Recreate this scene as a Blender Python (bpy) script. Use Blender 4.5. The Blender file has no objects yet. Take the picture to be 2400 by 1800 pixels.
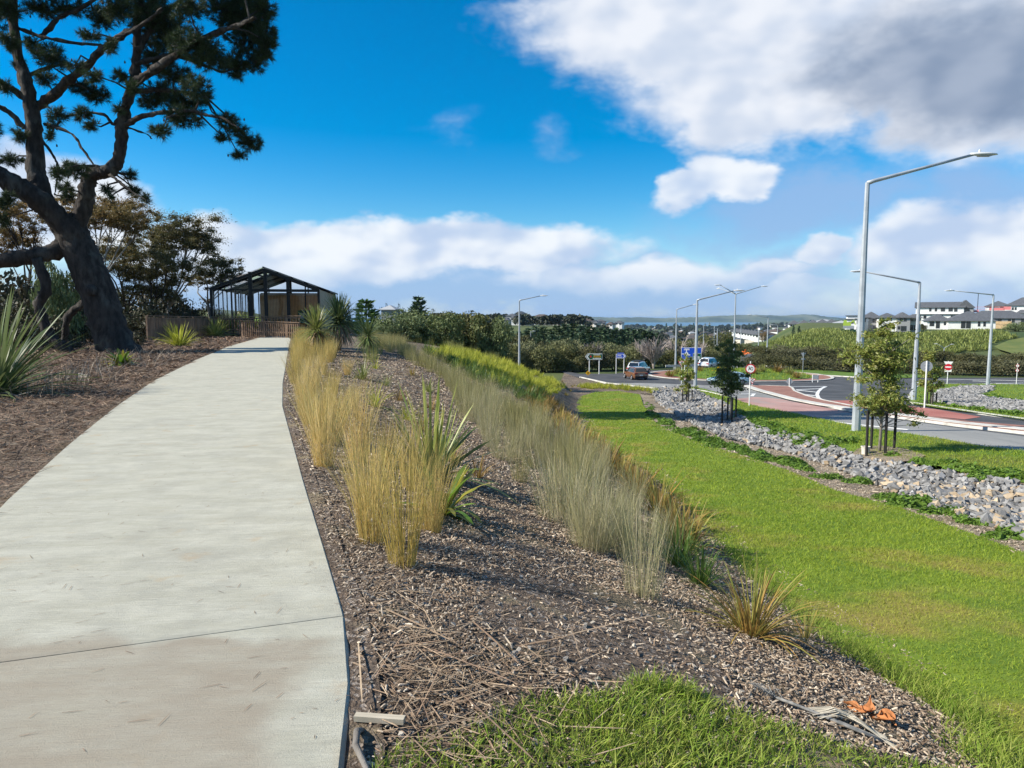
import bpy, math, random
import numpy as np
from mathutils import Vector, Matrix
from mathutils.geometry import delaunay_2d_cdt
random.seed(7); RNG = np.random.default_rng(7)
S = bpy.context.scene
COL = S.collection
R = math.radians

# ------------------------------------------------------------------ camera
CAM_H, FPX, PITCH = 1.6, 1640.0, R(5.4)
cam_d = bpy.data.cameras.new('camera'); cam = bpy.data.objects.new('camera', cam_d); COL.objects.link(cam)
cam.location = (0, 0, CAM_H); cam.rotation_euler = (R(90) - PITCH, 0, 0)
cam_d.sensor_width = 36.0; cam_d.lens = FPX / 2400 * 36.0
cam_d.clip_start = 0.05; cam_d.clip_end = 60000
S.camera = cam

# ------------------------------------------------------------------ sun, exposure
SUN_AZ, SUN_EL = R(-97), R(36.5)           # azimuth from +Y, clockwise; sun stands to the left
sun_dir = Vector((math.sin(SUN_AZ) * math.cos(SUN_EL), math.cos(SUN_AZ) * math.cos(SUN_EL), math.sin(SUN_EL)))
sd = bpy.data.lights.new('sun', 'SUN'); sd.energy = 5.0; sd.angle = R(0.53); sd.color = (1.0, 0.94, 0.83)
sun = bpy.data.objects.new('sun', sd); COL.objects.link(sun)
sun.rotation_euler = sun_dir.to_track_quat('Z', 'Y').to_euler(); sun.location = (-60, 20, 60)
S.view_settings.view_transform = 'Standard'; S.view_settings.look = 'None'
S.view_settings.exposure = 0.64; S.view_settings.gamma = 1.0
S.render.engine = 'CYCLES'
S.cycles.max_bounces = 6; S.cycles.diffuse_bounces = 3; S.cycles.glossy_bounces = 3
S.cycles.transmission_bounces = 6; S.cycles.transparent_max_bounces = 8; S.cycles.volume_bounces = 0
S.cycles.use_denoising = True
S.cycles.sample_clamp_indirect = 6.0

# ------------------------------------------------------------------ world: sky + cloud layers by direction
def px_dir(u, v):
    xc, zc = (u - 1200) / FPX, (900 - v) / FPX
    return np.array([xc, math.cos(PITCH) + zc * math.sin(PITCH), -math.sin(PITCH) + zc * math.cos(PITCH)])
def azel(u, v):
    d = px_dir(u, v); return math.atan2(d[0], d[1]), math.atan2(d[2], math.hypot(d[0], d[1]))

W = bpy.data.worlds.new('World'); S.world = W; W.use_nodes = True
nt = W.node_tree; nt.nodes.clear()
class NG:
    def __init__(s, t): s.t = t
    def n(s, ty, ins=None, **kw):
        nd = s.t.nodes.new(ty)
        for k, v in kw.items(): setattr(nd, k, v)
        for k, v in (ins or {}).items():
            if isinstance(v, bpy.types.NodeSocket): s.t.links.new(v, nd.inputs[k])
            else: nd.inputs[k].default_value = v
        return nd
    def m(s, op, a, b=0.0, c=0.0, clamp=False):
        nd = s.n('ShaderNodeMath', {0: a, 1: b, 2: c}, operation=op, use_clamp=clamp); return nd.outputs[0]
    def vm(s, op, a, b=(0, 0, 0), c=(0, 0, 0)):
        nd = s.n('ShaderNodeVectorMath', {0: a, 1: b, 2: c}, operation=op)
        return nd.outputs['Value'] if op in ('LENGTH', 'DOT_PRODUCT', 'DISTANCE') else nd.outputs[0]
    def mix(s, f, a, b, bt='MIX'):
        nd = s.n('ShaderNodeMix', data_type='RGBA', blend_type=bt)
        for i, v in ((0, f), (6, a), (7, b)):
            if isinstance(v, bpy.types.NodeSocket): s.t.links.new(v, nd.inputs[i])
            else: nd.inputs[i].default_value = v if i == 0 else ((*v, 1.0) if len(v) == 3 else v)
        return nd.outputs[2]
    def noise(s, vec, scale, detail=4.0, rough=0.55, dist=0.0, lac=2.0):
        nd = s.n('ShaderNodeTexNoise', {'Scale': scale, 'Detail': detail, 'Roughness': rough, 'Distortion': dist, 'Lacunarity': lac})
        if vec is not None: s.t.links.new(vec, nd.inputs['Vector'])
        return nd.outputs['Fac']
    def ramp(s, fac, lo, hi, a=0.0, b=1.0, smooth=True):
        nd = s.n('ShaderNodeMapRange', {0: fac, 1: lo, 2: hi, 3: a, 4: b}, interpolation_type='SMOOTHSTEP' if smooth else 'LINEAR', clamp=True)
        return nd.outputs[0]
g = NG(nt)
gen = g.n('ShaderNodeTexCoord').outputs['Generated']
sep = g.n('ShaderNodeSeparateXYZ', {0: gen})
az = g.m('ARCTAN2', sep.outputs[0], sep.outputs[1])
el = g.m('ARCSINE', g.m('MULTIPLY', sep.outputs[2], 1.0))
ae = g.n('ShaderNodeCombineXYZ', {0: az, 1: el}).outputs[0]
sky = g.n('ShaderNodeTexSky', sky_type='NISHITA', sun_disc=False, sun_elevation=SUN_EL, sun_rotation=SUN_AZ,
          altitude=60.0, air_density=1.0, dust_density=0.25, ozone_density=3.2).outputs[0]
sky = g.n('ShaderNodeHueSaturation', {'Saturation': 1.58, 'Value': 1.26, 'Hue': 0.497, 'Fac': 1.0, 'Color': sky}).outputs[0]
# warp
wv = g.vm('MULTIPLY', gen, (1, 1, 1.7))
wn = g.n('ShaderNodeTexNoise', {'Scale': 5.0, 'Detail': 5.0, 'Roughness': 0.62, 'Vector': wv}).outputs['Color']
warp = g.vm('MULTIPLY', g.vm('SUBTRACT', wn, (0.5, 0.5, 0.5)), (0.30, 0.17, 0.0))
aew = g.vm('ADD', ae, warp); aew2 = g.vm('ADD', ae, g.vm('MULTIPLY', warp, (.5, .5, 0)))
def blobs(lst, aew=aew):
    out = None
    for (u, v, ru, rv, w) in lst:
        a0, e0 = azel(u, v)
        k = math.cos(a0)
        ra = ru / FPX * k * k; re = rv / FPX * k
        q = g.vm('MULTIPLY_ADD', aew, (1 / ra, 1 / re, 0), (-a0 / ra, -e0 / re, 0))
        val = g.m('MULTIPLY', g.m('SUBTRACT', 1.0, g.vm('LENGTH', q)), w)
        out = val if out is None else g.m('MAXIMUM', out, val)
    return out
big = blobs([(2060, 60, 760, 250, 1.5), (1560, 40, 330, 150, 1.2), (1820, 250, 230, 140, 1.2), (2350, 210, 420, 180, 1.3)])
dark = blobs([(2330, 150, 560, 190, 1.3), (2080, 190, 300, 110, .9)])
puff = blobs([(1600, 432, 95, 46, 1.0), (1665, 408, 100, 52, 1.0), (1735, 425, 95, 42, 1.0), (1480, 640, 420, 55, .65), (1750, 640, 260, 36, .6), (2300, 600, 370, 130, 1.4), (1950, 595, 80, 45, 1.0), (60, 480, 330, 130, 1.3), (520, 590, 300, 100, 1.2),
              (-400, 420, 500, 200, 1.2), (1960, 690, 240, 42, 1.0), (2250, 695, 260, 40, .9), (760, 588, 480, 78, 1.2), (1180, 578, 380, 62, 1.0)], aew2)
thin = blobs([(1870, 490, 380, 120, 1.2), (1150, 660, 800, 120, 1.8), (700, 680, 700, 120, 1.8), (1600, 670, 700, 110, 1.3), (2300, 520, 420, 200, 1.1), (2300, 690, 500, 90, 1.2), (1050, 310, 70, 40, .4), (1330, 330, 70, 40, .4)])
fine = g.noise(wv, 7.0, 6.0, 0.55)
fine2 = g.noise(g.vm('ADD', wv, tuple(0.035 * c for c in sun_dir)), 7.0, 3.0, 0.5)
fb = g.m('MULTIPLY_ADD', g.m('SUBTRACT', fine, 0.5), 1.2, 0.0)
# generic clouds for the rest of the sky
outside = g.m('MAXIMUM', g.ramp(g.m('ABSOLUTE', az), R(46), R(60)), g.ramp(el, R(29), R(40)))
gen_n = g.m('MULTIPLY', g.m('SUBTRACT', g.noise(wv, 2.6, 5.0, 0.58), 0.50), 2.2)
gen_d = g.m('MULTIPLY_ADD', g.m('SUBTRACT', outside, 1.0), 3.0, gen_n)
d_big = g.ramp(g.m('ADD', big, g.m('MULTIPLY', fb, 0.8)), -0.1, 0.6)
d_puff = g.m('MULTIPLY', g.ramp(g.m('ADD', puff, g.m('MULTIPLY', fb, 0.95)), 0.0, 0.42), g.ramp(el, R(1.2), R(4.6), .25, .95))
d_thin = g.m('MULTIPLY', g.ramp(g.m('ADD', thin, g.m('MULTIPLY', fb, 0.5)), -0.1, 0.9), 0.85)
d_gen = g.ramp(gen_d, 0.0, 0.4)
# shading of each layer (cloud tops towards the sun white, thick undersides grey)
lit = g.ramp(g.m('SUBTRACT', g.noise(wv, 7.0, 3.0, 0.5), fine2), -0.14, 0.12)
thick = g.ramp(g.m('MULTIPLY_ADD', g.m('SUBTRACT', g.noise(wv, 4.0, 4.0), 0.5), 0.9, dark), -0.1, 0.95)
c_big = g.mix(thick, g.mix(lit, (5.0, 5.7, 6.9), (7.0, 7.3, 7.9)), g.mix(lit, (2.0, 2.65, 3.8), (3.1, 3.7, 4.8)))
c_puff = g.mix(lit, (4.3, 5.3, 7.0), (7.5, 7.8, 8.2))
c_thin = (2.6, 4.1, 6.6)
haze_h = g.ramp(el, R(-1), R(8), 0.5, 0.0)
sk = g.mix(haze_h, sky, (3.3, 5.0, 7.9))
sk = g.mix(d_thin, sk, c_thin)
sk = g.mix(d_gen, sk, g.mix(lit, (5.2, 5.6, 6.6), (7.6, 7.7, 8.0)))
sk = g.mix(d_puff, sk, c_puff)
sk = g.mix(d_big, sk, c_big)
bg = g.n('ShaderNodeBackground', {'Color': sk, 'Strength': 0.08})
wo = g.n('ShaderNodeOutputWorld', {'Surface': bg.outputs[0]})

# ------------------------------------------------------------------ helpers: pixels, materials, meshes
def at(u, v, D):
    d = px_dir(u, v); k = D / d[1]; return np.array([d[0] * k, D, CAM_H + d[2] * k])
def lin(h):
    h = h.lstrip('#'); c = [int(h[i:i + 2], 16) / 255 for i in (0, 2, 4)]
    return tuple(x / 12.92 if x <= .04045 else ((x + .055) / 1.055) ** 2.4 for x in c)

MATS = {}
def mat(name, c1, c2=None, scale=4.0, rough=0.85, bump=0.0, bscale=40.0, island=0.0, trans=0.0, metal=0.0, detail=6.0, c3=None, s3=0.7, coord='Object', spec=0.3, stretch=None, lo=.35, hi=.65, islc=None, coat=0.0, islp=1.0, objvar=0.0, bdist=.02):
    if name in MATS: return MATS[name]
    m = bpy.data.materials.new(name); m.use_nodes = True; t = m.node_tree; t.nodes.clear(); q = NG(t)
    out = q.n('ShaderNodeOutputMaterial')
    co = q.n('ShaderNodeTexCoord').outputs[coord] if coord != 'World' else q.n('ShaderNodeNewGeometry').outputs['Position']
    if stretch: co = q.vm('MULTIPLY', co, stretch)
    col = None
    if c2 is not None:
        f = q.ramp(q.noise(co, scale, detail, 0.6), lo, hi)
        col = q.mix(f, c1, c2)
    else: col = q.mix(0.0, c1, c1)
    if c3 is not None:
        f = q.ramp(q.noise(q.vm('ADD', co, (17.3, 5.1, 2.2)), s3, 5.0, 0.6), .5, .68); col = q.mix(f, col, c3)
    if island or islc is not None:
        rnd = q.n('ShaderNodeNewGeometry').outputs['Random Per Island']
        if islc is not None: col = q.mix(q.m('POWER', rnd, islp), col, islc)
        if island:
            f2 = q.m('FRACT', q.m('MULTIPLY', rnd, 7.31))
            k = q.m('MULTIPLY_ADD', f2, island, 1.0 - island * 0.5)
            col = q.mix(1.0, col, q.n('ShaderNodeCombineColor', {0: k, 1: k, 2: k}).outputs[0], 'MULTIPLY')
    if objvar:
        k = q.m('MULTIPLY_ADD', q.n('ShaderNodeObjectInfo').outputs['Random'], objvar, 1.0 - objvar * .5)
        col = q.mix(1.0, col, q.n('ShaderNodeCombineColor', {0: k, 1: k, 2: q.m('MULTIPLY', k, k)}).outputs[0], 'MULTIPLY')
    b = q.n('ShaderNodeBsdfPrincipled', {'Base Color': col, 'Roughness': rough, 'Metallic': metal, 'Specular IOR Level': spec, 'Coat Weight': coat})
    if bump:
        bn = q.n('ShaderNodeBump', {'Strength': bump, 'Distance': bdist, 'Height': q.noise(co, bscale, 6.0, 0.65)})
        t.links.new(bn.outputs[0], b.inputs['Normal'])
    sh = b.outputs[0]
    if trans:
        tr = q.n('ShaderNodeBsdfTranslucent', {'Color': col})
        sh = q.n('ShaderNodeMixShader', {0: trans, 1: sh, 2: tr.outputs[0]}).outputs[0]
    t.links.new(sh, out.inputs['Surface'])
    MATS[name] = m; return m
def plain(name, c, rough=0.6, metal=0.0, **k): return mat(name, c, None, rough=rough, metal=metal, **k)
def glass(name, c=(.02, .03, .04), alpha=.35, rough=0.03):
    if name in MATS: return MATS[name]
    m = bpy.data.materials.new(name); m.use_nodes = True; t = m.node_tree; t.nodes.clear(); q = NG(t)
    gl = q.n('ShaderNodeBsdfGlossy', {'Color': (.9, .95, 1, 1), 'Roughness': rough})
    tr = q.n('ShaderNodeBsdfTransparent', {'Color': (*[1 - alpha + alpha * x for x in c], 1)})
    fr = q.n('ShaderNodeFresnel', {'IOR': 1.5}).outputs[0]
    sh = q.n('ShaderNodeMixShader', {0: q.m('MULTIPLY_ADD', fr, 0.6, 0.0), 1: tr.outputs[0], 2: gl.outputs[0]})
    t.links.new(sh.outputs[0], q.n('ShaderNodeOutputMaterial').inputs['Surface'])
    MATS[name] = m; return m

class MB:
    """collects vertices and faces of one mesh"""
    def __init__(s): s.v = []; s.f = []; s.nv = 0; s.mi = []; s.cur = 0
    def add(s, v, f):
        v = np.asarray(v, float).reshape(-1, 3); o = s.nv
        s.v.append(v); s.f.extend([tuple(i + o for i in q) for q in f]); s.mi.extend([s.cur] * len(f)); s.nv += len(v); return s
    def box(s, c, size, rz=0.0, M=None):
        x, y, z = [k / 2 for k in size]
        v = np.array([(sx * x, sy * y, sz * z) for sz in (-1, 1) for sy in (-1, 1) for sx in (-1, 1)], float)
        if M is not None: v = v @ np.array(M).T
        elif rz: ca, sa = math.cos(rz), math.sin(rz); v = np.c_[v[:, 0] * ca - v[:, 1] * sa, v[:, 0] * sa + v[:, 1] * ca, v[:, 2]]
        return s.add(v + np.asarray(c), [(0, 2, 3, 1), (4, 5, 7, 6), (0, 1, 5, 4), (2, 6, 7, 3), (0, 4, 6, 2), (1, 3, 7, 5)])
    def bar(s, a, b, w, h=None, up=(0, 0, 1)):
        a = np.asarray(a, float); b = np.asarray(b, float); d = b - a; L = np.linalg.norm(d); d /= L
        up = np.asarray(up, float)
        if abs(d @ up) > .98: up = np.array([1., 0, 0])
        r = np.cross(d, up); r /= np.linalg.norm(r); n = np.cross(r, d)
        return s.box((a + b) / 2, (w, L, h or w), M=np.c_[r, d, n])
    def tube(s, pts, rad, n=8, cap=True):
        pts = np.asarray(pts, float); k = len(pts); rad = np.broadcast_to(np.asarray(rad, float), (k,))
        tan = np.gradient(pts, axis=0); tan /= (np.linalg.norm(tan, axis=1)[:, None] + 1e-9)
        ref = np.array([0, 0, 1.]) if abs(tan[0][2]) < .9 else np.array([1., 0, 0])
        rr = np.cross(tan[0], ref); rr /= np.linalg.norm(rr); vs = []
        a = np.arange(n) * 2 * math.pi / n
        for i in range(k):
            rr = rr - tan[i] * (rr @ tan[i]); rr /= (np.linalg.norm(rr) + 1e-9); bb = np.cross(tan[i], rr)
            vs.append(pts[i] + rad[i] * (np.cos(a)[:, None] * rr + np.sin(a)[:, None] * bb))
        f = [(i * n + j, i * n + (j + 1) % n, (i + 1) * n + (j + 1) % n, (i + 1) * n + j) for i in range(k - 1) for j in range(n)]
        if cap: f += [tuple(range(n))[::-1], tuple((k - 1) * n + j for j in range(n))]
        return s.add(np.concatenate(vs), f)
    def prism(s, poly, y0, y1, M=None, off=(0, 0, 0)):
        """poly in xz, extruded along y"""
        n = len(poly); v = np.array([(p[0], y, p[1]) for y in (y0, y1) for p in poly], float)
        if M is not None: v = v @ np.array(M).T
        return s.add(v + np.asarray(off), [tuple(range(n)), tuple(range(2 * n - 1, n - 1, -1))] + [((i + 1) % n, i, n + i, n + (i + 1) % n) for i in range(n)])
    def lathe(s, prof, c=(0, 0, 0), n=12):
        a = np.arange(n) * 2 * math.pi / n; v = np.concatenate([np.c_[r * np.cos(a), r * np.sin(a), np.full(n, z)] for r, z in prof]); k = len(prof)
        f = [(i * n + j, i * n + (j + 1) % n, (i + 1) * n + (j + 1) % n, (i + 1) * n + j) for i in range(k - 1) for j in range(n)] + [tuple(range(n))[::-1], tuple((k - 1) * n + j for j in range(n))]
        return s.add(v + np.asarray(c), f)
    def mesh(s, name):
        me = bpy.data.meshes.new(name); me.from_pydata(np.concatenate(s.v).tolist() if s.v else [], [], s.f)
        me.update(); return me
    def build(s, name, m=None, parent=None, smooth=False, kind=None, mats=None):
        return obj(name, s.mesh(name), m, parent, smooth, kind, mats, s.mi if mats else None)

def obj(name, me, m=None, parent=None, smooth=False, kind=None, mats=None, mi=None):
    for q in (mats or ([m] if m else [])): me.materials.append(q)
    if mi: me.polygons.foreach_set('material_index', mi)
    me.polygons.foreach_set('use_smooth', [bool(smooth)] * len(me.polygons))
    o = bpy.data.objects.new(name, me); COL.objects.link(o)
    if parent: o.parent = parent
    if kind: o['kind'] = kind
    return o
def tri_mesh(name, V, F):
    """fast mesh from numpy arrays, all faces same size"""
    V = np.ascontiguousarray(V, np.float32); F = np.ascontiguousarray(F, np.int32); k = F.shape[1]
    me = bpy.data.meshes.new(name); me.vertices.add(len(V)); me.vertices.foreach_set('co', V.ravel())
    me.loops.add(F.size); me.loops.foreach_set('vertex_index', F.ravel()); me.polygons.add(len(F))
    me.polygons.foreach_set('loop_start', np.arange(0, F.size, k, dtype=np.int32))
    me.polygons.foreach_set('loop_total', np.full(len(F), k, np.int32)); me.update(calc_edges=True); me.polygons.foreach_set('use_smooth', [False] * len(F)); return me
def empty(name, loc=(0, 0, 0), rz=0.0):
    o = bpy.data.objects.new(name, None); o.empty_display_size = .2; COL.objects.link(o); o.location = tuple(loc); o.rotation_euler = (0, 0, rz); return o
def tag(o, label, cat, group=None, kind=None):
    if label: o['label'] = label
    if cat: o['category'] = cat
    if group: o['group'] = group
    if kind: o['kind'] = kind
    return o
def dup(root, loc=None, rz=None, sc=None, label=None):
    def rec(o, p):
        c = o.copy(); COL.objects.link(c)
        if p: c.parent = p
        for ch in o.children: rec(ch, c)
        return c
    c = rec(root, None)
    if loc is not None: c.location = tuple(loc)
    if rz is not None: c.rotation_euler = (0, 0, rz)
    if sc is not None: c.scale = (sc, sc, sc) if np.isscalar(sc) else tuple(sc)
    if label: c['label'] = label
    return c
def sstep(a, b, x):
    t = np.clip((x - a) / (b - a), 0, 1); return t * t * (3 - 2 * t)
# ------------------------------------------------------------------ terrain height
ZY = np.array([-30, -5, 0, 2, 4, 8, 12, 17, 25, 38, 53, 67, 86, 120, 160, 250, 400, 1500, 4700, 9500.])
ZZ = np.array([-.1, -.2, -.35, -.6, -.9, -1.5, -2.0, -2.35, -2.7, -3.6, -4.7, -5.5, -6.0, -6.4, -7.4, -13, -19, -32, -51, -70.])
_ly = np.linspace(-30, 9500, 60000); _lz = np.interp(_ly, ZY, ZZ)
_k = np.hanning(41); _k /= _k.sum()
_fy = np.linspace(-30, 170, 2001); _fz = np.convolve(np.pad(np.interp(_fy, ZY, ZZ), 20, mode='edge'), _k, 'valid')
def zr(y): return np.where(y < 165, np.interp(y, _fy, _fz), np.interp(y, ZY, ZZ))
def corridor_hit(u, v):
    d = px_dir(u, v); y = np.linspace(1.5, 400, 40000); k = y / d[1]; f = CAM_H + d[2] * k - zr(y); i = int(np.argmax(f < 0)); return d[0] * k[i], y[i]
def plane_hit(u, v, z=0.0):
    d = px_dir(u, v); k = (z - CAM_H) / d[2]; return d[0] * k, d[1] * k
# right edge of the footpath (on z = 0) and left edge of the lawn strip
PR_PX = [(826, 1800), (824, 1500), (806, 1432), (760, 1280), (716, 1139), (684, 1025), (664, 955), (664, 900), (672, 850), (678, 810), (682, 795)]
PATH_R = [plane_hit(*p) for p in PR_PX]
XP = np.array([(-.5, -6.), (-.6, 0.)] + PATH_R + [(-26, 80.), (-45, 105), (-62, 130), (-90, 200), (-300, 1000)])
XP = XP[np.argsort(XP[:, 1])]
LL_PX = [(2300, 1714), (2007, 1541), (1779, 1367), (1649, 1226), (1519, 1107), (1389, 1031), (1349, 960), (1352, 925)]
LAWN_L = [corridor_hit(*p) for p in LL_PX]
XL = np.array([(2.6, -6.), (2.8, 1.)] + LAWN_L + [(4.8, 64.), (4.6, 70), (1.5, 80), (-6, 92), (-20, 108), (-32, 130), (-60, 200), (-200, 1000)])
XL = XL[np.argsort(XL[:, 1])]
CH_PX = [(2600, 1215), (2400, 1172), (2150, 1112), (1950, 1066), (1800, 1026), (1690, 985), (1610, 950), (1560, 925)]
CHAN = np.array([corridor_hit(*p) for p in CH_PX]); CHAN = CHAN[np.argsort(CHAN[:, 1])]
def ground(x, y):
    x = np.asarray(x, float); y = np.asarray(y, float)
    xp = np.interp(y, XP[:, 1], XP[:, 0]); xl = np.interp(y, XL[:, 1], XL[:, 0])
    t = np.clip((x - xp - 0.15) / np.maximum(xl - xp - 0.15, 0.5), 0, 1); s = t ** (1.25 + 1.45 * sstep(6, 40, y))
    zc = zr(y)
    xc = np.interp(y, CHAN[:, 1], CHAN[:, 0]); w = np.clip((y - 3) / 6, 0, 1) * np.clip((58 - y) / 6, 0, 1)
    zc = zc - .33 * w * np.exp(-((x - xc) / 1.5) ** 2)
    rr = x / np.maximum(y, 1)
    # hill with houses on the right
    wh = sstep(.31, .42, rr) * sstep(108, 182, y); top = -2.2 + np.clip((y - 205) * .03, 0, 1.8) - np.clip((y - 330) * .035, 0, 26)
    zc = zc * (1 - wh) + top * wh
    # ridge with houses in the middle distance, left
    wr = sstep(.17, .09, rr) * sstep(250, 400, y) * sstep(2200, 900, y); zc = zc * (1 - wr) + (-3.5) * wr
    zp = 2.4 * sstep(85, 125, y) + np.clip((y - 125) * .02, 0, 2.0)
    zp = np.where(y < 250, zp, np.maximum(zp - (y - 250) * .02, zc))
    z = zp * (1 - s) + zc * s
    return z
def hit(u, v, lift=0.0, y0=1.6, y1=420):
    d = px_dir(u, v); y = np.geomspace(y0, y1, 6000); k = y / d[1]
    f = CAM_H + d[2] * k - ground(d[0] * k, y) - lift
    i = int(np.argmax(f < 0))
    if f[i] >= 0: i = len(y) - 1
    a, b = y[max(i - 1, 0)], y[i]; fa, fb_ = f[max(i - 1, 0)], f[i]; yy = a + (b - a) * (fa / (fa - fb_ + 1e-12)) if i else b
    kk = yy / d[1]; return np.array([d[0] * kk, yy, CAM_H + d[2] * kk])
def gz(x, y): return float(ground(x, y))

def dense(poly, step=14.0, closed=True):
    out = []; n = len(poly)
    for i in range(n if closed else n - 1):
        a = np.array(poly[i], float); b = np.array(poly[(i + 1) % n], float); k = max(1, int(np.linalg.norm(b - a) / step))
        for j in range(k): out.append(a + (b - a) * j / k)
    if not closed: out.append(np.array(poly[-1], float))
    return out
def px_poly(poly, step=14.0, closed=True):
    return np.array([hit(*p)[:2] for p in dense(poly, step, closed)])
def inside(P, poly):
    x, y = P[:, 0], P[:, 1]; c = np.zeros(len(P), bool); j = len(poly) - 1
    for i in range(len(poly)):
        xi, yi = poly[i]; xj, yj = poly[j]
        if yi != yj: c ^= ((yi > y) != (yj > y)) & (x < (xj - xi) * (y - yi) / (yj - yi) + xi)
        j = i
    return c
_rad = np.concatenate([[0.0001], np.geomspace(.5, 9400, 300)])
_ang = np.concatenate([np.arange(-180, -52, 6), np.arange(-52, 52, .45), np.arange(52, 180, 6)]) * math.pi / 180
PG = np.array([(r * math.sin(a), r * math.cos(a)) for r in _rad[1:] for a in _ang])
def zone_mesh(name, xy, lift, bumps=0.0, seed=0, every=1):
    lo, hi = xy.min(0), xy.max(0)
    c = PG[(PG[:, 0] > lo[0]) & (PG[:, 0] < hi[0]) & (PG[:, 1] > lo[1]) & (PG[:, 1] < hi[1])]
    c = c[inside(c, xy)][::every] if len(c) else c
    n = len(xy); vs = [Vector(p) for p in xy] + [Vector(p) for p in c]
    r = delaunay_2d_cdt(vs, [], [list(range(n))], 1, 1e-5)
    V = np.array([(p.x, p.y) for p in r[0]]); z = ground(V[:, 0], V[:, 1]) + lift
    if bumps:
        z = z + bumps * (np.sin(V[:, 0] * 5.1 + seed) * np.sin(V[:, 1] * 4.3 + seed * 2) + .6 * np.sin(V[:, 0] * 13 + 1) * np.sin(V[:, 1] * 11.3))
    F = np.array([f for f in r[2] if len(f) == 3]); A = V[F]
    fl = np.cross(A[:, 1] - A[:, 0], A[:, 2] - A[:, 0]) < 0; F[fl] = F[fl][:, ::-1]
    return tri_mesh(name, np.c_[V, z], F)
def zone(name, pix, lift, m, step=14.0, xy=None, kind='structure', parent=None, bumps=0.0, seed=0):
    xy = px_poly(pix, step) if xy is None else np.asarray(xy, float)
    o = obj(name, zone_mesh(name, xy, lift, bumps, seed), m, parent, smooth=True, kind=kind); return o, xy
def scatter(xy, n0, decay=12.0, ymax=1e9, seed=1, dmin=0.0):
    """random points in a ground polygon; density n0 per m2 near the camera, falling with distance"""
    rg = np.random.default_rng(seed); lo, hi = xy.min(0), xy.max(0); out = []
    ys = np.arange(max(lo[1], 0.5), min(hi[1], ymax), 1.0)
    for y in ys:
        D = max(y + .5, 1); dens = n0 / (1 + (D / decay) ** 2)
        n = rg.poisson(dens * (hi[0] - lo[0])); p = np.c_[rg.uniform(lo[0], hi[0], n), rg.uniform(y, min(y + 1, hi[1]), n)]; out.append(p)
    P = np.concatenate(out) if out else np.zeros((0, 2)); P = P[inside(P, xy)]
    return P[np.abs(P[:, 0]) < P[:, 1] * .95 + 1.5]

# ------------------------------------------------------------------ the ground sheet, sea, far hills
m_land = mat('land', (.045, .075, .018), (.10, .115, .035), scale=.02, rough=.95, coord='World', c3=(.07, .06, .035), s3=.006, detail=9)
na = len(_ang); V = np.array([(r * math.sin(a), r * math.cos(a)) for r in _rad for a in _ang]); V = np.c_[V, ground(V[:, 0], V[:, 1]) - .07 - .0006 * np.hypot(V[:, 0], V[:, 1]).clip(0, 200)]
I = np.arange(len(_rad) - 1)[:, None] * na; J = np.arange(na)[None, :]; J2 = (J + 1) % na
F = np.stack([I + J, I + na + J, I + na + J2, I + J2], -1).reshape(-1, 4)[:, ::-1]
gnd = obj('ground', tri_mesh('ground', V, F), m_land, smooth=True, kind='structure')
mb = MB(); mb.add([(-30000, 3500, -50), (30000, 3500, -50), (30000, 45000, -50), (-30000, 45000, -50)], [(0, 1, 2, 3)])
m_sea = mat('sea_water', (.012, .10, .19), (.02, .14, .25), scale=.004, rough=.35, coord='World', bump=.3, bscale=.02)
mb.build('sea', m_sea, kind='structure')
def far_ridge(name, px, D, m, base=-56, depth=900):
    t = dense(px, 6, closed=False); rg = np.random.default_rng(3); mbv = []; n = len(t)
    top = [at(u, v, D) + (0, 0, rg.normal(0, D * .00022)) for u, v in t]
    rows = []
    for fz, fy in ((0, -.55), (.45, -.3), (.82, -.1), (1, 0), (.8, .35), (0, 1.0)):
        rows.append(np.array([(p[0] * (1 + fy * depth / D), p[1] + fy * depth, base + (p[2] - base) * fz * (1 if fz in (0, 1) else 1 + .12 * math.sin(i * .7 + fz * 9))) for i, p in enumerate(top)]))
    V = np.concatenate(rows); I = np.arange(len(rows) - 1)[:, None] * n; J = np.arange(n - 1)[None]
    F = np.stack([I + J, I + J + 1, I + n + J + 1, I + n + J], -1).reshape(-1, 4)
    return obj(name, tri_mesh(name, V, F), m, smooth=True, kind='structure')
m_far = mat('far_land', (.035, .055, .03), (.10, .12, .06), scale=.004, rough=.95, coord='World', c3=(.16, .17, .10), s3=.0015, detail=8, stretch=(1, 1, 4))
far_ridge('far_hills', [(900, 748), (1180, 746), (1370, 744), (1400, 743), (1430, 744), (1500, 743.5), (1560, 746), (1590, 744), (1640, 743), (1665, 741), (1700, 740), (1730, 738), (1780, 738), (1810, 739), (1830, 740), (1880, 736.5), (1910, 738), (1945, 743), (1980, 746), (2060, 748), (2600, 747), (3000, 746)], 8400, m_far)
far_ridge('near_headland', [(1855, 760), (1880, 757), (1900, 753), (1940, 751), (1990, 749), (2080, 747), (2200, 745), (2600, 742), (3000, 742)], 2900, m_far, base=-52, depth=500)
W.cycles.sampling_method = 'MANUAL'; W.cycles.sample_map_resolution = 512
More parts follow.
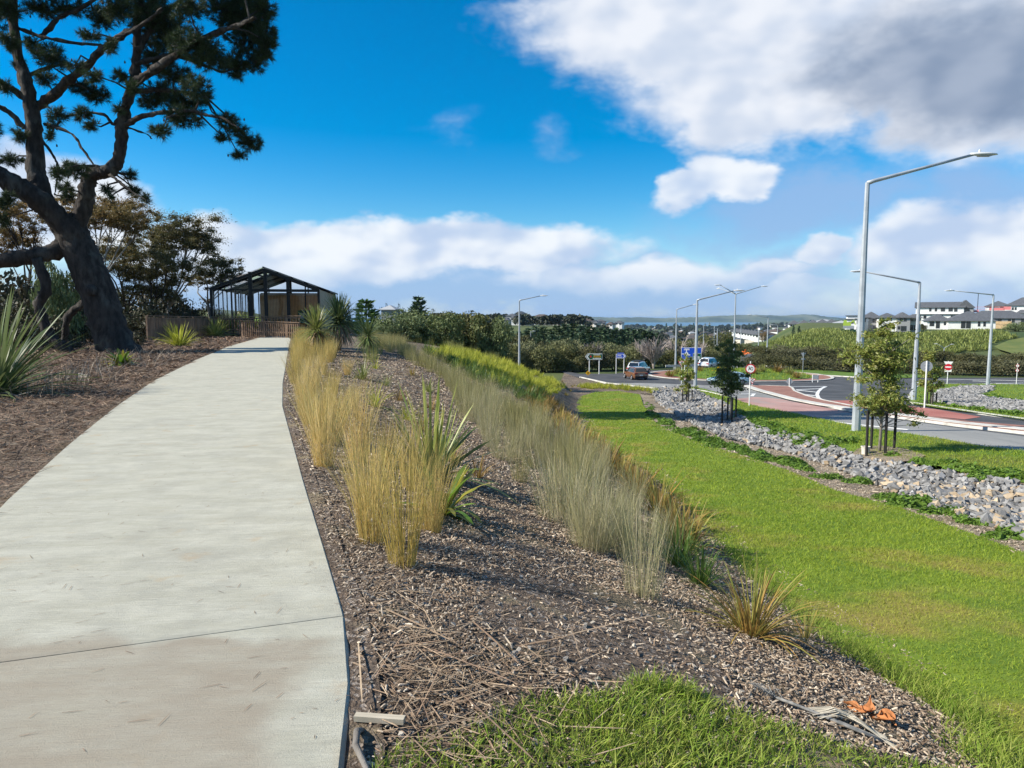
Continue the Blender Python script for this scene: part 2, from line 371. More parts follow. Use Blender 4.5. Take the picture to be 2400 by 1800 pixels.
# ------------------------------------------------------------------ beds, lawn, verge, channel
def bed_mat(name, a, b, c, moss, s=26.0):
    m = bpy.data.materials.new(name); m.use_nodes = True; t = m.node_tree; t.nodes.clear(); q = NG(t)
    p = q.n('ShaderNodeNewGeometry').outputs['Position']
    vo = q.n('ShaderNodeTexVoronoi', {'Scale': s * 1.6, 'Randomness': 1.0, 'Vector': q.vm('ADD', p, q.vm('MULTIPLY', q.n('ShaderNodeTexNoise', {'Scale': 9.0, 'Vector': p}).outputs['Color'], (.2, .2, .2)))})
    rn = q.n('ShaderNodeSeparateColor', {0: vo.outputs['Color']}).outputs[0]
    n1 = q.noise(p, s, 7, .7)
    col = q.mix(q.ramp(n1, .3, .7), a, b)
    col = q.mix(q.ramp(rn, .72, .95), col, c)
    col = q.mix(q.ramp(q.noise(p, 1.1, 5, .65), .52, .62), col, moss)
    col = q.mix(q.ramp(q.noise(p, .55, 4, .6), .45, .7, 0, .6), col, tuple(x * .45 for x in a))
    h = q.m('ADD', q.m('MULTIPLY', vo.outputs['Distance'], .8), q.noise(p, s * 2.4, 5, .7))
    bn = q.n('ShaderNodeBump', {'Strength': .9, 'Distance': .03, 'Height': h})
    b_ = q.n('ShaderNodeBsdfPrincipled', {'Base Color': col, 'Roughness': .95, 'Specular IOR Level': .15, 'Normal': bn.outputs[0]})
    t.links.new(b_.outputs[0], q.n('ShaderNodeOutputMaterial').inputs['Surface']); MATS[name] = m; return m
m_mulch = bed_mat('bark_mulch', (.10, .074, .055), (.20, .152, .115), (.38, .32, .265), (.31, .25, .16))
m_litter = bed_mat('needle_litter', (.12, .088, .062), (.24, .185, .135), (.34, .28, .21), (.17, .13, .085), s=14)
m_gravelstrip = bed_mat('chip_strip', (.22, .165, .115), (.37, .30, .22), (.48, .42, .33), (.26, .22, .13), s=30)
m_grass = mat('lawn_soil_grass', (.105, .17, .014), (.16, .225, .02), scale=1.5, rough=.95, coord='World', c3=(.25, .205, .05), s3=.45, bump=.5, bscale=60)
m_grass2 = mat('verge_grass', (.085, .155, .014), (.13, .20, .024), scale=1.2, rough=.95, coord='World', c3=(.13, .15, .03), s3=.3, bump=.5, bscale=30)

PL_PX = [(-330, 1640), (-180, 1400), (0, 1190), (163, 1042), (271, 955), (358, 895), (456, 846), (532, 814), (607, 792), (650, 787)]
PATH_L = [plane_hit(*p) for p in PL_PX]
# bank bed: from the path edge to the lawn, reaching to the crest over the roundabout
ys = np.concatenate([np.arange(-1, 14, .5), np.arange(14, 104, 2.)])
bl = [(np.interp(y, XP[:, 1], XP[:, 0]) - .3, y) for y in ys]
br = [(np.interp(y, XL[:, 1], XL[:, 0]) + (.5 if y < 60 else 1.6), y) for y in ys[::-1]]
BANK = np.array(bl + br)
zone('bark_bank', None, .003, m_mulch, xy=BANK, bumps=.008, seed=1)
lx = [(np.interp(y, XP[:, 1], XP[:, 0]) - .4, y) for y in np.concatenate([np.arange(-2, 70, 2.)])]
LEFT = np.array(lx + [(-75, 68), (-75, -2)])
zone('litter_bed', None, -.012, m_litter, xy=LEFT, bumps=.014, seed=4)
zone('bark_bank', [(1322, 874), (1360, 887), (1420, 900), (1500, 910), (1556, 915.5), (1548, 930), (1500, 924), (1440, 917), (1395, 919), (1360, 932), (1352, 950), (1330, 935), (1310, 905)], .012, m_mulch)
# lawn strip
LAWN_PX = [(2340, 1830), (2300, 1714), (2150, 1625), (2007, 1541), (1880, 1450), (1779, 1367), (1710, 1300), (1649, 1226), (1580, 1160), (1519, 1107), (1440, 1065), (1389, 1031), (1362, 985), (1349, 950), (1360, 930), (1395, 919), (1450, 917), (1500, 925), (1508, 950), (1535, 990), (1562, 1009), (1640, 1038), (1736, 1069), (1850, 1105), (1953, 1150), (2100, 1190), (2170, 1215), (2300, 1262), (2400, 1300), (2600, 1385), (3000, 1550), (3300, 1660), (3600, 1790), (3600, 1840)]
lawn_o, LAWN = zone('lawn', LAWN_PX, .025, m_grass)
# grass in the foreground, at the foot of the bed
FG_PX = [(860, 1835), (905, 1768), (990, 1738), (1080, 1725), (1150, 1690), (1230, 1648), (1330, 1640), (1420, 1632), (1520, 1600), (1600, 1620), (1680, 1660), (1800, 1700), (1950, 1740), (2050, 1775), (2200, 1800), (2340, 1835)]
FG = np.array([hit(u, min(v, 1835))[:2] for u, v in dense(FG_PX, 12)])
# channel of rocks, chip strip, verge
CHIP_PX = [(1490, 925), (1550, 912), (1600, 945), (1700, 985), (1850, 1040), (2000, 1072), (2120, 1090), (2250, 1110), (2400, 1130), (3300, 1310), (3300, 1640), (2400, 1310), (2300, 1272), (2150, 1222), (1953, 1158), (1850, 1113), (1736, 1077), (1640, 1045), (1562, 1015), (1530, 992), (1505, 955)]
_, CHIP = zone('chip_strip', CHIP_PX, .012, m_gravelstrip)
ROCK_PX = [(1530, 915), (1600, 908), (1650, 930), (1700, 950), (1740, 985), (1800, 1010), (1900, 1030), (1985, 1062), (2010, 1078), (2120, 1092), (2250, 1118), (2330, 1128), (2400, 1145), (3300, 1320), (3300, 1574), (2400, 1268), (2280, 1222), (2160, 1185), (2080, 1150), (1960, 1100), (1830, 1058), (1700, 1030), (1600, 985), (1540, 945)]
m_rockbed = mat('rock_bed', (.10, .10, .10), (.2, .2, .195), scale=5, rough=.95, coord='World', bump=1.0, bscale=9)
_, ROCK = zone('rock_channel', ROCK_PX, -.03, m_rockbed)
VERGE_PX = [(1595, 905), (1650, 912), (1705, 928), (1732, 940), (1763, 951), (1871, 972), (1997, 999), (2105, 1015), (2206, 1030), (2301, 1048), (2400, 1059), (3300, 1197), (3300, 1315), (2400, 1135), (2330, 1122), (2250, 1108), (2180, 1090), (2100, 1078), (2010, 1072), (1960, 1060), (1900, 1032), (1810, 1008), (1745, 985), (1700, 948), (1640, 925)]
_, VERGE = zone('grass_verge', VERGE_PX, .04, m_grass2)
FAR_PX = [(2129, 940), (2136, 922), (2149, 908), (2175, 902), (2300, 901), (2400, 903), (3300, 911), (3300, 1096), (2400, 988), (2300, 973), (2200, 960), (2140, 950)]
_, FARV = zone('far_verge', FAR_PX, .10, m_grass2)
FROCK_PX = [(2185, 945), (2200, 918), (2260, 909), (2330, 908), (2325, 918), (2290, 928), (2320, 938), (2400, 948), (3300, 1030), (3300, 1068), (2400, 974), (2300, 962), (2230, 953)]
_, FROCK = zone('far_rock_channel', FROCK_PX, .125, m_rockbed)

# ------------------------------------------------------------------ footpath of concrete slabs
def conc_mat():
    m = bpy.data.materials.new('broomed_concrete'); m.use_nodes = True; t = m.node_tree; t.nodes.clear(); q = NG(t)
    p = q.n('ShaderNodeNewGeometry').outputs['Position']
    # broom strokes run across the path
    rot = q.n('ShaderNodeVectorRotate', {'Vector': p, 'Angle': R(-6)}, rotation_type='Z_AXIS').outputs[0]
    br = q.noise(q.vm('MULTIPLY', rot, (6, 75, 20)), 1.0, 6, .7)
    br2 = q.noise(q.vm('MULTIPLY', rot, (1.6, 4.6, 3)), 1.0, 9, .72)
    big = q.noise(p, .8, 5, .6)
    col = q.mix(q.ramp(br2, .3, .7), (.415, .398, .312), (.515, .50, .41))
    col = q.mix(q.ramp(big, .48, .72, 0, .45), col, (.36, .35, .29))
    col = q.mix(q.ramp(br, .35, .75, 0, .34), col, (.25, .24, .20))
    col = q.mix(q.ramp(q.noise(p, 3.2, 7, .75), .42, .62, 0, .30), col, (.31, .30, .25))
    st = q.ramp(q.noise(q.vm('ADD', p, (3.1, 7.7, 0)), 2.6, 5, .6), .60, .72, 0, .4)
    col = q.mix(st, col, (.42, .30, .17))
    # damp stain on the slab in the foreground (a worn patch with its own shape)
    sp = q.n('ShaderNodeSeparateXYZ', {0: q.vm('ADD', p, q.vm('MULTIPLY', q.vm('SUBTRACT', q.n('ShaderNodeTexNoise', {'Scale': 2.3, 'Detail': 5.0, 'Vector': p}).outputs['Color'], (.5, .5, .5)), (.55, .55, 0)))})
    edge = q.m('MULTIPLY', q.ramp(sp.outputs[1], 3.40, 3.24), q.ramp(sp.outputs[0], -.80, -1.0))
    blot = q.ramp(q.noise(q.vm('MULTIPLY', rot, (1.2, 3.2, 1)), 1.4, 6, .65), .25, .7, .42, .9)
    col = q.mix(q.m('MULTIPLY', edge, blot), col, (.305, .26, .195))
    wn_ = q.noise(p, 180, 3, .6); col = q.mix(q.ramp(wn_, .62, .8, 0, .25), col, (.2, .19, .17))
    h = q.m('ADD', q.m('MULTIPLY', br, 1.0), q.m('MULTIPLY', wn_, .35))
    bn = q.n('ShaderNodeBump', {'Strength': .9, 'Distance': .009, 'Height': h})
    b_ = q.n('ShaderNodeBsdfPrincipled', {'Base Color': col, 'Roughness': .88, 'Specular IOR Level': .25, 'Normal': bn.outputs[0]})
    t.links.new(b_.outputs[0], q.n('ShaderNodeOutputMaterial').inputs['Surface']); MATS['broomed_concrete'] = m; return m
m_conc = conc_mat()
PL = np.array([(-2.95, -2.), ] + PATH_L); PR_ = np.array([(-.62, -2.)] + [p for p in PATH_R if 1 < p[1] < 61] + [(-19.5, 60.5)])
PL = np.concatenate([PL, [(-22.7, 60.5)]]) if PL[-1, 1] < 60 else PL
def edge_x(E, y): return np.interp(y, E[:, 1], E[:, 0])
path = tag(empty('footpath', (0, 0, 0)), None, None, kind='structure')
PATH_Z = .024
# joints run slightly askew: y on the left edge is lower than on the right
gsm = .0035; joints = [(-2, -2), (2.93, 3.60), (7.9, 8.6), (13, 13.8), (19, 19.8), (26, 27), (34, 35), (43, 44), (52, 53), (60.3, 60.3)]
for j in range(len(joints) - 1):
    (l0, r0), (l1, r1) = joints[j], joints[j + 1]; n = 9
    yl = np.linspace(l0 + gsm, l1 - gsm, n); yr = np.linspace(r0 + gsm, r1 - gsm, n)
    L = np.c_[edge_x(PL, yl), yl]; Rr = np.c_[edge_x(PR_, yr), yr]
    mb = MB(); rows = []; zt = PATH_Z
    for i in range(n):
        l, r = L[i], Rr[i]; e = .018; d = (r - l) / np.linalg.norm(r - l)
        zz = zt - (.005 if i in (0, n - 1) else 0)
        yy = 0 if i not in (0, n - 1) else 0
        prof = [(*l, -.12), (*l, zt - e), (*(l + d * e), zz), (*(l + (r - l) * .35), zz), (*(l + (r - l) * .7), zz), (*(r - d * e), zz), (*r, zt - e), (*r, -.12)]
        rows.append(np.array(prof))
    # bevel along the joints: insert rows 2 cm inside
    full = [rows[0]] + [rows[0] + (rows[1] - rows[0]) * .02 / max((l1 - l0) / (n - 1), .1) + np.array([(0, 0, .005 if 1 < q < 6 else 0) for q in range(8)])] + rows[1:-1] + \
           [rows[-1] + (rows[-2] - rows[-1]) * .02 / max((l1 - l0) / (n - 1), .1) + np.array([(0, 0, .005 if 1 < q < 6 else 0) for q in range(8)])] + [rows[-1]]
    k = len(full); mb.add(np.concatenate(full), [(i * 8 + q, i * 8 + q + 1, (i + 1) * 8 + q + 1, (i + 1) * 8 + q) for i in range(k - 1) for q in range(7)] + [tuple(range(8)), tuple((k - 1) * 8 + q for q in range(7, -1, -1))])
    mb.build('slab', m_conc, path)

_sy = np.concatenate([np.arange(1.2, 6, .08), np.arange(6, 60, .5)]); _sj = np.random.default_rng(2)
def soil_edge():
    pts = np.c_[edge_x(PR_, _sy) + .055 + _sj.normal(0, .006, len(_sy)), _sy]; ribbon('soil_edge', pts, .125, .015, m_mulch, kind='structure')
# ------------------------------------------------------------------ roads
m_asph = mat('asphalt', (.055, .057, .06), (.09, .092, .095), scale=.35, rough=.9, coord='World', bump=.4, bscale=25, detail=8)
m_lane = mat('worn_chipseal', (.20, .20, .19), (.30, .295, .275), scale=.5, rough=.92, coord='World', bump=.4, bscale=30, stretch=(.5, .12, 1), c3=(.15, .15, .15), s3=.5)
m_pink = mat('pink_surfacing', (.36, .20, .17), (.46, .29, .25), scale=.7, rough=.92, coord='World', stretch=(.6, .15, 1), c3=(.33, .25, .22), s3=.8, bump=.3, bscale=30)
m_red = mat('red_surfacing', (.33, .115, .09), (.40, .165, .13), scale=.6, rough=.9, coord='World', stretch=(.5, .2, 1), bump=.3, bscale=30)
m_pave = mat('brown_paving', (.24, .115, .085), (.31, .16, .12), scale=1.2, rough=.9, coord='World', bump=.5, bscale=8)
m_kerb = mat('kerb_concrete', (.50, .48, .43), (.62, .60, .54), scale=1.2, rough=.9, coord='World', c3=(.4, .38, .33), s3=1.5)
m_paint = mat('road_paint', (.62, .62, .6), (.75, .75, .73), scale=3, rough=.7, coord='World')
ROAD_PX = [(1308, 868), (1330, 877), (1360, 886), (1420, 899), (1500, 908), (1560, 914), (1600, 911), (1650, 918), (1700, 931), (1732, 941), (1763, 952), (1871, 973), (1997, 1000), (2105, 1016), (2206, 1031), (2301, 1049), (2400, 1060), (3300, 1198),
           (3300, 1086), (2400, 984), (2300, 970), (2140, 945), (2127, 938), (2135, 920), (2148, 907), (2175, 901), (2300, 900), (2400, 902), (3300, 910), (3300, 880), (2400, 885), (2200, 886), (2053, 887.5), (2013, 885.5), (1945, 881.5), (1877, 878), (1850, 872), (1800, 864), (1500, 868), (1440, 876), (1360, 876)]
zone('road', ROAD_PX, .01, m_asph)
LANE_PX = [(1420, 898), (1500, 907), (1560, 913.5), (1600, 912), (1650, 919), (1700, 932), (1732, 941.5), (1763, 952.5), (1871, 973.5), (1997, 1000.5), (2105, 1016.5), (2206, 1031.5), (2301, 1049.5), (2400, 1060.5), (3300, 1199), (3300, 1156), (2400, 1024), (2238, 1003), (2143, 990), (2001, 970), (1858, 942.5), (1779, 920), (1747, 908), (1680, 904), (1600, 901), (1500, 898)]
zone('worn_lane', LANE_PX, .016, m_lane)
zone('pink_surfacing', [(1718, 936), (1732, 941), (1763, 952), (1871, 973), (1915, 981), (1975, 968), (2001, 969.5), (1930, 955), (1858, 942), (1830, 936), (1800, 933), (1770, 931)], .021, m_pink)
zone('red_strip', [(1934, 939.5), (1990, 939), (2060, 942), (2129, 952), (2200, 961), (2300, 978), (2260, 984), (2143, 972), (2060, 960), (2000, 953)], .022, m_red)
def raised(name, pix, h, m, xy=None, lift=0.0, parent=None, kind='structure', step=12):
    xy = px_poly(pix, step) if xy is None else np.asarray(xy, float)
    me = zone_mesh(name, xy, lift + h); n = len(xy)
    o = obj(name, me, m, parent, kind=kind)
    mb = MB(); z = ground(xy[:, 0], xy[:, 1]) + lift
    mb.add(np.concatenate([np.c_[xy, z - .05], np.c_[xy, z + h]]), [(i, (i + 1) % n, n + (i + 1) % n, n + i) for i in range(n)])
    mb.build('kerb_face', m_kerb, o); return o, xy
def ribbon(name, pts, w, h, m, parent=None, kind=None, lift=0.0):
    """a strip of rectangular section along a ground polyline (xy)"""
    pts = np.asarray(pts, float); t = np.gradient(pts, axis=0); t /= np.linalg.norm(t, axis=1)[:, None]; nrm = np.c_[-t[:, 1], t[:, 0]]
    a, b = pts + nrm * w / 2, pts - nrm * w / 2; n = len(pts); za = ground(a[:, 0], a[:, 1]) + lift; zb = ground(b[:, 0], b[:, 1]) + lift
    V = np.concatenate([np.c_[a, za - .04], np.c_[a, za + h], np.c_[b, zb + h], np.c_[b, zb - .04]]); f = []
    for i in range(n - 1):
        for k in range(3): f.append((k * n + i, (k + 1) * n + i, (k + 1) * n + i + 1, k * n + i + 1))
    f += [(0, n, 2 * n, 3 * n), (n - 1, 4 * n - 1, 3 * n - 1, 2 * n - 1)]
    mb = MB(); mb.add(V, f); return mb.build(name, m, parent, kind=kind)
def strip(name, pix, w, h, m, lift=0.0, parent=None, kind='structure', step=10):
    return ribbon(name, px_poly(pix, step, closed=False), w, h, m, parent, kind, lift)
soil_edge()
# splitter island with pale kerb
SPL_PX = [(1747, 905), (1800, 906), (1850, 908), (1860, 918), (1890, 930), (1934, 942), (2000, 956), (2143, 976), (2270, 993), (2400, 1004), (3300, 1127), (3300, 1148), (2400, 1019), (2238, 1000), (2143, 987), (2001, 967), (1858, 940), (1779, 918)]
raised('splitter_island', SPL_PX, .12, m_pave, lift=.01)
strip('island_kerb', [(1747, 906), (1779, 917), (1858, 938.5), (1920, 951), (2001, 963), (2143, 982), (2238, 996), (2400, 1013), (3300, 1137)], .75, .02, m_kerb, lift=.13)
strip('island_kerb', [(1749, 905.3), (1800, 906.2), (1850, 907.8), (1857, 912), (1862, 919), (1890, 930.5), (1934, 942.3), (2000, 956)], .22, .02, m_kerb, lift=.13)
# hatched area
for a, b in [((1853, 907), (1935, 906)), ((1866, 914), (1923, 911)), ((1863, 914), (1918, 920)), ((1868, 923), (1914, 928)), ((1893, 932), (1922, 936))]:
    strip('painted_line', [a, b], .32, .004, m_paint, lift=.02)
strip('painted_line', [(1936, 906), (1925, 911), (1918, 918), (1915, 925), (1918, 933), (1934, 942), (1990, 952)], .3, .004, m_paint, lift=.02)
strip('painted_line', [(1735, 924), (1765, 923)], .3, .004, m_paint, lift=.026); strip('painted_line', [(1762, 929), (1768, 923)], .3, .004, m_paint, lift=.026)
strip('painted_line', [(2180, 891), (2260, 890), (2330, 891), (2400, 893)], .35, .004, m_paint, lift=.02)
strip('painted_line', [(2280, 893), (2322, 894.5)], .35, .004, m_paint, lift=.02)
strip('painted_line', [(2335, 899), (2400, 898)], .35, .004, m_paint, lift=.02)
strip('painted_line', [(2140, 899), (2160, 896)], .35, .004, m_paint, lift=.02)
strip('painted_line', [(1920, 985), (2010, 996), (2130, 1008)], .14, .004, m_paint, lift=.026)
# roundabout island: apron ring and planted middle
RC, RR = (30.0, 93.0), 11.6
th = np.linspace(0, 2 * math.pi, 73)[:-1]
ring = lambda r: np.c_[RC[0] + r * np.cos(th), RC[1] + r * np.sin(th)]
raised('roundabout_apron', None, .10, m_pave, xy=ring(RR), lift=.01)
ribbon('apron_kerb', np.concatenate([ring(RR), ring(RR)[:2]]), .4, .03, m_kerb, lift=.10, kind='structure')
m_isl = mat('island_grass', (.075, .14, .015), (.12, .19, .025), scale=1.0, rough=.95, coord='World')
mi_xy = ring(RR - 2.2)
mi_me = zone_mesh('island_lawn', mi_xy, .13); vv = np.zeros(len(mi_me.vertices) * 3); mi_me.vertices.foreach_get('co', vv); vv = vv.reshape(-1, 3)
vv[:, 2] += .7 * np.clip(1 - ((vv[:, 0] - RC[0]) ** 2 + (vv[:, 1] - RC[1]) ** 2) / (RR - 2.2) ** 2, 0, 1); mi_me.vertices.foreach_set('co', vv.ravel()); mi_me.update()
obj('island_lawn', mi_me, m_isl, smooth=True, kind='structure')
def isl_z(x, y): return gz(x, y) + .13 + .7 * max(0, 1 - ((x - RC[0]) ** 2 + (y - RC[1]) ** 2) / (RR - 2.2) ** 2)
# kerbs along the verges
strip('kerb', [(1360, 885), (1420, 898.5), (1500, 907.5), (1560, 913.5)], .25, .11, m_kerb, lift=.01)
strip('kerb', [(1600, 910.5), (1650, 917.5), (1705, 930.5)], .18, .10, m_kerb, lift=.01)
strip('kerb', [(2129, 940), (2136, 922), (2149, 908), (2175, 902), (2300, 901), (2400, 903)], .2, .12, m_kerb, lift=.01)
strip('kerb', [(2135, 946), (2300, 972), (2400, 986), (3300, 1092)], .2, .12, m_kerb, lift=.01)
strip('kerb', [(1877, 878), (1945, 881.5), (2013, 885.5), (2053, 887.5)], .25, .12, m_kerb, lift=.01)
# grassy back edge of the roundabout
BACK_PX = [(1780, 868), (1850, 872.5), (1877, 878), (1945, 881.5), (2013, 885.5), (2053, 887.5), (2130, 886), (2200, 885), (2200, 879), (2050, 878), (1980, 873), (1900, 866), (1840, 861), (1790, 860)]
zone('back_verge', BACK_PX, .06, m_isl)
# road running on down the valley
LEG_PX = [(1690, 868), (1722, 858), (1736, 846), (1738, 838), (1715, 832), (1690, 829), (1692, 826), (1760, 830), (1775, 836), (1772, 846), (1800, 866)]
zone('valley_road', LEG_PX, .05, m_asph)
# ------------------------------------------------------------------ generators: blades, chips, stones, leaf clouds
def blades(P, az, L, lean, bend, w, nseg=2, tw=None, wmid=.75, rg=RNG):
    n = len(P); az = np.broadcast_to(az, n); L = np.broadcast_to(L, n).astype(float); lean = np.broadcast_to(lean, n); bend = np.broadcast_to(bend, n); w = np.broadcast_to(w, n)
    dh = np.c_[np.sin(az), np.cos(az), np.zeros(n)]; up = np.array([0, 0, 1.])
    tw = rg.uniform(-.9, .9, n) if tw is None else np.broadcast_to(tw, n)
    p = np.array(P, float); ctr = [p.copy()]; nor = []
    for i in range(nseg):
        th_ = lean + bend * (i + .5) / nseg; d = dh * np.sin(th_)[:, None] + up * np.cos(th_)[:, None]
        p = p + d * (L / nseg)[:, None]; ctr.append(p.copy()); nor.append(dh * np.cos(th_)[:, None] - up * np.sin(th_)[:, None])
    perp = np.c_[np.cos(az), -np.sin(az), np.zeros(n)]
    side = lambda i: perp * np.cos(tw)[:, None] + nor[min(i, nseg - 1)] * np.sin(tw)[:, None]
    rows = []
    for i in range(nseg):
        ww = (w * (.8 if i == 0 else (1.0 if i < nseg * .5 else wmid)))[:, None] / 2
        rows += [ctr[i] - side(i) * ww, ctr[i] + side(i) * ww]
    rows.append(ctr[nseg]); k = 2 * nseg + 1
    V = np.stack(rows, 1).reshape(-1, 3); o = (np.arange(n) * k)[:, None]; f = []
    for i in range(nseg - 1): f += [[2 * i, 2 * i + 1, 2 * i + 3], [2 * i, 2 * i + 3, 2 * i + 2]]
    f.append([2 * nseg - 2, 2 * nseg - 1, 2 * nseg])
    F = (o[:, None, :] + np.array(f)[None]).reshape(-1, 3); return V, F
def join(parts):
    Vs, Fs, o = [], [], 0
    for V, F in parts: Vs.append(V); Fs.append(F + o); o += len(V)
    return np.concatenate(Vs), np.concatenate(Fs)
def xform(VF, loc, rz=0.0, sc=1.0):
    V, F = VF; c, s = math.cos(rz), math.sin(rz); V = V * sc
    return np.c_[V[:, 0] * c - V[:, 1] * s, V[:, 0] * s + V[:, 1] * c, V[:, 2]] + np.asarray(loc), F
def boxes(P, size, az, tilt, rg=RNG, taper=.7):
    """small flat chips: 8 vertices, 5 quads each"""
    n = len(P); l, w, h = [np.broadcast_to(np.asarray(s, float), n) / 2 for s in size]
    cor = np.array([(-1, -1, -1), (1, -1, -1), (1, 1, -1), (-1, 1, -1), (-1, -1, 1), (1, -1, 1), (1, 1, 1), (-1, 1, 1)], float)
    v = cor[None] * np.stack([l, w, h], 1)[:, None]; v = np.broadcast_to(v, (n, 8, 3)).copy()
    v[:, 4:, :2] *= taper; v += rg.normal(0, .12, (n, 8, 3)) * np.stack([l * .5, w, h], 1)[:, None]
    ct, st = np.cos(tilt)[:, None], np.sin(tilt)[:, None]; x, y, z = v[..., 0] * ct - v[..., 2] * st, v[..., 1], v[..., 0] * st + v[..., 2] * ct
    t2 = rg.normal(0, .3, n)[:, None]; y, z = y * np.cos(t2) - z * np.sin(t2), y * np.sin(t2) + z * np.cos(t2)
    ca, sa = np.cos(az)[:, None], np.sin(az)[:, None]
    V = np.stack([x * ca - y * sa, x * sa + y * ca, z], -1) + np.asarray(P)[:, None]
    f = np.array([(4, 5, 6, 7), (0, 1, 5, 4), (1, 2, 6, 5), (2, 3, 7, 6), (3, 0, 4, 7)])
    return V.reshape(-1, 3), ((np.arange(n) * 8)[:, None, None] + f[None]).reshape(-1, 4)
ICO_V = None
def stone_mesh(seed, n=14):
    """angular broken stone: convex hull of random points"""
    import bmesh
    rg = np.random.default_rng(seed); bm = bmesh.new()
    p = np.array([(a, b, c) for a in (-1, 1) for b in (-1, 1) for c in (-1, 1)], float) * rg.uniform(.45, 1.0, (8, 3)); p[:, :2] += rg.normal(0, .12, (8, 2)); p = p * np.array([.95, rg.uniform(.55, .8), rg.uniform(.4, .6)])
    for q in p: bm.verts.new(q)
    r = bmesh.ops.convex_hull(bm, input=bm.verts); bmesh.ops.delete(bm, geom=[v for v in bm.verts if not v.link_faces], context='VERTS')
    bmesh.ops.triangulate(bm, faces=bm.faces); bm.verts.index_update()
    V = np.array([v.co[:] for v in bm.verts]) @ np.array(Matrix.Rotation(rg.normal(0, .55), 3, 'X') @ Matrix.Rotation(rg.normal(0, .55), 3, 'Y')).T; F = np.array([[v.index for v in f.verts] for f in bm.faces]); bm.free(); return V, F
def leafcloud(lobes, per, size, rg, asp=.6, shell=.7, up=.3, gauss=0.0):
    """leaf-sized quads spread through ellipsoid lobes (cx,cy,cz,rx,ry,rz)"""
    Ps, Ns = [], []
    for (cx, cy, cz, rx, ry, rz) in lobes:
        n = max(4, int(per * (rx * ry + ry * rz + rx * rz) / 3)); d = rg.normal(0, 1, (n, 3)); d /= np.linalg.norm(d, axis=1)[:, None]
        r = np.where(rg.random(n) < shell, rg.uniform(.78, 1.05, n), rg.uniform(.2, .85, n)); d[:, 2] = np.where(d[:, 2] < -.55, -d[:, 2], d[:, 2])
        if gauss: r = np.abs(rg.normal(0, gauss, n))
        Ps.append(np.array([cx, cy, cz]) + d * r[:, None] * np.array([rx, ry, rz])); Ns.append(d)
    P = np.concatenate(Ps); N = np.concatenate(Ns); n = len(P)
    nn = N * .6 + rg.normal(0, .7, (n, 3)); nn[:, 2] += up; nn /= np.linalg.norm(nn, axis=1)[:, None]
    a = np.cross(nn, rg.normal(0, 1, (n, 3))); a /= np.linalg.norm(a, axis=1)[:, None]; b = np.cross(nn, a)
    s = size * rg.uniform(.6, 1.4, n)[:, None]; c = s * asp
    V = np.stack([P - a * s * .5, P + b * c * .5 - a * s * .05, P + a * s * .5, P - b * c * .5 + a * s * .1], 1).reshape(-1, 3)
    return V, (np.arange(n) * 4)[:, None] + np.arange(4)[None]

def leafmat(name, c1, c2, isl, trans=.25, rough=.6, spec=.25, **k): return mat(name, c1, c2, scale=k.pop('scale', .9), rough=rough, island=.55, islc=isl, trans=trans, spec=spec, **k)
def put(name, VF, m, parent=None, kind=None, smooth=False): return obj(name, tri_mesh(name, *VF), m, parent, smooth, kind)
def gpts(P, lift=0.0): return np.c_[P, ground(P[:, 0], P[:, 1]) + lift]

# ------------------------------------------------------------------ grass
m_blade = leafmat('grass_blade', (.17, .285, .014), (.27, .365, .025), (.32, .37, .045), trans=.42, scale=.8, coord='World', c3=(.37, .34, .06), s3=.45)
m_bladeF = leafmat('tall_grass_blade', (.14, .27, .016), (.22, .33, .025), (.34, .36, .08), trans=.4, scale=2.0, coord='World')
P = scatter(LAWN, 5200, 6.5, seed=11); D = P[:, 1]; n = len(P); k = np.maximum(1, D / 6)
V, F = blades(gpts(P, .02), RNG.uniform(0, 6.28, n), RNG.uniform(.022, .055, n) * np.minimum(k, 1.6), RNG.uniform(.2, 1.0, n), RNG.uniform(.2, 1.0, n), .0042 * k * RNG.uniform(.7, 1.4, n), 2)
put('lawn_grass', (V, F), m_blade, kind='stuff')['label'] = 'short mown green grass on the lawn strip below the planted bank'
# ragged longer fringe where the lawn meets the bark
fr = []
for i in range(16000):
    t = RNG.random() ** 1.0; seg = dense(LAWN_PX[:15], 8, closed=False); break
fringe = np.array([hit(*p)[:2] for p in seg]); w = 1 / (fringe[:, 1] + 2); w /= w.sum()
idx = RNG.choice(len(fringe), 9000, p=w); P = fringe[idx] + RNG.normal(0, .10, (9000, 2)); n = len(P); k = np.maximum(1, P[:, 1] / 7)
put('lawn_edge_grass', blades(gpts(P, .0), RNG.uniform(0, 6.28, n), RNG.uniform(.05, .15, n), RNG.uniform(.1, .8, n), RNG.uniform(.3, 1.2, n), .0045 * k, 3), m_bladeF, kind='stuff')
P = scatter(FG, 15000, 3.0, seed=12); n = len(P)
pn = np.sin(P[:, 0] * 3.1) * np.sin(P[:, 1] * 4.7 + 1); keep = RNG.random(n) < .55 + .35 * pn + .25 * (P[:, 1] < 3.3); P = P[keep]; n = len(P)
put('foreground_grass', blades(gpts(P, -.01), RNG.uniform(0, 6.28, n), RNG.uniform(.03, .11, n) * (1 + .3 * np.sin(P[:, 0] * 2.3)), RNG.uniform(.05, .75, n), RNG.uniform(.2, 1.5, n), .0042 * RNG.uniform(.6, 1.4, n), 4), m_bladeF, kind='stuff')
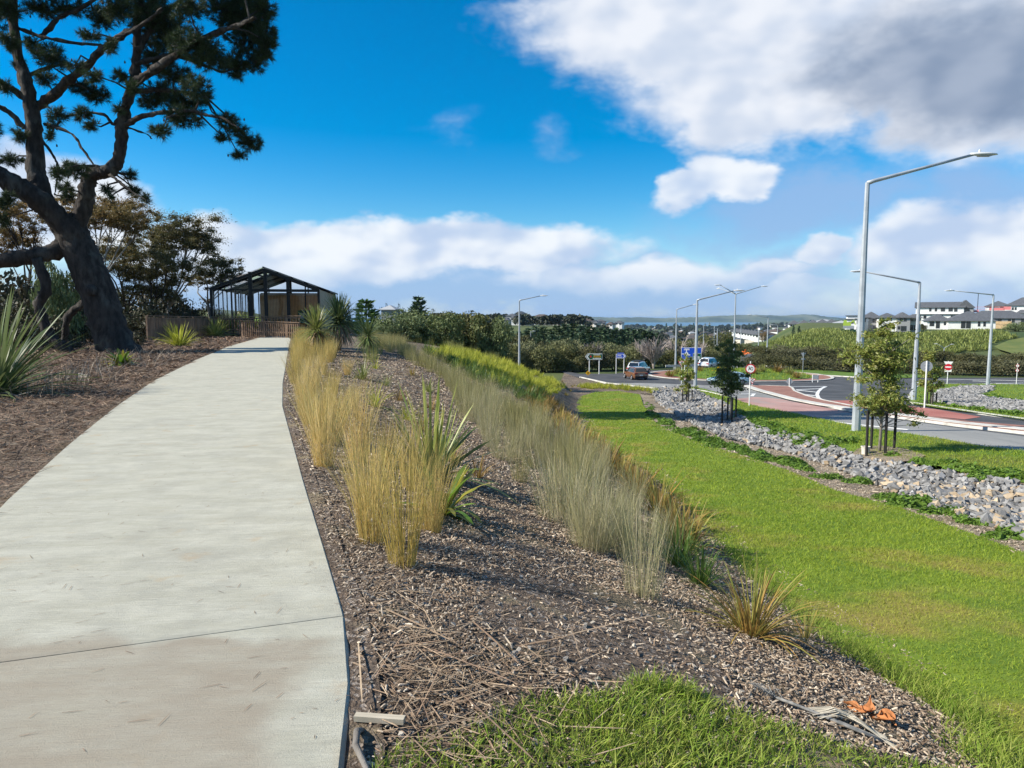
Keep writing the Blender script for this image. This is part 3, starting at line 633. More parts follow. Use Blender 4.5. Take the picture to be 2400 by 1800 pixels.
for nm, poly, n0, dc, sd_, zl in (('verge_blades', VERGE, 900, 12, 13, .045), ('far_verge_blades', FARV, 220, 20, 14, .10)):
    P = scatter(poly, n0, dc, seed=sd_); n = len(P); k = np.maximum(1, P[:, 1] / 6)
    put(nm, blades(gpts(P, zl - .01), RNG.uniform(0, 6.28, n), RNG.uniform(.035, .08, n) * np.minimum(k, 2), RNG.uniform(.2, .9, n), RNG.uniform(.2, 1.0, n), .0042 * k, 2), m_blade, kind='stuff')
# ------------------------------------------------------------------ bark chips, stones, straw, needles
m_chip = mat('bark_chip', (.15, .10, .064), (.29, .212, .143), scale=30, rough=.9, island=.8, islc=(.58, .49, .375), islp=3.0, coord='World')
P = scatter(BANK, 4200, 3.6, ymax=34, seed=21); P = P[P[:, 0] > np.interp(P[:, 1], XP[:, 1], XP[:, 0]) + .03]
infg = inside(P, FG); P = P[~infg | (RNG.random(len(P)) < .25)]
# thinner where bare soil shows close to the camera
soil = np.sin(P[:, 0] * 2.1 + .5) * np.sin(P[:, 1] * 1.7 + .8); P = P[(soil < .1) | (RNG.random(len(P)) < .3) | (P[:, 1] > 5.0)]
n = len(P); k = np.maximum(1, P[:, 1] / 5)
put('bark_chips', boxes(gpts(P, .006 + RNG.uniform(0, .02, n)), (RNG.gamma(2.2, .011, n).clip(.012, .09) * k ** .8, RNG.uniform(.004, .011, n) * k ** .8, RNG.uniform(.002, .006, n) * k ** .5), RNG.uniform(0, 6.28, n), RNG.normal(0, .32, n)), m_chip, kind='stuff')['label'] = 'weathered grey and brown bark chips covering the planted bank'
m_twig = mat('dry_straw', (.25, .185, .12), (.36, .28, .19), scale=20, rough=.85, island=.6, islc=(.20, .13, .085), coord='World')
cs = np.array([hit(*p)[:2] for p in [(900, 1660), (1000, 1600), (1080, 1640), (950, 1520), (1100, 1680), (860, 1560), (1180, 1560), (1030, 1720), (880, 1400), (1150, 1610)]])
P = np.concatenate([c + RNG.normal(0, .2, (100, 2)) for c in cs]); P = P[(P[:, 0] > np.interp(P[:, 1], XP[:, 1], XP[:, 0]) + .06)]; n = len(P); nearp = P[:, 0] < np.interp(P[:, 1], XP[:, 1], XP[:, 0]) + .4
put('dry_straw', blades(gpts(P, .012), np.where(nearp, RNG.uniform(.2, 2.9, n), RNG.uniform(0, 6.28, n)), RNG.uniform(.06, .34, n), R(83) + RNG.normal(0, .12, n), RNG.uniform(-.1, .3, n), .0045, 4, wmid=.9), m_twig, kind='stuff')
P = scatter(LEFT, 900, 8, ymax=60, seed=23); P = P[P[:, 0] < np.interp(P[:, 1], PL[:, 1], PL[:, 0]) - .02]; n = len(P); k = np.maximum(1, P[:, 1] / 7)
m_needle = mat('fallen_needle', (.20, .135, .09), (.33, .245, .17), scale=9, rough=.9, island=.7, islc=(.13, .075, .05), coord='World')
put('fallen_needles', blades(gpts(P, .015), RNG.uniform(0, 6.28, n), RNG.uniform(.08, .22, n) * k ** .5, R(80) + RNG.normal(0, .16, n), RNG.uniform(-.2, .5, n), .006 * k, 3, wmid=.9), m_needle, kind='stuff')['label'] = 'brown fallen pine needles matting the ground left of the path'
PTH = np.concatenate([np.array([p for p in PL if p[1] < 30]), np.array([p for p in PR_ if p[1] < 30])[::-1]]); P = scatter(PTH, 26, 5, ymax=28, seed=27); n = len(P)
o = put('path_litter', blades(np.c_[P, np.full(n, PATH_Z + .004)], RNG.uniform(0, 6.28, n), RNG.uniform(.02, .11, n), R(89), RNG.uniform(-.05, .05, n), .0035, 2, tw=0.0, wmid=.9), m_needle, kind='stuff'); o['label'] = 'stray brown needles and twigs lying on the concrete path'
# small stones and lumps among the bark
m_stone = mat('bed_stone', (.13, .13, .13), (.25, .24, .22), scale=25, rough=.9, island=.6, islc=(.38, .34, .28), coord='World', bump=.4)
SV = [stone_mesh(100 + i) for i in range(8)]
P = scatter(BANK, 110, 4.2, ymax=14, seed=25); P = P[P[:, 0] > np.interp(P[:, 1], XP[:, 1], XP[:, 0]) + .05]
put('bed_stones', join([xform(SV[i % 8], (p[0], p[1], gz(*p) + .004), RNG.uniform(0, 6), RNG.uniform(.006, .024)) for i, p in enumerate(P)]), m_stone, kind='stuff')

# ------------------------------------------------------------------ channel rocks
m_rock = mat('quarry_rock', (.155, .152, .146), (.29, .283, .27), scale=6, rough=.9, island=.85, islc=(.24, .235, .226), coord='World', bump=.6, bscale=18)
m_rockt = mat('tan_rock', (.38, .28, .17), (.46, .37, .26), scale=7, rough=.88, island=.5, coord='World', bump=.6, bscale=18)
rock_root = bpy.data.objects['rock_channel']
sv = [stone_mesh(i, 11) for i in range(40)]; sm = []
for V_, F_ in sv:
    for mm in (m_rock, m_rockt):
        me = tri_mesh('rock', V_, F_); me.materials.append(mm); sm.append(me)
P = scatter(ROCK, 165, 24, seed=31); order = np.argsort(P[:, 1]); P = P[order]; rest = {0: [], 1: []}; cnt = 0
for i, p in enumerate(P):
    big_ = RNG.random() < .3; s = RNG.uniform(.085, .15) if big_ else RNG.uniform(.045, .09); s *= max(1, p[1] / 30)
    tan_ = RNG.random() < (.16 if p[1] < 17 else .04); z = gz(*p) + s * .25 + RNG.uniform(0, .09); rz = RNG.uniform(0, 6.28)
    uu = p[0] / p[1]
    if cnt < 300 and big_ and uu < .74:
        o = bpy.data.objects.new('rock', sm[(i % 40) * 2 + int(tan_)]); COL.objects.link(o); o.parent = rock_root; o.location = (p[0], p[1], z); o.scale = (s, s, s); o.rotation_euler = (RNG.normal(0, .35), RNG.normal(0, .35), rz); cnt += 1
    else: rest[int(tan_)].append(xform(sv[i % 40], (p[0], p[1], z), rz, s))
put('small_rocks', join(rest[0]), m_rock, rock_root, kind='stuff'); put('small_tan_rocks', join(rest[1]), m_rockt, rock_root, kind='stuff')
P = scatter(FROCK, 40, 60, seed=32); fr_root = bpy.data.objects['far_rock_channel']
put('small_rocks', join([xform(sv[i % 40], (p[0], p[1], gz(*p) + .15), RNG.uniform(0, 6), RNG.uniform(.12, .26)) for i, p in enumerate(P)]), m_rock, fr_root, kind='stuff')

# ------------------------------------------------------------------ rush clumps (golden by the path, grey-green on the bank)
def rush(seed, nst, h, r0, spread, w=.0042, nseg=3):
    rg = np.random.default_rng(seed); a = rg.uniform(0, 6.28, nst); r = r0 * np.sqrt(rg.random(nst)); P = np.c_[r * np.cos(a), r * np.sin(a), np.full(nst, -.02)]
    az_ = np.arctan2(P[:, 0], P[:, 1]) + rg.normal(0, .7, nst); lean = np.abs(rg.normal(0, spread, nst)) * .5 + spread * .5 * r / r0
    return blades(P, az_, h * (.35 + .75 * rg.random(nst) ** .6), lean, rg.normal(.16, .2, nst), w, nseg, tw=rg.uniform(-1.5, 1.5, nst), wmid=.85, rg=rg)
m_gold = leafmat('golden_rush', (.62, .42, .13), (.73, .53, .23), (.42, .36, .11), trans=.35, scale=2.5, coord='World', objvar=.4)
m_grey = leafmat('grey_rush', (.40, .34, .18), (.52, .45, .27), (.27, .27, .10), trans=.3, scale=2.2, coord='World', objvar=.45)
m_olive = leafmat('olive_rush', (.28, .27, .08), (.36, .33, .12), (.20, .23, .06), trans=.3, scale=1.0, coord='World')
G_HI = [rush(200 + i, 170 + 60 * i, 1.0, .08 + .015 * i, .13 + .05 * i, .0034, 4) for i in range(4)]; R_HI = [rush(300 + i, 210 + 30 * i, .86, .16 + .03 * i, .17 + .03 * i, .0031, 4) for i in range(6)]
G_LO = [rush(220 + i, 110, 1.0, .14, .2, .010, 2) for i in range(3)]; R_LO = [rush(320 + i, 90, .84, .24, .2, .008, 2) for i in range(4)]
def inst_rush(name, VFs, m, uv, label, group, sc=1.0, seed=0):
    mes = [tri_mesh(name, *vf) for vf in VFs]
    for me in mes: me.materials.append(m)
    rg = np.random.default_rng(seed)
    for i, q in enumerate(uv):
        p = hit(q[0], q[1]); o = bpy.data.objects.new(name, mes[i % len(mes)]); COL.objects.link(o); o.location = (p[0], p[1], gz(p[0], p[1])); o.rotation_euler = (0, 0, rg.uniform(0, 6.28))
        s = sc * (q[2] if len(q) > 2 else rg.uniform(.5, 1.08)); ww = rg.uniform(.7, 1.15); o.scale = (s * ww, s * ww, s)
        tag(o, q[3] if len(q) > 3 else label, 'grass clump', group)
g_front = [(944, 1326, .95, 'golden upright rush clump standing nearest to the camera on the bark'), (873, 1270, .9, 'slender golden rush clump just behind the nearest golden one'), (1012, 1245, .8, 'golden green rush clump beside the broad-leafed lily plant'), (862, 1195), (960, 1150),
           (760, 1095, 1.0, 'golden rush clump leaning at the path edge, nearest of the path row'), (745, 1040), (722, 1000), (800, 1010), (842, 1085), (905, 1090), (720, 950), (772, 965), (700, 930), (830, 960), (690, 900), (740, 905), (785, 925), (698, 875), (745, 870), (700, 855), (735, 845), (775, 850), (815, 880), (710, 975), (735, 930), (757, 985), (778, 1035), (715, 890), (760, 880), (690, 868), (725, 860)]
inst_rush('golden_rush_clump', G_HI, m_gold, g_front, 'golden straw coloured rush clump in the thicket along the path edge', 'golden rushes along the path edge', seed=1)
r_front = [(1508, 1400, 1.0, 'dense grey rush clump standing alone nearest the lawn on the bark'), (1385, 1290, .98, 'grey green rush clump behind the nearest grey one, leaning right'), (1440, 1300, .9), (1320, 1225), (1405, 1240), (1265, 1190), (1340, 1180), (1195, 1130), (1250, 1110), (1160, 1080), (1230, 1070), (1310, 1120), (1120, 1050), (1180, 1010), (1260, 1040), (1350, 1100), (1420, 1180), (1085, 1010), (1130, 990), (1215, 990), (1150, 965), (1290, 1035), (1360, 1050), (1100, 960), (1060, 970), (1040, 925), (1090, 935), (1140, 950), (1190, 980), (1240, 1005), (1480, 1250), (1550, 1320, .8)]
gp = px_poly([(1040, 905), (1090, 985), (1180, 1095), (1290, 1205), (1380, 1290), (1450, 1360), (1560, 1370), (1590, 1330), (1540, 1250), (1440, 1140), (1340, 1055), (1240, 990), (1150, 935)], 10); rg = np.random.default_rng(17); lo, hi = gp.min(0), gp.max(0); cand = []
for _ in range(9000):
    q = rg.uniform(lo, hi)
    if inside(q[None], gp)[0] and all(np.hypot(*(q - c)) > .46 for c in cand): cand.append(q)
    if len(cand) >= 74: break
def uv_of(p):
    d = np.array([p[0], p[1], gz(*p) - CAM_H]); yc = d[1] * math.cos(PITCH) - d[2] * math.sin(PITCH); zc = d[1] * math.sin(PITCH) + d[2] * math.cos(PITCH); return (1200 + FPX * d[0] / yc, 900 - FPX * zc / yc)
r_front = r_front[:3] + [uv_of(c) for c in cand if np.hypot(c[0] - 1.25, c[1] - 6.5) > .4]
inst_rush('grey_rush_clump', R_HI, m_grey, r_front, 'grey green rush clump in the drift across the bank', 'grey rushes on the bank', seed=2)
# the continuous drift further back
def drift(name, pix, VFs, m, spacing, sc, seed, label, jit=.45, fall=.02):
    xy = px_poly(pix, 10); rg = np.random.default_rng(seed); lo, hi = xy.min(0), xy.max(0); out = []
    y = lo[1]
    while y < hi[1]:
        s = spacing * (1 + y * fall); x = np.arange(lo[0], hi[0], s); q = np.c_[x + rg.normal(0, jit * s, len(x)), np.full(len(x), y) + rg.normal(0, jit * s, len(x))]; out.append(q); y += s
    P = np.concatenate(out); P = P[inside(P, xy)]
    o = put(name, join([xform(VFs[rg.integers(len(VFs))], (p[0], p[1], gz(*p)), rg.uniform(0, 6), sc * rg.uniform(.8, 1.15)) for p in P]), m, kind='stuff'); o['label'] = label; return P
drift('grey_rush_drift', [(1240, 1060), (1140, 955), (1020, 885), (940, 840), (870, 805), (850, 785), (870, 778), (930, 800), (1000, 845), (1100, 915), (1200, 975), (1290, 1025), (1310, 1065)], R_LO, m_grey, .47, .98, 5, 'grey green rushes massed along the middle of the bank')
drift('olive_rush_drift', [(905, 798), (960, 790), (1100, 822), (1180, 845), (1150, 850), (1060, 825), (960, 800)], R_LO, m_olive, .7, 1.0, 6, 'olive rushes in a strip along the bank crest')
drift('golden_rush_drift', [(690, 850), (700, 800), (760, 795), (800, 830), (770, 850)], G_LO, m_gold, .55, 1.05, 7, 'golden rushes massed at the far end of the path')
drift('grey_rush_drift', [(840, 800), (850, 790), (880, 790), (890, 830), (870, 860)], R_LO, m_olive, .9, .9, 8, 'thin rushes beside the young cabbage tree')

# ------------------------------------------------------------------ sedges, flax, lilies
def strap(seed, n, L, w, spread, bend, nseg=5, r0=.06, lmin=.5, up0=0.0, tw=.25):
    rg = np.random.default_rng(seed); a = rg.uniform(0, 6.28, n); r = r0 * np.sqrt(rg.random(n)); P = np.c_[r * np.sin(a), r * np.cos(a), np.full(n, -.02)]
    q = rg.random(n)
    return blades(P, a + rg.normal(0, .3, n), L * rg.uniform(lmin, 1.1, n), up0 + spread * q, bend * (.25 + q) * rg.uniform(.5, 1.3, n), w * rg.uniform(.7, 1.2, n), nseg, tw=rg.normal(0, tw, n), wmid=.8, rg=rg)
m_lime = leafmat('lime_sedge', (.42, .42, .045), (.55, .52, .08), (.26, .31, .035), trans=.4, scale=1.2, coord='World')
m_green = leafmat('green_strap', (.055, .12, .018), (.09, .17, .03), (.12, .17, .04), trans=.3, scale=1.2, coord='World', rough=.45)
m_orange = leafmat('orange_sedge', (.26, .135, .035), (.34, .20, .06), (.22, .18, .05), trans=.35, scale=1.2, coord='World')
m_mixsedge = leafmat('olive_orange_sedge', (.20, .24, .05), (.32, .31, .08), (.38, .21, .06), trans=.35, scale=4, coord='World')
m_flax = leafmat('flax_leaf', (.085, .135, .035), (.13, .18, .055), (.16, .19, .08), trans=.25, rough=.5, spec=.3, scale=2, coord='World')
m_flaxy = leafmat('variegated_flax_leaf', (.22, .24, .06), (.32, .31, .12), (.16, .20, .05), trans=.3, rough=.4, spec=.4, scale=3, coord='World')
m_flaxu = leafmat('painted_sunlit_flax_leaf', (.34, .36, .08), (.50, .47, .17), (.24, .29, .06), trans=.35, rough=.4, spec=.4, scale=3, coord='World')  # paler, yellower flax: sunlight is put into the leaf colour
def plant(name, uv, VF, m, label, cat='plant', group=None, rz=0.0, sc=1.0, dz=0.0, part='leaves', root=None):
    p = hit(*uv) if len(uv) == 2 else np.array(uv); o = empty(name, (p[0], p[1], gz(p[0], p[1]) + dz), rz) if root is None else root
    if root is None: o.scale = (sc, sc, sc); tag(o, label, cat, group)
    put(part, VF, m, o); return o
LS = [strap(400 + i, 60, .5, .016, 1.0, .9, 3, .08) for i in range(4)]
drift('lime_sedge_drift', [(1000, 828), (1040, 820), (1060, 818), (1130, 832), (1220, 858), (1290, 885), (1322, 908), (1300, 928), (1230, 925), (1150, 900), (1080, 866)], LS, m_lime, .62, 1.25, 9, 'lime yellow sedges massed over the crest of the bank', fall=.006)
drift('green_sedge_drift', [(985, 820), (1010, 826), (1110, 872), (1210, 912), (1290, 950), (1250, 955), (1160, 915), (1060, 868)], LS, m_green, .6, 1.3, 10, 'dark green sedges in a band below the lime sedges', fall=.006)
drift('orange_sedge_drift', [(1225, 925), (1290, 935), (1330, 975), (1335, 1010), (1290, 1000), (1245, 960)], LS, m_orange, .6, 1.1, 12, 'orange brown sedges clustered above the far lawn corner', fall=.006)
drift('mixed_sedge_drift', [(1290, 985), (1345, 1015), (1420, 1075), (1500, 1130), (1590, 1230), (1640, 1300), (1590, 1290), (1500, 1180), (1400, 1095), (1310, 1030)], LS, m_mixsedge, .40, 1.35, 13, 'olive and orange sedges lining the lower bank', fall=.004)
drift('mixed_sedge_drift', [(1290, 890), (1340, 895), (1352, 905), (1330, 935), (1300, 920)], LS, m_mixsedge, .8, .8, 14, 'low sedges dotted on the bare bark slope', fall=.02)
drift('green_sedge_drift', [(1350, 905), (1400, 903), (1480, 908), (1540, 918), (1545, 925), (1500, 918), (1420, 912), (1360, 913)], LS, m_lime, .42, 1.2, 15, 'fresh green sedges along the far end of the lawn', fall=.006)
plant('sedge_tuft', (1760, 1490), strap(41, 210, .62, .011, 1.3, 1.5, 6, .07), m_mixsedge, 'spiky olive and orange sedge tuft in front at the lawn side', rz=.4)
plant('sedge_tuft', (1888, 1500), strap(42, 45, .42, .009, 1.3, 1.3, 5, .03), m_mixsedge, 'small sparse sedge tuft right of the spiky orange one')
plant('sedge_tuft', (1640, 1372), strap(43, 150, .45, .011, 1.1, .9, 4, .07), m_green, 'fresh green sedge tuft right of the nearest grey rush clump')
plant('sedge_tuft', (1590, 1330), strap(44, 150, .55, .011, .9, .7, 4, .08), m_green, 'green sedge tuft rising behind the nearest grey rush clump')
plant('sedge_tuft', (1620, 1270), strap(48, 110, .5, .01, .9, .7, 4, .08), m_mixsedge, 'orange tinged sedge tuft at the lawn edge behind the green ones')
plant('sedge_tuft', (1345, 1215), strap(45, 170, .5, .010, 1.0, .8, 4, .08), m_mixsedge, 'yellow green sedge tuft at the left foot of the grey rushes')
plant('sedge_tuft', (1005, 920), strap(46, 60, .5, .02, 1.25, 1.2, 4, .06), m_flaxy, 'yellow strap-leafed plant sprawling on the bark mid-bank')
plant('sedge_tuft', (850, 890), strap(47, 90, .7, .022, 1.2, 1.2, 4, .08), m_flaxy, 'yellow green strap-leafed plant below the path end')
plant('sedge_tuft', (880, 955), strap(49, 60, .55, .02, 1.3, 1.2, 4, .06), m_lime, 'bright yellow fallen-leafed tuft behind the golden rushes')
for i, (u, v, s, mm, lab) in enumerate([(955, 985, .5, m_lime, 'small yellow-green tuft right of the flax on open bark'), (905, 905, .45, m_flaxy, 'small sprawling strap plant on the open bark mid-bank'), (985, 1010, .45, m_mixsedge, 'brownish sedge tuft on the open bark beside the flax'), (1062, 1085, .4, m_mixsedge, 'low olive tuft below the flax skirt'), (880, 865, .6, m_lime, 'yellow tuft below the cabbage trees'), (935, 940, .5, m_orange, 'dry orange tuft in the middle of the open bark'), (840, 985, .5, m_orange, 'dry straw tuft among the golden rushes'), (965, 880, .5, m_mixsedge, 'olive tuft left of the grey rush drift'), (1010, 960, .5, m_orange, 'dry tuft at the edge of the grey rush drift'), (1120, 1120, .4, m_orange, 'dry tuft in front of the grey rush drift')]):
    plant('small_tuft', (u, v), strap(480 + i, 60, s, .011, 1.3, 1.3, 4, .05), mm, lab)
# flax by the golden rushes: upright sword leaves and a dark sprawling skirt
fx = plant('flax_plant', (1010, 1120), strap(51, 42, 1.2, .04, .55, .25, 5, .10, .5), m_flaxu, 'tall flax with upright yellow-green sword leaves behind the golden rushes', 'flax')
plant(None, None, strap(52, 34, 1.1, .05, 1.15, .75, 5, .12, .5, .45), m_flax, None, part='outer_leaves', root=fx) if False else put('outer_leaves', strap(52, 40, 1.1, .05, .9, .7, 5, .12, .5, .55), m_flax, fx)
def lily(uv, label, n, L, w, seed, mm):
    return plant('lily_plant', uv, strap(seed, n, L, w, 1.0, 1.5, 7, .05, .6, .15, .1), mm, label)
m_lily = leafmat('lily_leaf', (.085, .20, .02), (.14, .27, .03), (.30, .24, .035), trans=.35, rough=.35, spec=.5, scale=3, coord='World')
lily((1035, 1205), 'broad glossy green lily with arching yellowing leaves on the bark', 38, .62, .055, 55, m_lily)
lily((285, 857), 'bright green leafy clump at the foot of the big pine', 60, .75, .12, 56, m_lily)
# flaxes on the left side of the path
plant('flax_plant', (-25, 925), strap(61, 230, 2.2, .055, 1.35, .6, 6, .3, .55, .08), m_flax, 'large dark green flax at the left edge of the picture', 'flax')
plant('flax_plant', (420, 812), strap(62, 160, 1.5, .05, 1.0, .7, 5, .25, .5, .1), m_lime, 'bright yellow green flax in front of the wooden fence', 'flax')
plant('flax_plant', (505, 790), strap(63, 140, 1.9, .08, 1.0, .7, 5, .3, .5, .1), m_flaxu, 'dull green flax against the fence beside the bright one', 'flax')
plant('flax_plant', (545, 785), strap(64, 170, 2.8, .10, 1.0, .9, 5, .3, .5, .1), m_flaxu, 'big arching flax in front of the glass pavilion', 'flax')
plant('flax_plant', (585, 784), strap(65, 110, 2.6, .10, .9, .6, 5, .3, .5, .1), m_lime, 'sunlit-coloured flax right of the arching one before the pavilion', 'flax')  # lime leaf colour stands in for sunlight on this shaded plant
plant('flax_plant', (648, 783), strap(66, 60, 1.5, .07, .8, .4, 5, .2, .5, .1), m_flax, 'small upright flax against the boardwalk railing', 'flax')
# cabbage trees at the end of the path
def cabbage(uv, D, h, n, L, label, seed, m=None):
    p = at(uv[0], uv[1], D); o = empty('cabbage_tree', (p[0], p[1], gz(p[0], p[1]) - .05)); tag(o, label, 'cabbage tree')
    z0 = h; MB().tube([(0, 0, 0), (.03, 0, h * .5), (0, .02, h)], [.09, .07, .08], 7).build('trunk', m_trunk, o, smooth=True)
    put('leaves', xform(strap(seed, n, L, .05, 1.9, .7, 5, .06, .7, .0, .15), (0, 0, h - .1)), m or m_flax, o); put('dead_skirt', xform(strap(seed + 50, n // 2, L * 1.0, .05, .8, .5, 4, .06, .6, 2.0, .2), (0, 0, h - .15)), m_twig if seed != 73 else m_flax, o); return o
m_trunk = mat('grey_trunk', (.13, .115, .10), (.22, .20, .175), scale=6, rough=.95, bump=.8, bscale=14)
cabbage((742, 800), 30, 1.25, 250, 1.15, 'cabbage tree with pale swept leaves at the path end', 71, m_flaxy)
cabbage((795, 800), 34, 1.6, 380, 1.45, 'largest dark cabbage tree right of the pale one', 72)
cabbage((862, 800), 32, 1.05, 110, 1.0, 'small young cabbage tree standing apart on the bank', 73)
# ------------------------------------------------------------------ the big pine
m_bark = mat('pine_bark', (.022, .018, .016), (.055, .045, .039), scale=3.5, rough=.95, bump=1.0, bscale=2.6, bdist=.16, detail=9, c3=(.085, .078, .068), s3=1.3, stretch=(1.4, 1.4, .5), coord='World')
m_needles = leafmat('pine_needle', (.018, .038, .016), (.035, .062, .022), (.05, .075, .03), trans=.18, scale=.4, coord='World')
m_cone = plain('pine_cone', (.06, .042, .03), .9)
PD = 33.0
PXM = PD / FPX
def limb_pts(px, D0, D1, r0, r1, sub=5, wob=.03, seed=0):
    """pixel polyline with radius in px -> smooth 3-D points"""
    px = np.array(px, float); n = len(px); t = np.linspace(0, n - 1, (n - 1) * sub + 1); i = np.clip(t.astype(int), 0, n - 2); f = (t - i)[:, None]
    p0 = px[np.clip(i - 1, 0, n - 1)]; p1 = px[i]; p2 = px[i + 1]; p3 = px[np.clip(i + 2, 0, n - 1)]
    q = .5 * (2 * p1 + (p2 - p0) * f + (2 * p0 - 5 * p1 + 4 * p2 - p3) * f ** 2 + (3 * p1 - p0 - 3 * p2 + p3) * f ** 3)
    D = np.linspace(D0, D1, len(q)); rg = np.random.default_rng(seed)
    P = np.array([at(a[0], a[1], d) for a, d in zip(q, D)]); rr = np.linspace(r0, r1, len(q)) * PXM
    return P, rr * (1 + rg.normal(0, wob, len(q)))
pine_base = at(272, 838, PD); pine_o = empty('pine_tree', (pine_base[0], pine_base[1], gz(pine_base[0], pine_base[1])))
tag(pine_o, 'huge dark leaning pine with forked trunk on the left of the path', 'pine tree')
def local(P): return P - np.array(pine_o.location)
limbs = [  # px list, depth from, depth to, r0, r1, sides
    ([(292, 850), (272, 812), (253, 764), (234, 700), (206, 628), (182, 577), (166, 540), (150, 520)], 33, 33, 41, 33, 22),
    ([(178, 590), (168, 545), (127, 504), (95, 473), (47, 441), (0, 413), (-70, 375), (-140, 300)], 33, 31, 28, 18, 12),
    ([(110, 490), (92, 437), (82, 396), (81, 316), (73, 253), (60, 190), (41, 127), (32, 47), (33, -40), (45, -160)], 33, 34, 23, 6, 10),
    ([(172, 580), (182, 530), (192, 500), (202, 459), (207, 424), (222, 405), (252, 401), (272, 384), (283, 350), (286, 301), (294, 253), (310, 206), (320, 142), (320, 79), (326, 16), (338, -60), (345, -160)], 33, 32.5, 20, 6, 10),
    ([(75, 262), (92, 247), (133, 215), (165, 184), (206, 152), (240, 114), (275, 89), (310, 70)], 34, 32, 12, 5, 8),
    ([(38, 65), (108, 89), (177, 101), (237, 106)], 34, 33, 5, 2.5, 6), ([(95, 89), (120, 62), (142, 38), (190, 19), (240, -10)], 34, 34.5, 6, 3, 6),
    ([(284, 296), (310, 285), (335, 272), (396, 263), (449, 260), (481, 269), (520, 276), (560, 300)], 32.8, 31, 7, 2, 7),
    ([(318, 190), (342, 177), (380, 152), (443, 111), (494, 82), (554, 60), (600, 40)], 32.5, 30.5, 10, 3, 8),
    ([(150, 560), (136, 587), (79, 599), (0, 612), (-90, 618), (-200, 590)], 33, 31.5, 20, 14, 10),
    ([(85, 605), (108, 675), (92, 710), (98, 742), (117, 789), (152, 815), (172, 848)], 32, 32, 11, 12, 8),
    ([(225, 690), (190, 716), (160, 742), (152, 780), (150, 812), (160, 835)], 33.3, 33.6, 9, 7, 8),
    ([(104, 291), (168, 313), (196, 354), (222, 388)], 33.5, 32.5, 4, 2, 6), ([(58, 300), (20, 262), (-20, 240)], 33.5, 33, 7, 4, 6), ([(100, 330), (128, 370), (135, 400), (128, 455)], 33.5, 33, 3, 1.5, 5),
    ([(300, 300), (340, 312), (356, 325)], 32.8, 32.5, 2, .8, 5), ([(258, 410), (285, 430), (310, 450), (345, 470)], 32.5, 31.8, 4, 1.5, 5),
    ([(322, 120), (360, 60), (400, 20), (460, -30)], 32.5, 33.5, 7, 3, 7), ([(296, 250), (268, 290), (245, 270), (200, 262)], 32.6, 33, 5, 2, 6), ([(275, 92), (330, 60), (380, 20)], 32, 31.5, 5, 2, 6),
    ([(72, 240), (30, 210), (-20, 180)], 33.5, 33, 8, 5, 7), ([(60, 180), (110, 160), (150, 150)], 33.8, 34.5, 5, 2, 6), ([(320, 150), (400, 130), (470, 150), (520, 170)], 32.5, 33.5, 6, 2, 6), ([(308, 215), (370, 210), (430, 215), (480, 225)], 32.6, 33, 6, 2, 6)]
allp = []; MBt = MB(); MBl = MB()
for i, (px, d0, d1, r0, r1, ns) in enumerate(limbs):
    P, rr = limb_pts(px, d0, d1, r0, r1, seed=i)
    if i == 0:
        rr[:6] *= np.linspace(1.25, 1.0, 6)
    (MBt if i == 0 else MBl).tube(local(P), rr, ns); allp.append(P)
ALLP = np.concatenate(allp)
rgj = np.random.default_rng(4)
for q_ in (MBt, MBl): q_.v = [v + rgj.normal(0, 1, v.shape) * np.minimum(.035, .05 * np.linalg.norm(v[:1] - v[len(v) // 200 + 3: len(v) // 200 + 4], axis=1).max() + .012) for v in q_.v]
MBt.build('trunk', m_bark, pine_o, smooth=True); MBl.build('limbs', m_bark, pine_o, smooth=True)
# bare wood where a branch tore away
m_scar = mat('torn_wood', (.13, .11, .085), (.22, .19, .15), scale=5, rough=.9, bump=.6, bscale=20, stretch=(3, 3, .6), coord='World')
P, rr = limb_pts([(210, 668), (214, 682), (212, 695)], 32.3, 32.3, 14, 12, seed=51); MB().tube(local(P), rr * np.sin(np.linspace(.3, 2.9, len(rr))), 9).build('branch_stub', m_bark, pine_o, smooth=True)
Z = .3165
CL = [(1850, 200, 200, 250), (1700, 80, 200, 130), (1930, 60, 120, 100), (1960, 300, 90, 170), (1750, 480, 120, 110), (1900, 470, 70, 70), (1100, 80, 230, 140), (1250, 250, 190, 140), (1450, 330, 190, 110), (1150, 420, 170, 110), (1400, 60, 130, 80), (1550, 430, 140, 90), (1300, 560, 140, 70), (1450, 640, 120, 80), (1200, 700, 180, 90), (1380, 760, 160, 80), (1530, 720, 50, 50), (1350, 870, 150, 70), (1200, 970, 80, 50), (1100, 760, 80, 50), (1680, 890, 90, 60), (1750, 960, 90, 60), (1850, 1050, 100, 80), (1770, 1150, 60, 40), (1650, 1010, 60, 40),
      (600, 840, 80, 50), (680, 920, 70, 40), (720, 700, 110, 70), (600, 640, 110, 60), (420, 850, 70, 60), (400, 930, 50, 30), (500, 60, 190, 60), (300, 60, 140, 70), (760, 130, 110, 90), (650, 250, 80, 40), (850, 60, 110, 90), (60, 60, 90, 90), (60, 300, 70, 70), (380, 420, 120, 100), (330, 580, 90, 50), (560, 480, 70, 35), (820, 330, 60, 60), (50, 650, 60, 60), (140, 1000, 60, 50), (370, 1000, 40, 50), (450, 1260, 70, 70), (560, 1250, 90, 70), (480, 1380, 60, 40), (960, 1290, 60, 45), (980, 1400, 70, 40), (1080, 1470, 60, 35), (800, 1400, 50, 40), (830, 1450, 35, 25), (500, 1450, 50, 35), (80, 1180, 90, 50), (40, 1480, 70, 70), (20, 1620, 60, 60), (900, 560, 70, 50), (980, 640, 60, 50), (880, 800, 40, 40), (700, 560, 70, 50), (230, 330, 70, 60), (150, 480, 50, 50)]
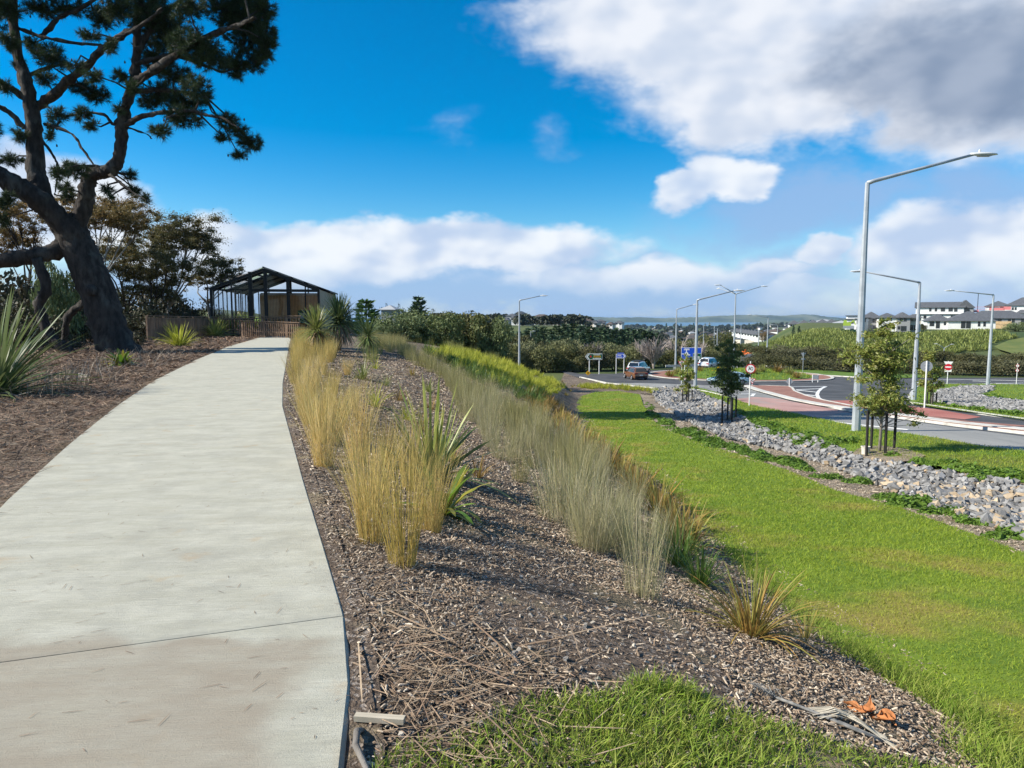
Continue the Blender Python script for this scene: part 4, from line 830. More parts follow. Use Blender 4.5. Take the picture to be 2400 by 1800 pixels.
crown = [((c[0] * Z, c[1] * Z), c[2] * Z, c[3] * Z) for c in CL]
# crown above the frame and to the left, as the tree goes on
for (u, v, ru, rv) in [(60, -90, 120, 70), (200, -80, 120, 70), (330, -90, 130, 80), (450, -60, 110, 60), (560, -40, 70, 50), (120, -220, 110, 80), (260, -230, 130, 90), (400, -190, 110, 70), (200, -340, 100, 70), (310, -350, 90, 70), (250, -450, 80, 60), (330, -440, 70, 50), (160, -420, 80, 60), (420, -300, 90, 70), (90, -330, 90, 70), (520, -180, 70, 60), (-80, 20, 100, 80), (-120, 160, 110, 80), (-100, 300, 100, 70), (-180, 420, 120, 80), (-200, 560, 110, 60), (-60, -100, 90, 70)]:
    crown.append(((u, v), ru, rv))
rg = np.random.default_rng(77); tuft_p, tuft_n = [], []; tw = MB(); cones_l = []
for ci, ((u, v), ru, rv) in enumerate(crown):
    infr = v > -30
    dd = rg.uniform(-2.6, 2.2); nt_ = max(5, int(ru * rv * (.026 if infr else .02) * 3.3)); cen = at(u, v, PD + dd)
    k = np.argmin(np.linalg.norm(ALLP - cen, axis=1)); a = ALLP[k]
    mid = (a + cen) / 2 + rg.normal(0, .12, 3); tw.tube(local(np.array([a, mid, cen])), [.05, .035, .02], 5)
    if infr and rg.random() < .5: 
        for _ in range(2): q = cen + rg.normal(0, .35, 3); cones_l.append(local(q))
    for j in range(nt_):
        dv = rg.normal(0, 1, 3); dv /= np.linalg.norm(dv); r = rg.random() ** .45
        q = cen + dv * r * np.array([ru * PXM, min(ru, 60) * PXM * .9, rv * PXM]); tuft_p.append(q); dq = dv * np.array([1, 1, .6]) + np.array([0, 0, .5]); tuft_n.append(dq / np.linalg.norm(dq))
        if rg.random() < .55: tw.tube(local(np.array([cen + (q - cen) * .15 + rg.normal(0, .05, 3), (cen + q) / 2 + rg.normal(0, .08, 3), q])), [.016, .012, .008], 4, cap=False)
tp = np.array(tuft_p); tn = np.array(tuft_n); K = 34; n = len(tp)
d = tn[:, None] * .75 + rg.normal(0, .62, (n, K, 3)); d /= np.linalg.norm(d, axis=2)[..., None]; L = rg.uniform(.17, .34, (n, K, 1)); base = tp[:, None] + d * .02 - tn[:, None] * rg.uniform(0, .18, (n, K, 1)); tip = base + d * L + np.array([0, 0, -.03])
sd_ = np.cross(d, rg.normal(0, 1, (n, K, 3))); sd_ /= np.linalg.norm(sd_, axis=2)[..., None]; wv_ = .0105
V = np.stack([base - sd_ * wv_, base + sd_ * wv_, tip], 2).reshape(-1, 3); F = np.arange(len(V)).reshape(-1, 3)
put('needles', (local(V), F), m_needles, pine_o)
tw.build('twigs', m_bark, pine_o); 
CONE = MB().lathe([(.01, -.07), (.045, -.03), (.035, .02), (.01, .07)], (0, 0, 0), 6).mesh('pine_cone'); CONE.materials.append(m_cone)
for q in cones_l: c = bpy.data.objects.new('pine_cone', CONE); COL.objects.link(c); c.parent = pine_o; c.location = q

# ------------------------------------------------------------------ wattles behind the pine
m_wat = leafmat('wattle_leaf', (.20, .135, .045), (.36, .20, .06), (.14, .12, .045), trans=.35, scale=.12, coord='World')
m_wat2 = leafmat('wattle_leaf_olive', (.13, .11, .042), (.24, .155, .05), (.09, .10, .038), trans=.35, scale=.12, coord='World')
m_wtr = mat('pale_trunk', (.16, .15, .135), (.30, .285, .26), scale=4, rough=.9, coord='World')
def z2(x, y): return x * Z, 400 + y * Z
WT = [  # base px, depth, material, clumps in zoom px
    ((70, 790), 60, 0, [(150, 300, 170, 55), (40, 330, 120, 60), (260, 420, 130, 70), (80, 470, 130, 60), (230, 530, 90, 50), (30, 570, 100, 60)], 'rusty wattle tree at far left behind the big pine'),
    ((215, 790), 58, 0, [(560, 210, 110, 60), (480, 290, 90, 50), (690, 300, 120, 60), (850, 280, 190, 60), (760, 350, 160, 60), (1000, 320, 120, 60), (900, 390, 170, 50), (1060, 400, 70, 50), (640, 420, 70, 50)], 'tallest rust-topped wattle tree directly behind the pine fork'),
    ((300, 790), 63, 1, [(800, 600, 130, 60), (950, 640, 170, 60), (870, 730, 130, 50), (1060, 720, 120, 50), (980, 520, 90, 40), (720, 640, 70, 50)], 'olive wattle tree half hidden by the pine trunk'),
    ((400, 790), 66, 1, [(1200, 430, 140, 55), (1150, 500, 120, 45), (1300, 480, 140, 50), (1420, 440, 150, 55), (1500, 520, 130, 70), (1380, 540, 150, 55), (1250, 560, 110, 45), (1560, 590, 60, 50)], 'dome-topped wattle tree standing apart towards the pavilion'),
    ((360, 800), 62, 1, [(1150, 640, 150, 50), (1250, 700, 140, 50), (1120, 770, 120, 45), (1290, 780, 100, 40), (1040, 860, 170, 60), (1200, 890, 140, 60)], 'dark lower wattle tree between the pine and pavilion'),
    ((490, 795), 68, 1, [(1500, 720, 120, 55), (1650, 680, 100, 55), (1750, 745, 70, 40), (1580, 780, 110, 45), (1470, 830, 90, 40), (1690, 760, 70, 30)], 'wattle tree with bare pale stem leaning at the pavilion corner')]
for wi, (bu, D, mi_, cl, lab) in enumerate(WT):
    rg = np.random.default_rng(500 + wi); b = at(bu[0], bu[1], D); o = empty('wattle_tree', (b[0], b[1], gz(b[0], b[1]) - .1)); tag(o, lab, 'tree'); O = np.array(o.location); s = D / FPX
    lob = []; br = MB(); tr = MB(); top = np.array([0, 0, 2.5 + rg.uniform(0, 1)]); bend = np.array([rg.uniform(-.5, .5), 0, 0]); tr.tube([(0, 0, 0), top * .5 + bend, top], [.19, .15, .12], 7)
    for (x, y, rx, ry) in cl:
        u, v = z2(x, y); dd = rg.uniform(-2.5, 2.5); c = at(u, v, D + dd) - O; RX, RY = rx * Z * s, ry * Z * s
        for _ in range(16):
            q = c + np.array([rg.normal(0, RX * .5), rg.normal(0, RX * .5), rg.normal(0, RY * .75)]); f = rg.uniform(.16, .36); lob.append((*q, RX * f, RX * f * .9, RX * f * .6))
        m1 = top + (c - top) * .45 + rg.normal(0, .3, 3) - np.array([0, 0, .3]); br.tube([top * .9, m1, c], [.09, .06, .025], 6)
        for _ in range(4): e = c + rg.normal(0, 1, 3) * np.array([RX * .7, RX * .7, RY * .5]); br.tube([m1 + (c - m1) * .5, (c + e) / 2, e], [.035, .022, .01], 5)
    put('crown', leafcloud(lob, 2400, .17, rg, asp=.42, shell=.3, up=.5, gauss=1.05), (m_wat, m_wat2)[mi_], o); tr.build('trunk', m_wtr if wi in (3, 5) else m_bark, o, smooth=True); br.build('branches', m_wtr if wi in (1, 3, 5) else m_bark, o, smooth=True)

# ------------------------------------------------------------------ bushes (a few crown shapes, copied)
m_manuka = leafmat('manuka_leaf', (.10, .115, .04), (.18, .175, .06), (.13, .135, .05), trans=.15, scale=.5, objvar=.6, coord='World')
m_manukad = leafmat('dark_manuka_leaf', (.075, .078, .033), (.125, .112, .048), (.10, .10, .042), trans=.15, scale=.4, objvar=.5, coord='World')
m_copros = leafmat('coprosma_leaf', (.09, .13, .042), (.16, .185, .06), (.12, .15, .055), trans=.15, scale=.6, objvar=.4, coord='World')
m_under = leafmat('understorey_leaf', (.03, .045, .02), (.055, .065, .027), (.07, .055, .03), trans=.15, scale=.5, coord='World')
def bush_mesh(seed, nl=11, per=520, size=.075, asp=.4, flat=.75, up=.4):
    rg = np.random.default_rng(seed); lob = []
    for i in range(nl):
        a = rg.uniform(0, 6.28); r = .62 * math.sqrt(rg.random()); z = .32 + .42 * rg.random() * (1 - r * .5); q = rg.uniform(.26, .44)
        lob.append((r * math.cos(a), r * math.sin(a), z, q, q, q * flat))
    lob += [(0, 0, .3, .62, .62, .34)] + [(.5 * math.cos(k_), .5 * math.sin(k_), .17, .34, .34, .2) for k_ in np.arange(6) * 1.05]
    return leafcloud(lob, per, size, rg, asp, .62, up)
def bush_set(name, seeds, m, **k):
    mes = []
    for s in seeds:
        me = tri_mesh('crown', *bush_mesh(s, **k)); me.materials.append(m); mes.append(me)
    return mes
st_me = MB()
for i in range(5): a = i * 1.26; st_me.tube([(.05 * math.cos(a), .05 * math.sin(a), -.08), (.18 * math.cos(a), .18 * math.sin(a), .2), (.32 * math.cos(a + .3), .32 * math.sin(a + .3), .48)], [.035, .025, .012], 5)
STEM = st_me.mesh('stems'); STEM.materials.append(m_bark)
def bush(name, loc, sx, sz, me, label, group, rz=None, cat='bush', sy=None):
    o = empty(name, loc, RNG.uniform(0, 6.28) if rz is None else rz); o.scale = (sx, sy or sx, sz); tag(o, label, cat, group)
    c = bpy.data.objects.new('crown', me); COL.objects.link(c); c.parent = o
    s = bpy.data.objects.new('stems', STEM); COL.objects.link(s); s.parent = o; return o
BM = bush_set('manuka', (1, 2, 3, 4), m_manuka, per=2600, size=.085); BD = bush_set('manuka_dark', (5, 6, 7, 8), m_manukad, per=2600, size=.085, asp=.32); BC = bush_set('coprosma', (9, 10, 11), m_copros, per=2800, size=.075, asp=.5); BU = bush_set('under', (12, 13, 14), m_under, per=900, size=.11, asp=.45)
def px_bush(name, u, vtop, D, wpx, me, label, group, vbase=None):
    """bush whose top shows at (u, vtop); D metres away; wpx wide"""
    t = at(u, vtop, D); zb = gz(t[0], t[1]) - .1 if vbase is None else at(u, vbase, D)[2]
    return bush(name, (t[0], t[1], zb), wpx * D / FPX / 2 / .95, (t[2] - zb) / .98, me, label, group)
# rounded bushes beyond the crest
for i, (u, vt, D, w, lab) in enumerate([(940, 730, 62, 120, 'low rounded bush at the left end of the bank-crest thicket'), (985, 716, 66, 150, 'grey green bush second from the left in the crest thicket'), (1035, 722, 64, 140, 'small bush in front of the middle crest thicket'), (1060, 718, 72, 150, 'middle bush of the crest thicket'), (1110, 720, 68, 160, 'broad dark bush right of centre in the crest thicket'), (1152, 734, 66, 110, 'rightmost dark bush of the crest thicket'), (905, 757, 60, 60, 'purplish low bush beside the young cabbage tree'),]):
    px_bush('crest_bush', u, vt, D, w, (BC + BM)[i % 5], lab, 'bushes beyond the bank crest')
for i, (u, vt, D, w) in enumerate([(1010, 712, 120, 60)]): px_bush('brown_bush', u, vt, D, w, BD[0], 'brown topped bush peeping over the crest thicket', None)
# thicket behind the direction signs
ORD = 'leftmost,second,third,fourth,fifth,sixth,seventh,eighth,ninth,tenth,eleventh,twelfth,thirteenth,fourteenth,fifteenth,sixteenth,seventeenth,eighteenth,nineteenth,twentieth,twenty-first'.split(',')
def ranks(lst, split):
    out = [''] * len(lst)
    for nm, sel in (('front', [i for i, q in enumerate(lst) if q[2] < split]), ('back', [i for i, q in enumerate(lst) if q[2] >= split])):
        for k, i in enumerate(sorted(sel, key=lambda i: lst[i][0])): out[i] = (ORD[k] + (' from left' if k else ''), nm)
    return out
def row(name, lst, mes, labf, group, split):
    rk = ranks(lst, split)
    for i, (u, vt, D, w) in enumerate(lst): px_bush(name, u, vt, D, w, mes[i % len(mes)], labf % rk[i], group)
row('manuka_bush', [(1180, 793, 101, 90), (1225, 790, 104, 100), (1275, 800, 102, 90), (1318, 795, 105, 100), (1365, 800, 104, 90), (1405, 806, 106, 80), (1440, 812, 107, 90), (1478, 806, 112, 80), (1520, 813, 114, 80), (1560, 812, 118, 80), (1600, 818, 124, 90), (1250, 776, 118, 110), (1330, 785, 120, 110), (1420, 795, 122, 100), (1150, 775, 110, 100), (1190, 772, 122, 100), (1480, 797, 128, 100), (1540, 803, 132, 100), (1300, 823, 102, 70), (1345, 828, 103, 60)], BM + BD[:2], 'olive manuka bush behind the direction signs, %s, %s row', 'manuka thicket behind the signs', 108)
row('manuka_bush', [(1830, 824, 108, 110), (1775, 826, 112, 80), (1895, 829, 106, 110), (1955, 836, 104, 110), (2010, 835, 104, 110), (2060, 833, 103, 100), (2120, 833, 101, 110), (2175, 838, 99, 110), (2235, 840, 97, 110), (2295, 843, 96, 110), (2355, 836, 95, 120), (2415, 838, 95, 120), (1860, 803, 124, 120), (1800, 806, 128, 100), (1930, 806, 124, 120), (2000, 812, 122, 120), (2075, 818, 118, 120), (2150, 816, 116, 120), (2220, 818, 114, 120), (2290, 822, 112, 120), (2360, 822, 110, 120), (2430, 825, 110, 120), (2480, 842, 95, 110)], BD, 'dark manuka bush in the hedge below the hill, %s, %s row', 'manuka hedge below the hill', 109)
row('manuka_bush', [(1640, 812, 150, 110), (1690, 805, 170, 90), (1600, 790, 165, 90), (1745, 800, 210, 60), (1650, 775, 230, 70), (1700, 770, 260, 70)], BM, 'olive bush in the valley beyond the roundabout, %s, %s row', 'bushes in the valley beyond the roundabout', 200)
# understorey left
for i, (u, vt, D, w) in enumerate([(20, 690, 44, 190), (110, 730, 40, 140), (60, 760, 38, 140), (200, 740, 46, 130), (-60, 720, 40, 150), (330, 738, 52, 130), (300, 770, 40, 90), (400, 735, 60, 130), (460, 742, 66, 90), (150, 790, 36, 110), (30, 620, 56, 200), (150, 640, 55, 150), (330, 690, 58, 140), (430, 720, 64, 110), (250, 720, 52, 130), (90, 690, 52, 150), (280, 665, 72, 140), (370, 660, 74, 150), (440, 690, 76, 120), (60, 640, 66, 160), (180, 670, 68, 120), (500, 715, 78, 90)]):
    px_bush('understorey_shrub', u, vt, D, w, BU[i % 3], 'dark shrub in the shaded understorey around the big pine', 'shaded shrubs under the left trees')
px_bush('understorey_shrub', 135, 600, 45, 130, BC[0], 'blue green young conifer-like shrub seen behind the pine trunk', None)
# stiff dead stalks in the litter
m_stalk = mat('dead_stalk', (.22, .18, .14), (.33, .28, .22), scale=8, rough=.9, island=.6, coord='World')
cs = [hit(*p)[:2] for p in [(120, 905), (170, 890), (215, 878), (250, 872), (330, 860), (370, 845), (95, 930), (190, 900), (310, 845), (460, 805), (390, 835)]]
P = np.concatenate([c + RNG.normal(0, .35, (45, 2)) for c in cs]); n = len(P)
put('dead_stalks', blades(gpts(P), RNG.uniform(0, 6.28, n), RNG.uniform(.2, .75, n), RNG.uniform(.1, 1.2, n), RNG.uniform(-.3, .8, n), .011, 4, wmid=.9), m_stalk, kind='stuff')

# ------------------------------------------------------------------ pine belt, far trees
m_con = leafmat('conifer_leaf', (.038, .075, .032), (.07, .115, .045), (.055, .09, .045), trans=.1, scale=.25, objvar=.6, coord='World')
def conifer(seed, h=1.0, r=.30, tiers=13, per=1):
    rg = np.random.default_rng(seed); Ps = []; Ds = []
    for t in range(tiers):
        z = .10 + .86 * t / tiers; rr = r * (1 - z) ** .75 * rg.uniform(.8, 1.15) + .015; nb = int(9 + 10 * (1 - z))
        for b in range(nb):
            a = rg.uniform(0, 6.28)
            for k in range(5):
                f = rg.uniform(.3, 1.0); Ps.append((rr * f * math.cos(a) + rg.normal(0, .015), rr * f * math.sin(a) + rg.normal(0, .015), z - .06 * f * f + .05 * f + rg.normal(0, .012))); Ds.append((math.cos(a), math.sin(a), .35))
    P = np.array(Ps); d = np.array(Ds) + rg.normal(0, .35, (len(P), 3)); d /= np.linalg.norm(d, axis=1)[:, None]; s = np.cross(d, rg.normal(0, 1, d.shape)); s /= np.linalg.norm(s, axis=1)[:, None]
    L, w = .055, .017; V = np.stack([P - d * L, P + s * w, P + d * L, P - s * w], 1).reshape(-1, 3); return V, np.arange(len(V)).reshape(-1, 4)
CON = []
for s in range(4):
    me = tri_mesh('crown', *conifer(s, r=.24 + .03 * s)); me.materials.append(m_con); CON.append(me)
TRK = MB().tube([(0, 0, -.05), (0, 0, .5), (0, 0, .95)], [.018, .012, .003], 6).mesh('trunk'); TRK.materials.append(m_bark)
def tree_inst(name, u, vtop, D, h, me, label, group, wide=1.0, cat='tree'):
    t = at(u, vtop, D); zb = t[2] - h; o = empty(name, (t[0], t[1], zb), RNG.uniform(0, 6.28)); o.scale = (h * wide, h * wide, h); tag(o, label, cat, group)
    for nm, mm in (('crown', me), ('trunk', TRK)): c = bpy.data.objects.new(nm, mm); COL.objects.link(c); c.parent = o
    return o
def h_at(u, vtop, D): t = at(u, vtop, D); return max(3.0, t[2] - gz(t[0], t[1]) + .3)
belt = [(1175, 768, 160), (1195, 775, 150), (1215, 772, 165), (1235, 764, 172), (1255, 757, 180), (1275, 760, 165), (1290, 766, 150), (1305, 757, 175), (1325, 753, 185), (1345, 752, 190), (1362, 757, 178), (1378, 760, 168), (1395, 761, 182), (1412, 763, 176), (1428, 765, 190), (1442, 763, 180), (1456, 766, 186), (1470, 764, 192), (1485, 767, 184), (1500, 764, 195), (1512, 770, 188), (1525, 772, 196), (1540, 776, 200), (1240, 785, 145), (1265, 780, 150), (1335, 770, 160), (1385, 778, 155), (1340, 790, 140), (1420, 780, 160), (1310, 785, 142), (1290, 780, 148), (1450, 785, 165), (1480, 787, 160), (1510, 790, 170), (1365, 775, 150), (1160, 785, 140), (1205, 788, 138)]
rk = ranks(belt, 168)
for i, (u, v, D) in enumerate(belt): tree_inst('pine_belt_tree', u, v, D, h_at(u, v, D), CON[i % 4], 'dark green pine in the shelter belt, %s, %s row' % rk[i], 'pines in the shelter belt', wide=1.15)
for (u, v, D, w, lab) in [(1860, 740 + 20, 190, .7, 'small conical conifer nearest the lime planted hill'), (1873, 762, 195, .8, 'tall dark conical conifer left of the planted hill'), (1892, 776, 190, .8, 'conical conifer right of the tallest one by the hill'), (1912, 780, 188, 1.0, 'bushy conifer at the left foot of the planted hill')]:
    tree_inst('conifer', u, v, D, h_at(u, v, D), CON[1], lab, None, wide=w)
# trees on the hill behind the pavilion
m_hilltree = leafmat('hill_tree_leaf', (.018, .036, .020), (.035, .058, .028), (.03, .05, .025), trans=.1, scale=.2, coord='World')
BH = bush_set('hill', (31, 32, 33), m_hilltree, nl=14, per=900, size=.09)
for (u, v, D, w, lab) in [(812, 680, 150, 44, 'dark rounded pine beside the pavilion roof on the hill'), (880, 700, 170, 40, 'dark tree in the hilltop clump, left of the shed'), (905, 700, 172, 40, 'dark tree above the shed in the hilltop clump'), (935, 701, 175, 40, 'dark tree right of the shed in the hilltop clump'), (958, 703, 174, 40, 'low dark tree right in the hilltop clump'), (838, 706, 160, 36, 'small dark tree between pavilion and the light green one')]:
    px_bush('hill_tree', u, v, D, w, BH[int(u) % 3], lab, None)
tree_inst('hill_conifer', 981, 684, 172, h_at(981, 684, 172), CON[0], 'pointed conifer at the right end of the hilltop clump', None, 1.0)
m_lightcon = leafmat('light_conifer_leaf', (.06, .12, .02), (.09, .16, .03), (.08, .13, .03), trans=.15, scale=.3, coord='World')
me = tri_mesh('crown', *conifer(9, r=.36)); me.materials.append(m_lightcon); tree_inst('hill_conifer', 858, 692, 150, h_at(858, 692, 150), me, 'light green conical tree left of the hilltop clump', None, 1.2)
# bare winter trees
m_bare = mat('bare_twig', (.30, .25, .22), (.42, .36, .32), scale=1, rough=.9, coord='World')
def bare(seed, n=300):
    rg = np.random.default_rng(seed); mb = MB()
    for i in range(9):
        a = rg.uniform(0, 6.28); e = np.array([.15 * math.cos(a), .15 * math.sin(a), rg.uniform(.5, .72)]); mb.tube([(0, 0, 0), (e[0] * .2, e[1] * .2, .25), e], [.02, .013, .007], 4, cap=False)
        for j in range(n // 9):
            f = rg.uniform(.3, 1); s = e * f; t = s + np.array([rg.normal(e[0] * .5, .06), rg.normal(e[1] * .5, .06), rg.uniform(.08, .34)]); mb.tube([s, (s + t) / 2 + rg.normal(0, .01, 3), t], [.008, .006, .0035], 3, cap=False)
    return mb.mesh('branches')
BARE = [bare(i) for i in range(3)]
for b in BARE: b.materials.append(m_bare)
for i, (u, v, D, w, lab) in enumerate([(1533, 783, 109, 1.5, 'largest bare winter tree with pale twigs beside the pine belt'), (1588, 786, 118, 1.5, 'bare pale winter tree right of the largest one'), (1388, 794, 106, 1.3, 'small bare winter tree in front of the pine belt'), (1640, 793, 125, 1.1, 'bare winter tree behind the blue map sign'), (1255, 803, 118, .8, 'thin bare shrub standing in the manuka at left'), (1508, 790, 112, 1.1, 'bare winter tree left behind the largest one')]):
    t = at(u, v, D); h = max(4.0, t[2] - gz(t[0], t[1])); o = empty('bare_tree', (t[0], t[1], t[2] - h), i); o.scale = (h * w, h * w, h); tag(o, lab, 'tree'); c = bpy.data.objects.new('branches', BARE[i % 3]); COL.objects.link(c); c.parent = o
m_gold_t = leafmat('gold_shrub_leaf', (.22, .24, .03), (.30, .30, .05), (.2, .22, .03), trans=.2, scale=.4, coord='World')
mg = bush_set('gold', (41,), m_gold_t, per=1500, size=.07)[0]
px_bush('gold_shrub', 1298, 806, 108, 52, mg, 'bright yellow-green shrub among the dark manuka', None)
m_autumn = leafmat('autumn_leaf', (.19, .12, .04), (.25, .16, .06), (.2, .14, .05), trans=.2, scale=.4, coord='World'); ma = bush_set('aut', (42,), m_autumn, per=1500, size=.07)[0]
px_bush('autumn_tree', 1788, 773, 240, 26, ma, 'round orange-brown tree beside the valley road', None, vbase=800)

# ------------------------------------------------------------------ flax planted on the hill slope
HILL_PX = [(1770, 822), (1800, 806), (1850, 790), (1900, 776), (1940, 771), (1965, 776), (2020, 785), (2100, 784), (2200, 780), (2330, 776), (2390, 790), (2330, 800), (2320, 820), (2200, 832), (2000, 826), (1900, 828)]
FS = [strap(800 + i, 24, 1.0, .16, 1.35, .7, 3, .25) for i in range(4)]
m_hillflax = leafmat('hill_flax_leaf', (.13, .18, .035), (.21, .26, .06), (.28, .30, .09), trans=.25, scale=.5, coord='World')
hx = px_poly(HILL_PX, 12); rg = np.random.default_rng(8); lo, hi = hx.min(0), hx.max(0); gx, gy = np.meshgrid(np.arange(lo[0], hi[0], 1.1), np.arange(lo[1], hi[1], 1.2)); P = np.c_[gx.ravel(), gy.ravel()] + rg.normal(0, .75, (gx.size, 2)); P = P[inside(P, hx)]
o = put('hillside_flax', join([xform(FS[i % 4], (p[0], p[1], gz(*p)), rg.uniform(0, 6), rg.uniform(.8, 1.2)) for i, p in enumerate(P)]), m_hillflax, kind='stuff'); o['label'] = 'rows of green flax planted over the hill slope below the houses'
m_hillgrass = mat('hill_grass', (.10, .135, .03), (.14, .16, .04), scale=.3, rough=.95, coord='World', c3=(.19, .19, .05), s3=.1)
zone('hill_grass', [(2160, 786), (2175, 776), (2250, 770), (2330, 772), (2330, 781), (2200, 783)], .05, m_hillgrass)
zone('hill_grass', [(2330, 815), (2365, 800), (2420, 790), (2600, 780), (2600, 850), (2400, 840), (2340, 822)], .3, m_hillgrass)

zone('meadow', None, .3, mat('meadow_grass', (.13, .20, .02), (.17, .24, .03), scale=.3, rough=.95, coord='World'), xy=[(-34, 95), (-16, 92), (-14, 105), (-20, 135), (-42, 140), (-46, 115)])
# ------------------------------------------------------------------ lamp posts
m_galv = mat('galvanised_steel', (.34, .37, .40), (.43, .46, .49), scale=2.0, rough=.5, metal=.25, coord='World')
m_lamp = plain('lamp_housing', (.62, .63, .63), .4); m_lens = plain('lamp_lens', (.35, .36, .36), .2); m_dark = plain('dark_plastic', (.02, .02, .022), .5)
m_white = plain('white_post', (.72, .72, .70), .5); m_black = plain('black_steel', (.012, .012, .013), .4)
def lamp(base, H, arms, label, r0=.16, r1=.075, group='street lamps', sides=8):
    """arms: list of (dx, dy, dz) of the lamp end from the top of the post"""
    o = empty('street_lamp', base); tag(o, label, 'street lamp', group)
    MB().tube([(0, 0, -.3), (0, 0, H * .3), (0, 0, H)], [r0, r0 + (r1 - r0) * .3, r1], sides).build('post', m_galv, o)
    MB().lathe([(r0 * 1.6, -.05), (r0 * 1.6, .03), (r0 * 1.1, .05)], n=sides).build('base_plate', m_galv, o)
    for a in arms:
        a = np.array(a, float); d = a / np.linalg.norm(a); hd = np.array([d[0], d[1], 0]); hd /= np.linalg.norm(hd)
        MB().tube([(0, 0, H - .02), np.array([0, 0, H]) + d * .25, np.array([0, 0, H]) + a * .5, np.array([0, 0, H]) + a], [r1, r1 * .85, r1 * .7, r1 * .55], 8).build('arm', m_galv, o, smooth=True)
        e = np.array([0, 0, H]) + a; yaw = math.atan2(hd[1], hd[0]); k = r1 / .075
        hdm = MB(); prof = [(-.12, .05, .05), (0, .07, .06), (.15, .13, .075), (.45, .15, .07), (.68, .11, .045), (.78, .03, .02)]
        secs = [[(x * k, w * k * math.cos(t), h * k * math.sin(t) * (1 if math.sin(t) > 0 else .6)) for t in np.arange(10) * .6283] for x, w, h in prof]
        V = np.array(secs).reshape(-1, 3); ca, sa = math.cos(yaw), math.sin(yaw); V = np.c_[V[:, 0] * ca - V[:, 1] * sa, V[:, 0] * sa + V[:, 1] * ca, V[:, 2]] + e
        hdm.add(V, [(i * 10 + j, i * 10 + (j + 1) % 10, (i + 1) * 10 + (j + 1) % 10, (i + 1) * 10 + j) for i in range(5) for j in range(10)] + [tuple(range(10))[::-1], tuple(50 + j for j in range(10))])
        hh = hdm.build('lamp_head', m_lamp, o, smooth=True)
        MB().box(e + hd * .35 * k - np.array([0, 0, .05 * k]), (.4 * k, .2 * k, .02 * k), yaw).build('lens', m_lens, hh)
        MB().lathe([(.035 * k, 0), (.035 * k, .07 * k), (.02 * k, .1 * k)], e + hd * .18 * k + np.array([0, 0, .06 * k]), 8).build('photocell', m_lamp, hh)
    return o
def lamp_px(ub, vb, vt, tips, label, D=None, **k):
    p = hit(ub, vb) if D is None else at(ub, vb, D); D = p[1]; z0 = gz(p[0], p[1]); top = at(ub, vt, D); H = top[2] - z0
    arms = []
    for (u, v, dd) in tips: e = at(u, v, D + dd); tp = np.array([p[0], p[1], top[2]]); ub2 = ub if k.get('lean') is None else k['lean']; arms.append((e[0] - tp[0], e[1] - tp[1], e[2] - tp[2]))
    k.pop('lean', None); return lamp((p[0], p[1], z0), H, arms, label, **k)
# tip pixel is given for a post drawn vertical: measured offsets are added to the base pixel column
def lamp_off(ub, vb, bend, tips, label, **k):
    return lamp_px(ub, vb, bend[1], [(ub + (t[0] - bend[0]), t[1], t[2] if len(t) > 2 else 0) for t in tips], label, **k)
lamp_off(2006, 1012, (2045, 428), [(2322, 362)], 'tall grey street lamp nearest the camera, arm reaching right over the road', r0=.175, r1=.085)
lamp_off(2141, 941, (2156, 662), [(2036, 636)], 'grey street lamp with arm pointing left, second from the right edge', r0=.2, r1=.085)
lamp_off(2315, 905, (2332, 691), [(2250, 681)], 'grey street lamp with arm pointing left, rightmost in the picture', r0=.2, r1=.085)
lamp_off(1629, 921, (1636, 703), [(1730, 681)], 'grey street lamp with right arm beside the blue map sign', r0=.18, r1=.085)
lamp_off(1217, 880, (1218, 704), [(1270, 693)], 'lone grey street lamp rising behind the planted bank', D=88, r0=.16, r1=.08)
lamp_off(1583, 866, (1587, 725), [(1630, 714)], 'grey street lamp standing at the guard rail left of the map sign', D=106, r0=.17, r1=.08)
lamp_off(1719, 868, (1723, 689), [(1692, 668, 0), (1790, 671, 0), (1690, 676, 5)], 'triple-headed street lamp in the middle of the roundabout', D=97, r0=.17, r1=.08)
lamp_off(1797, 849, (1801, 744), [(1765, 738)], 'street lamp on the far right side beyond the roundabout', D=138, r0=.17, r1=.08)
lamp_off(1735, 829, (1736, 762), [(1721, 758)], 'distant street lamp by the road works', D=215, r0=.17, r1=.09)
lamp_off(1821, 815, (1822, 762), [(1812, 761)], 'distant street lamp against the grassy slope', D=290, r0=.17, r1=.1)
lamp_off(1648, 830, (1649, 763), [(1662, 760)], 'distant street lamp behind the blue map sign', D=220, r0=.17, r1=.09)
lamp_off(1244, 815, (1245, 777), [(1250, 776)], 'small street lamp among the pines at left', D=150, r0=.1, r1=.06)
lamp_off(2211, 850, (2212, 816), [(2198, 806), (2230, 807)], 'low double-armed street lamp behind the manuka hedge', D=128, r0=.1, r1=.06)
for (u, vb, vt, D, lab) in [(1673, 830, 765, 240, 'wooden power pole left of the distant lamps'), (1680, 830, 770, 250, 'thinner power pole close behind the other one'), (1777, 835, 775, 210, 'power pole beside the autumn tree')]:
    p = at(u, vb, D); t = at(u, vt, D); o = empty('power_pole', (p[0], p[1], p[2] - 2)); tag(o, lab, 'power pole'); h = t[2] - p[2] + 2
    MB().tube([(0, 0, 0), (0, 0, h)], [.2, .14], 8).build('pole', m_galv, o); MB().box((0, 0, h - .6), (2.2, .12, .14)).build('crossarm', m_galv, o)

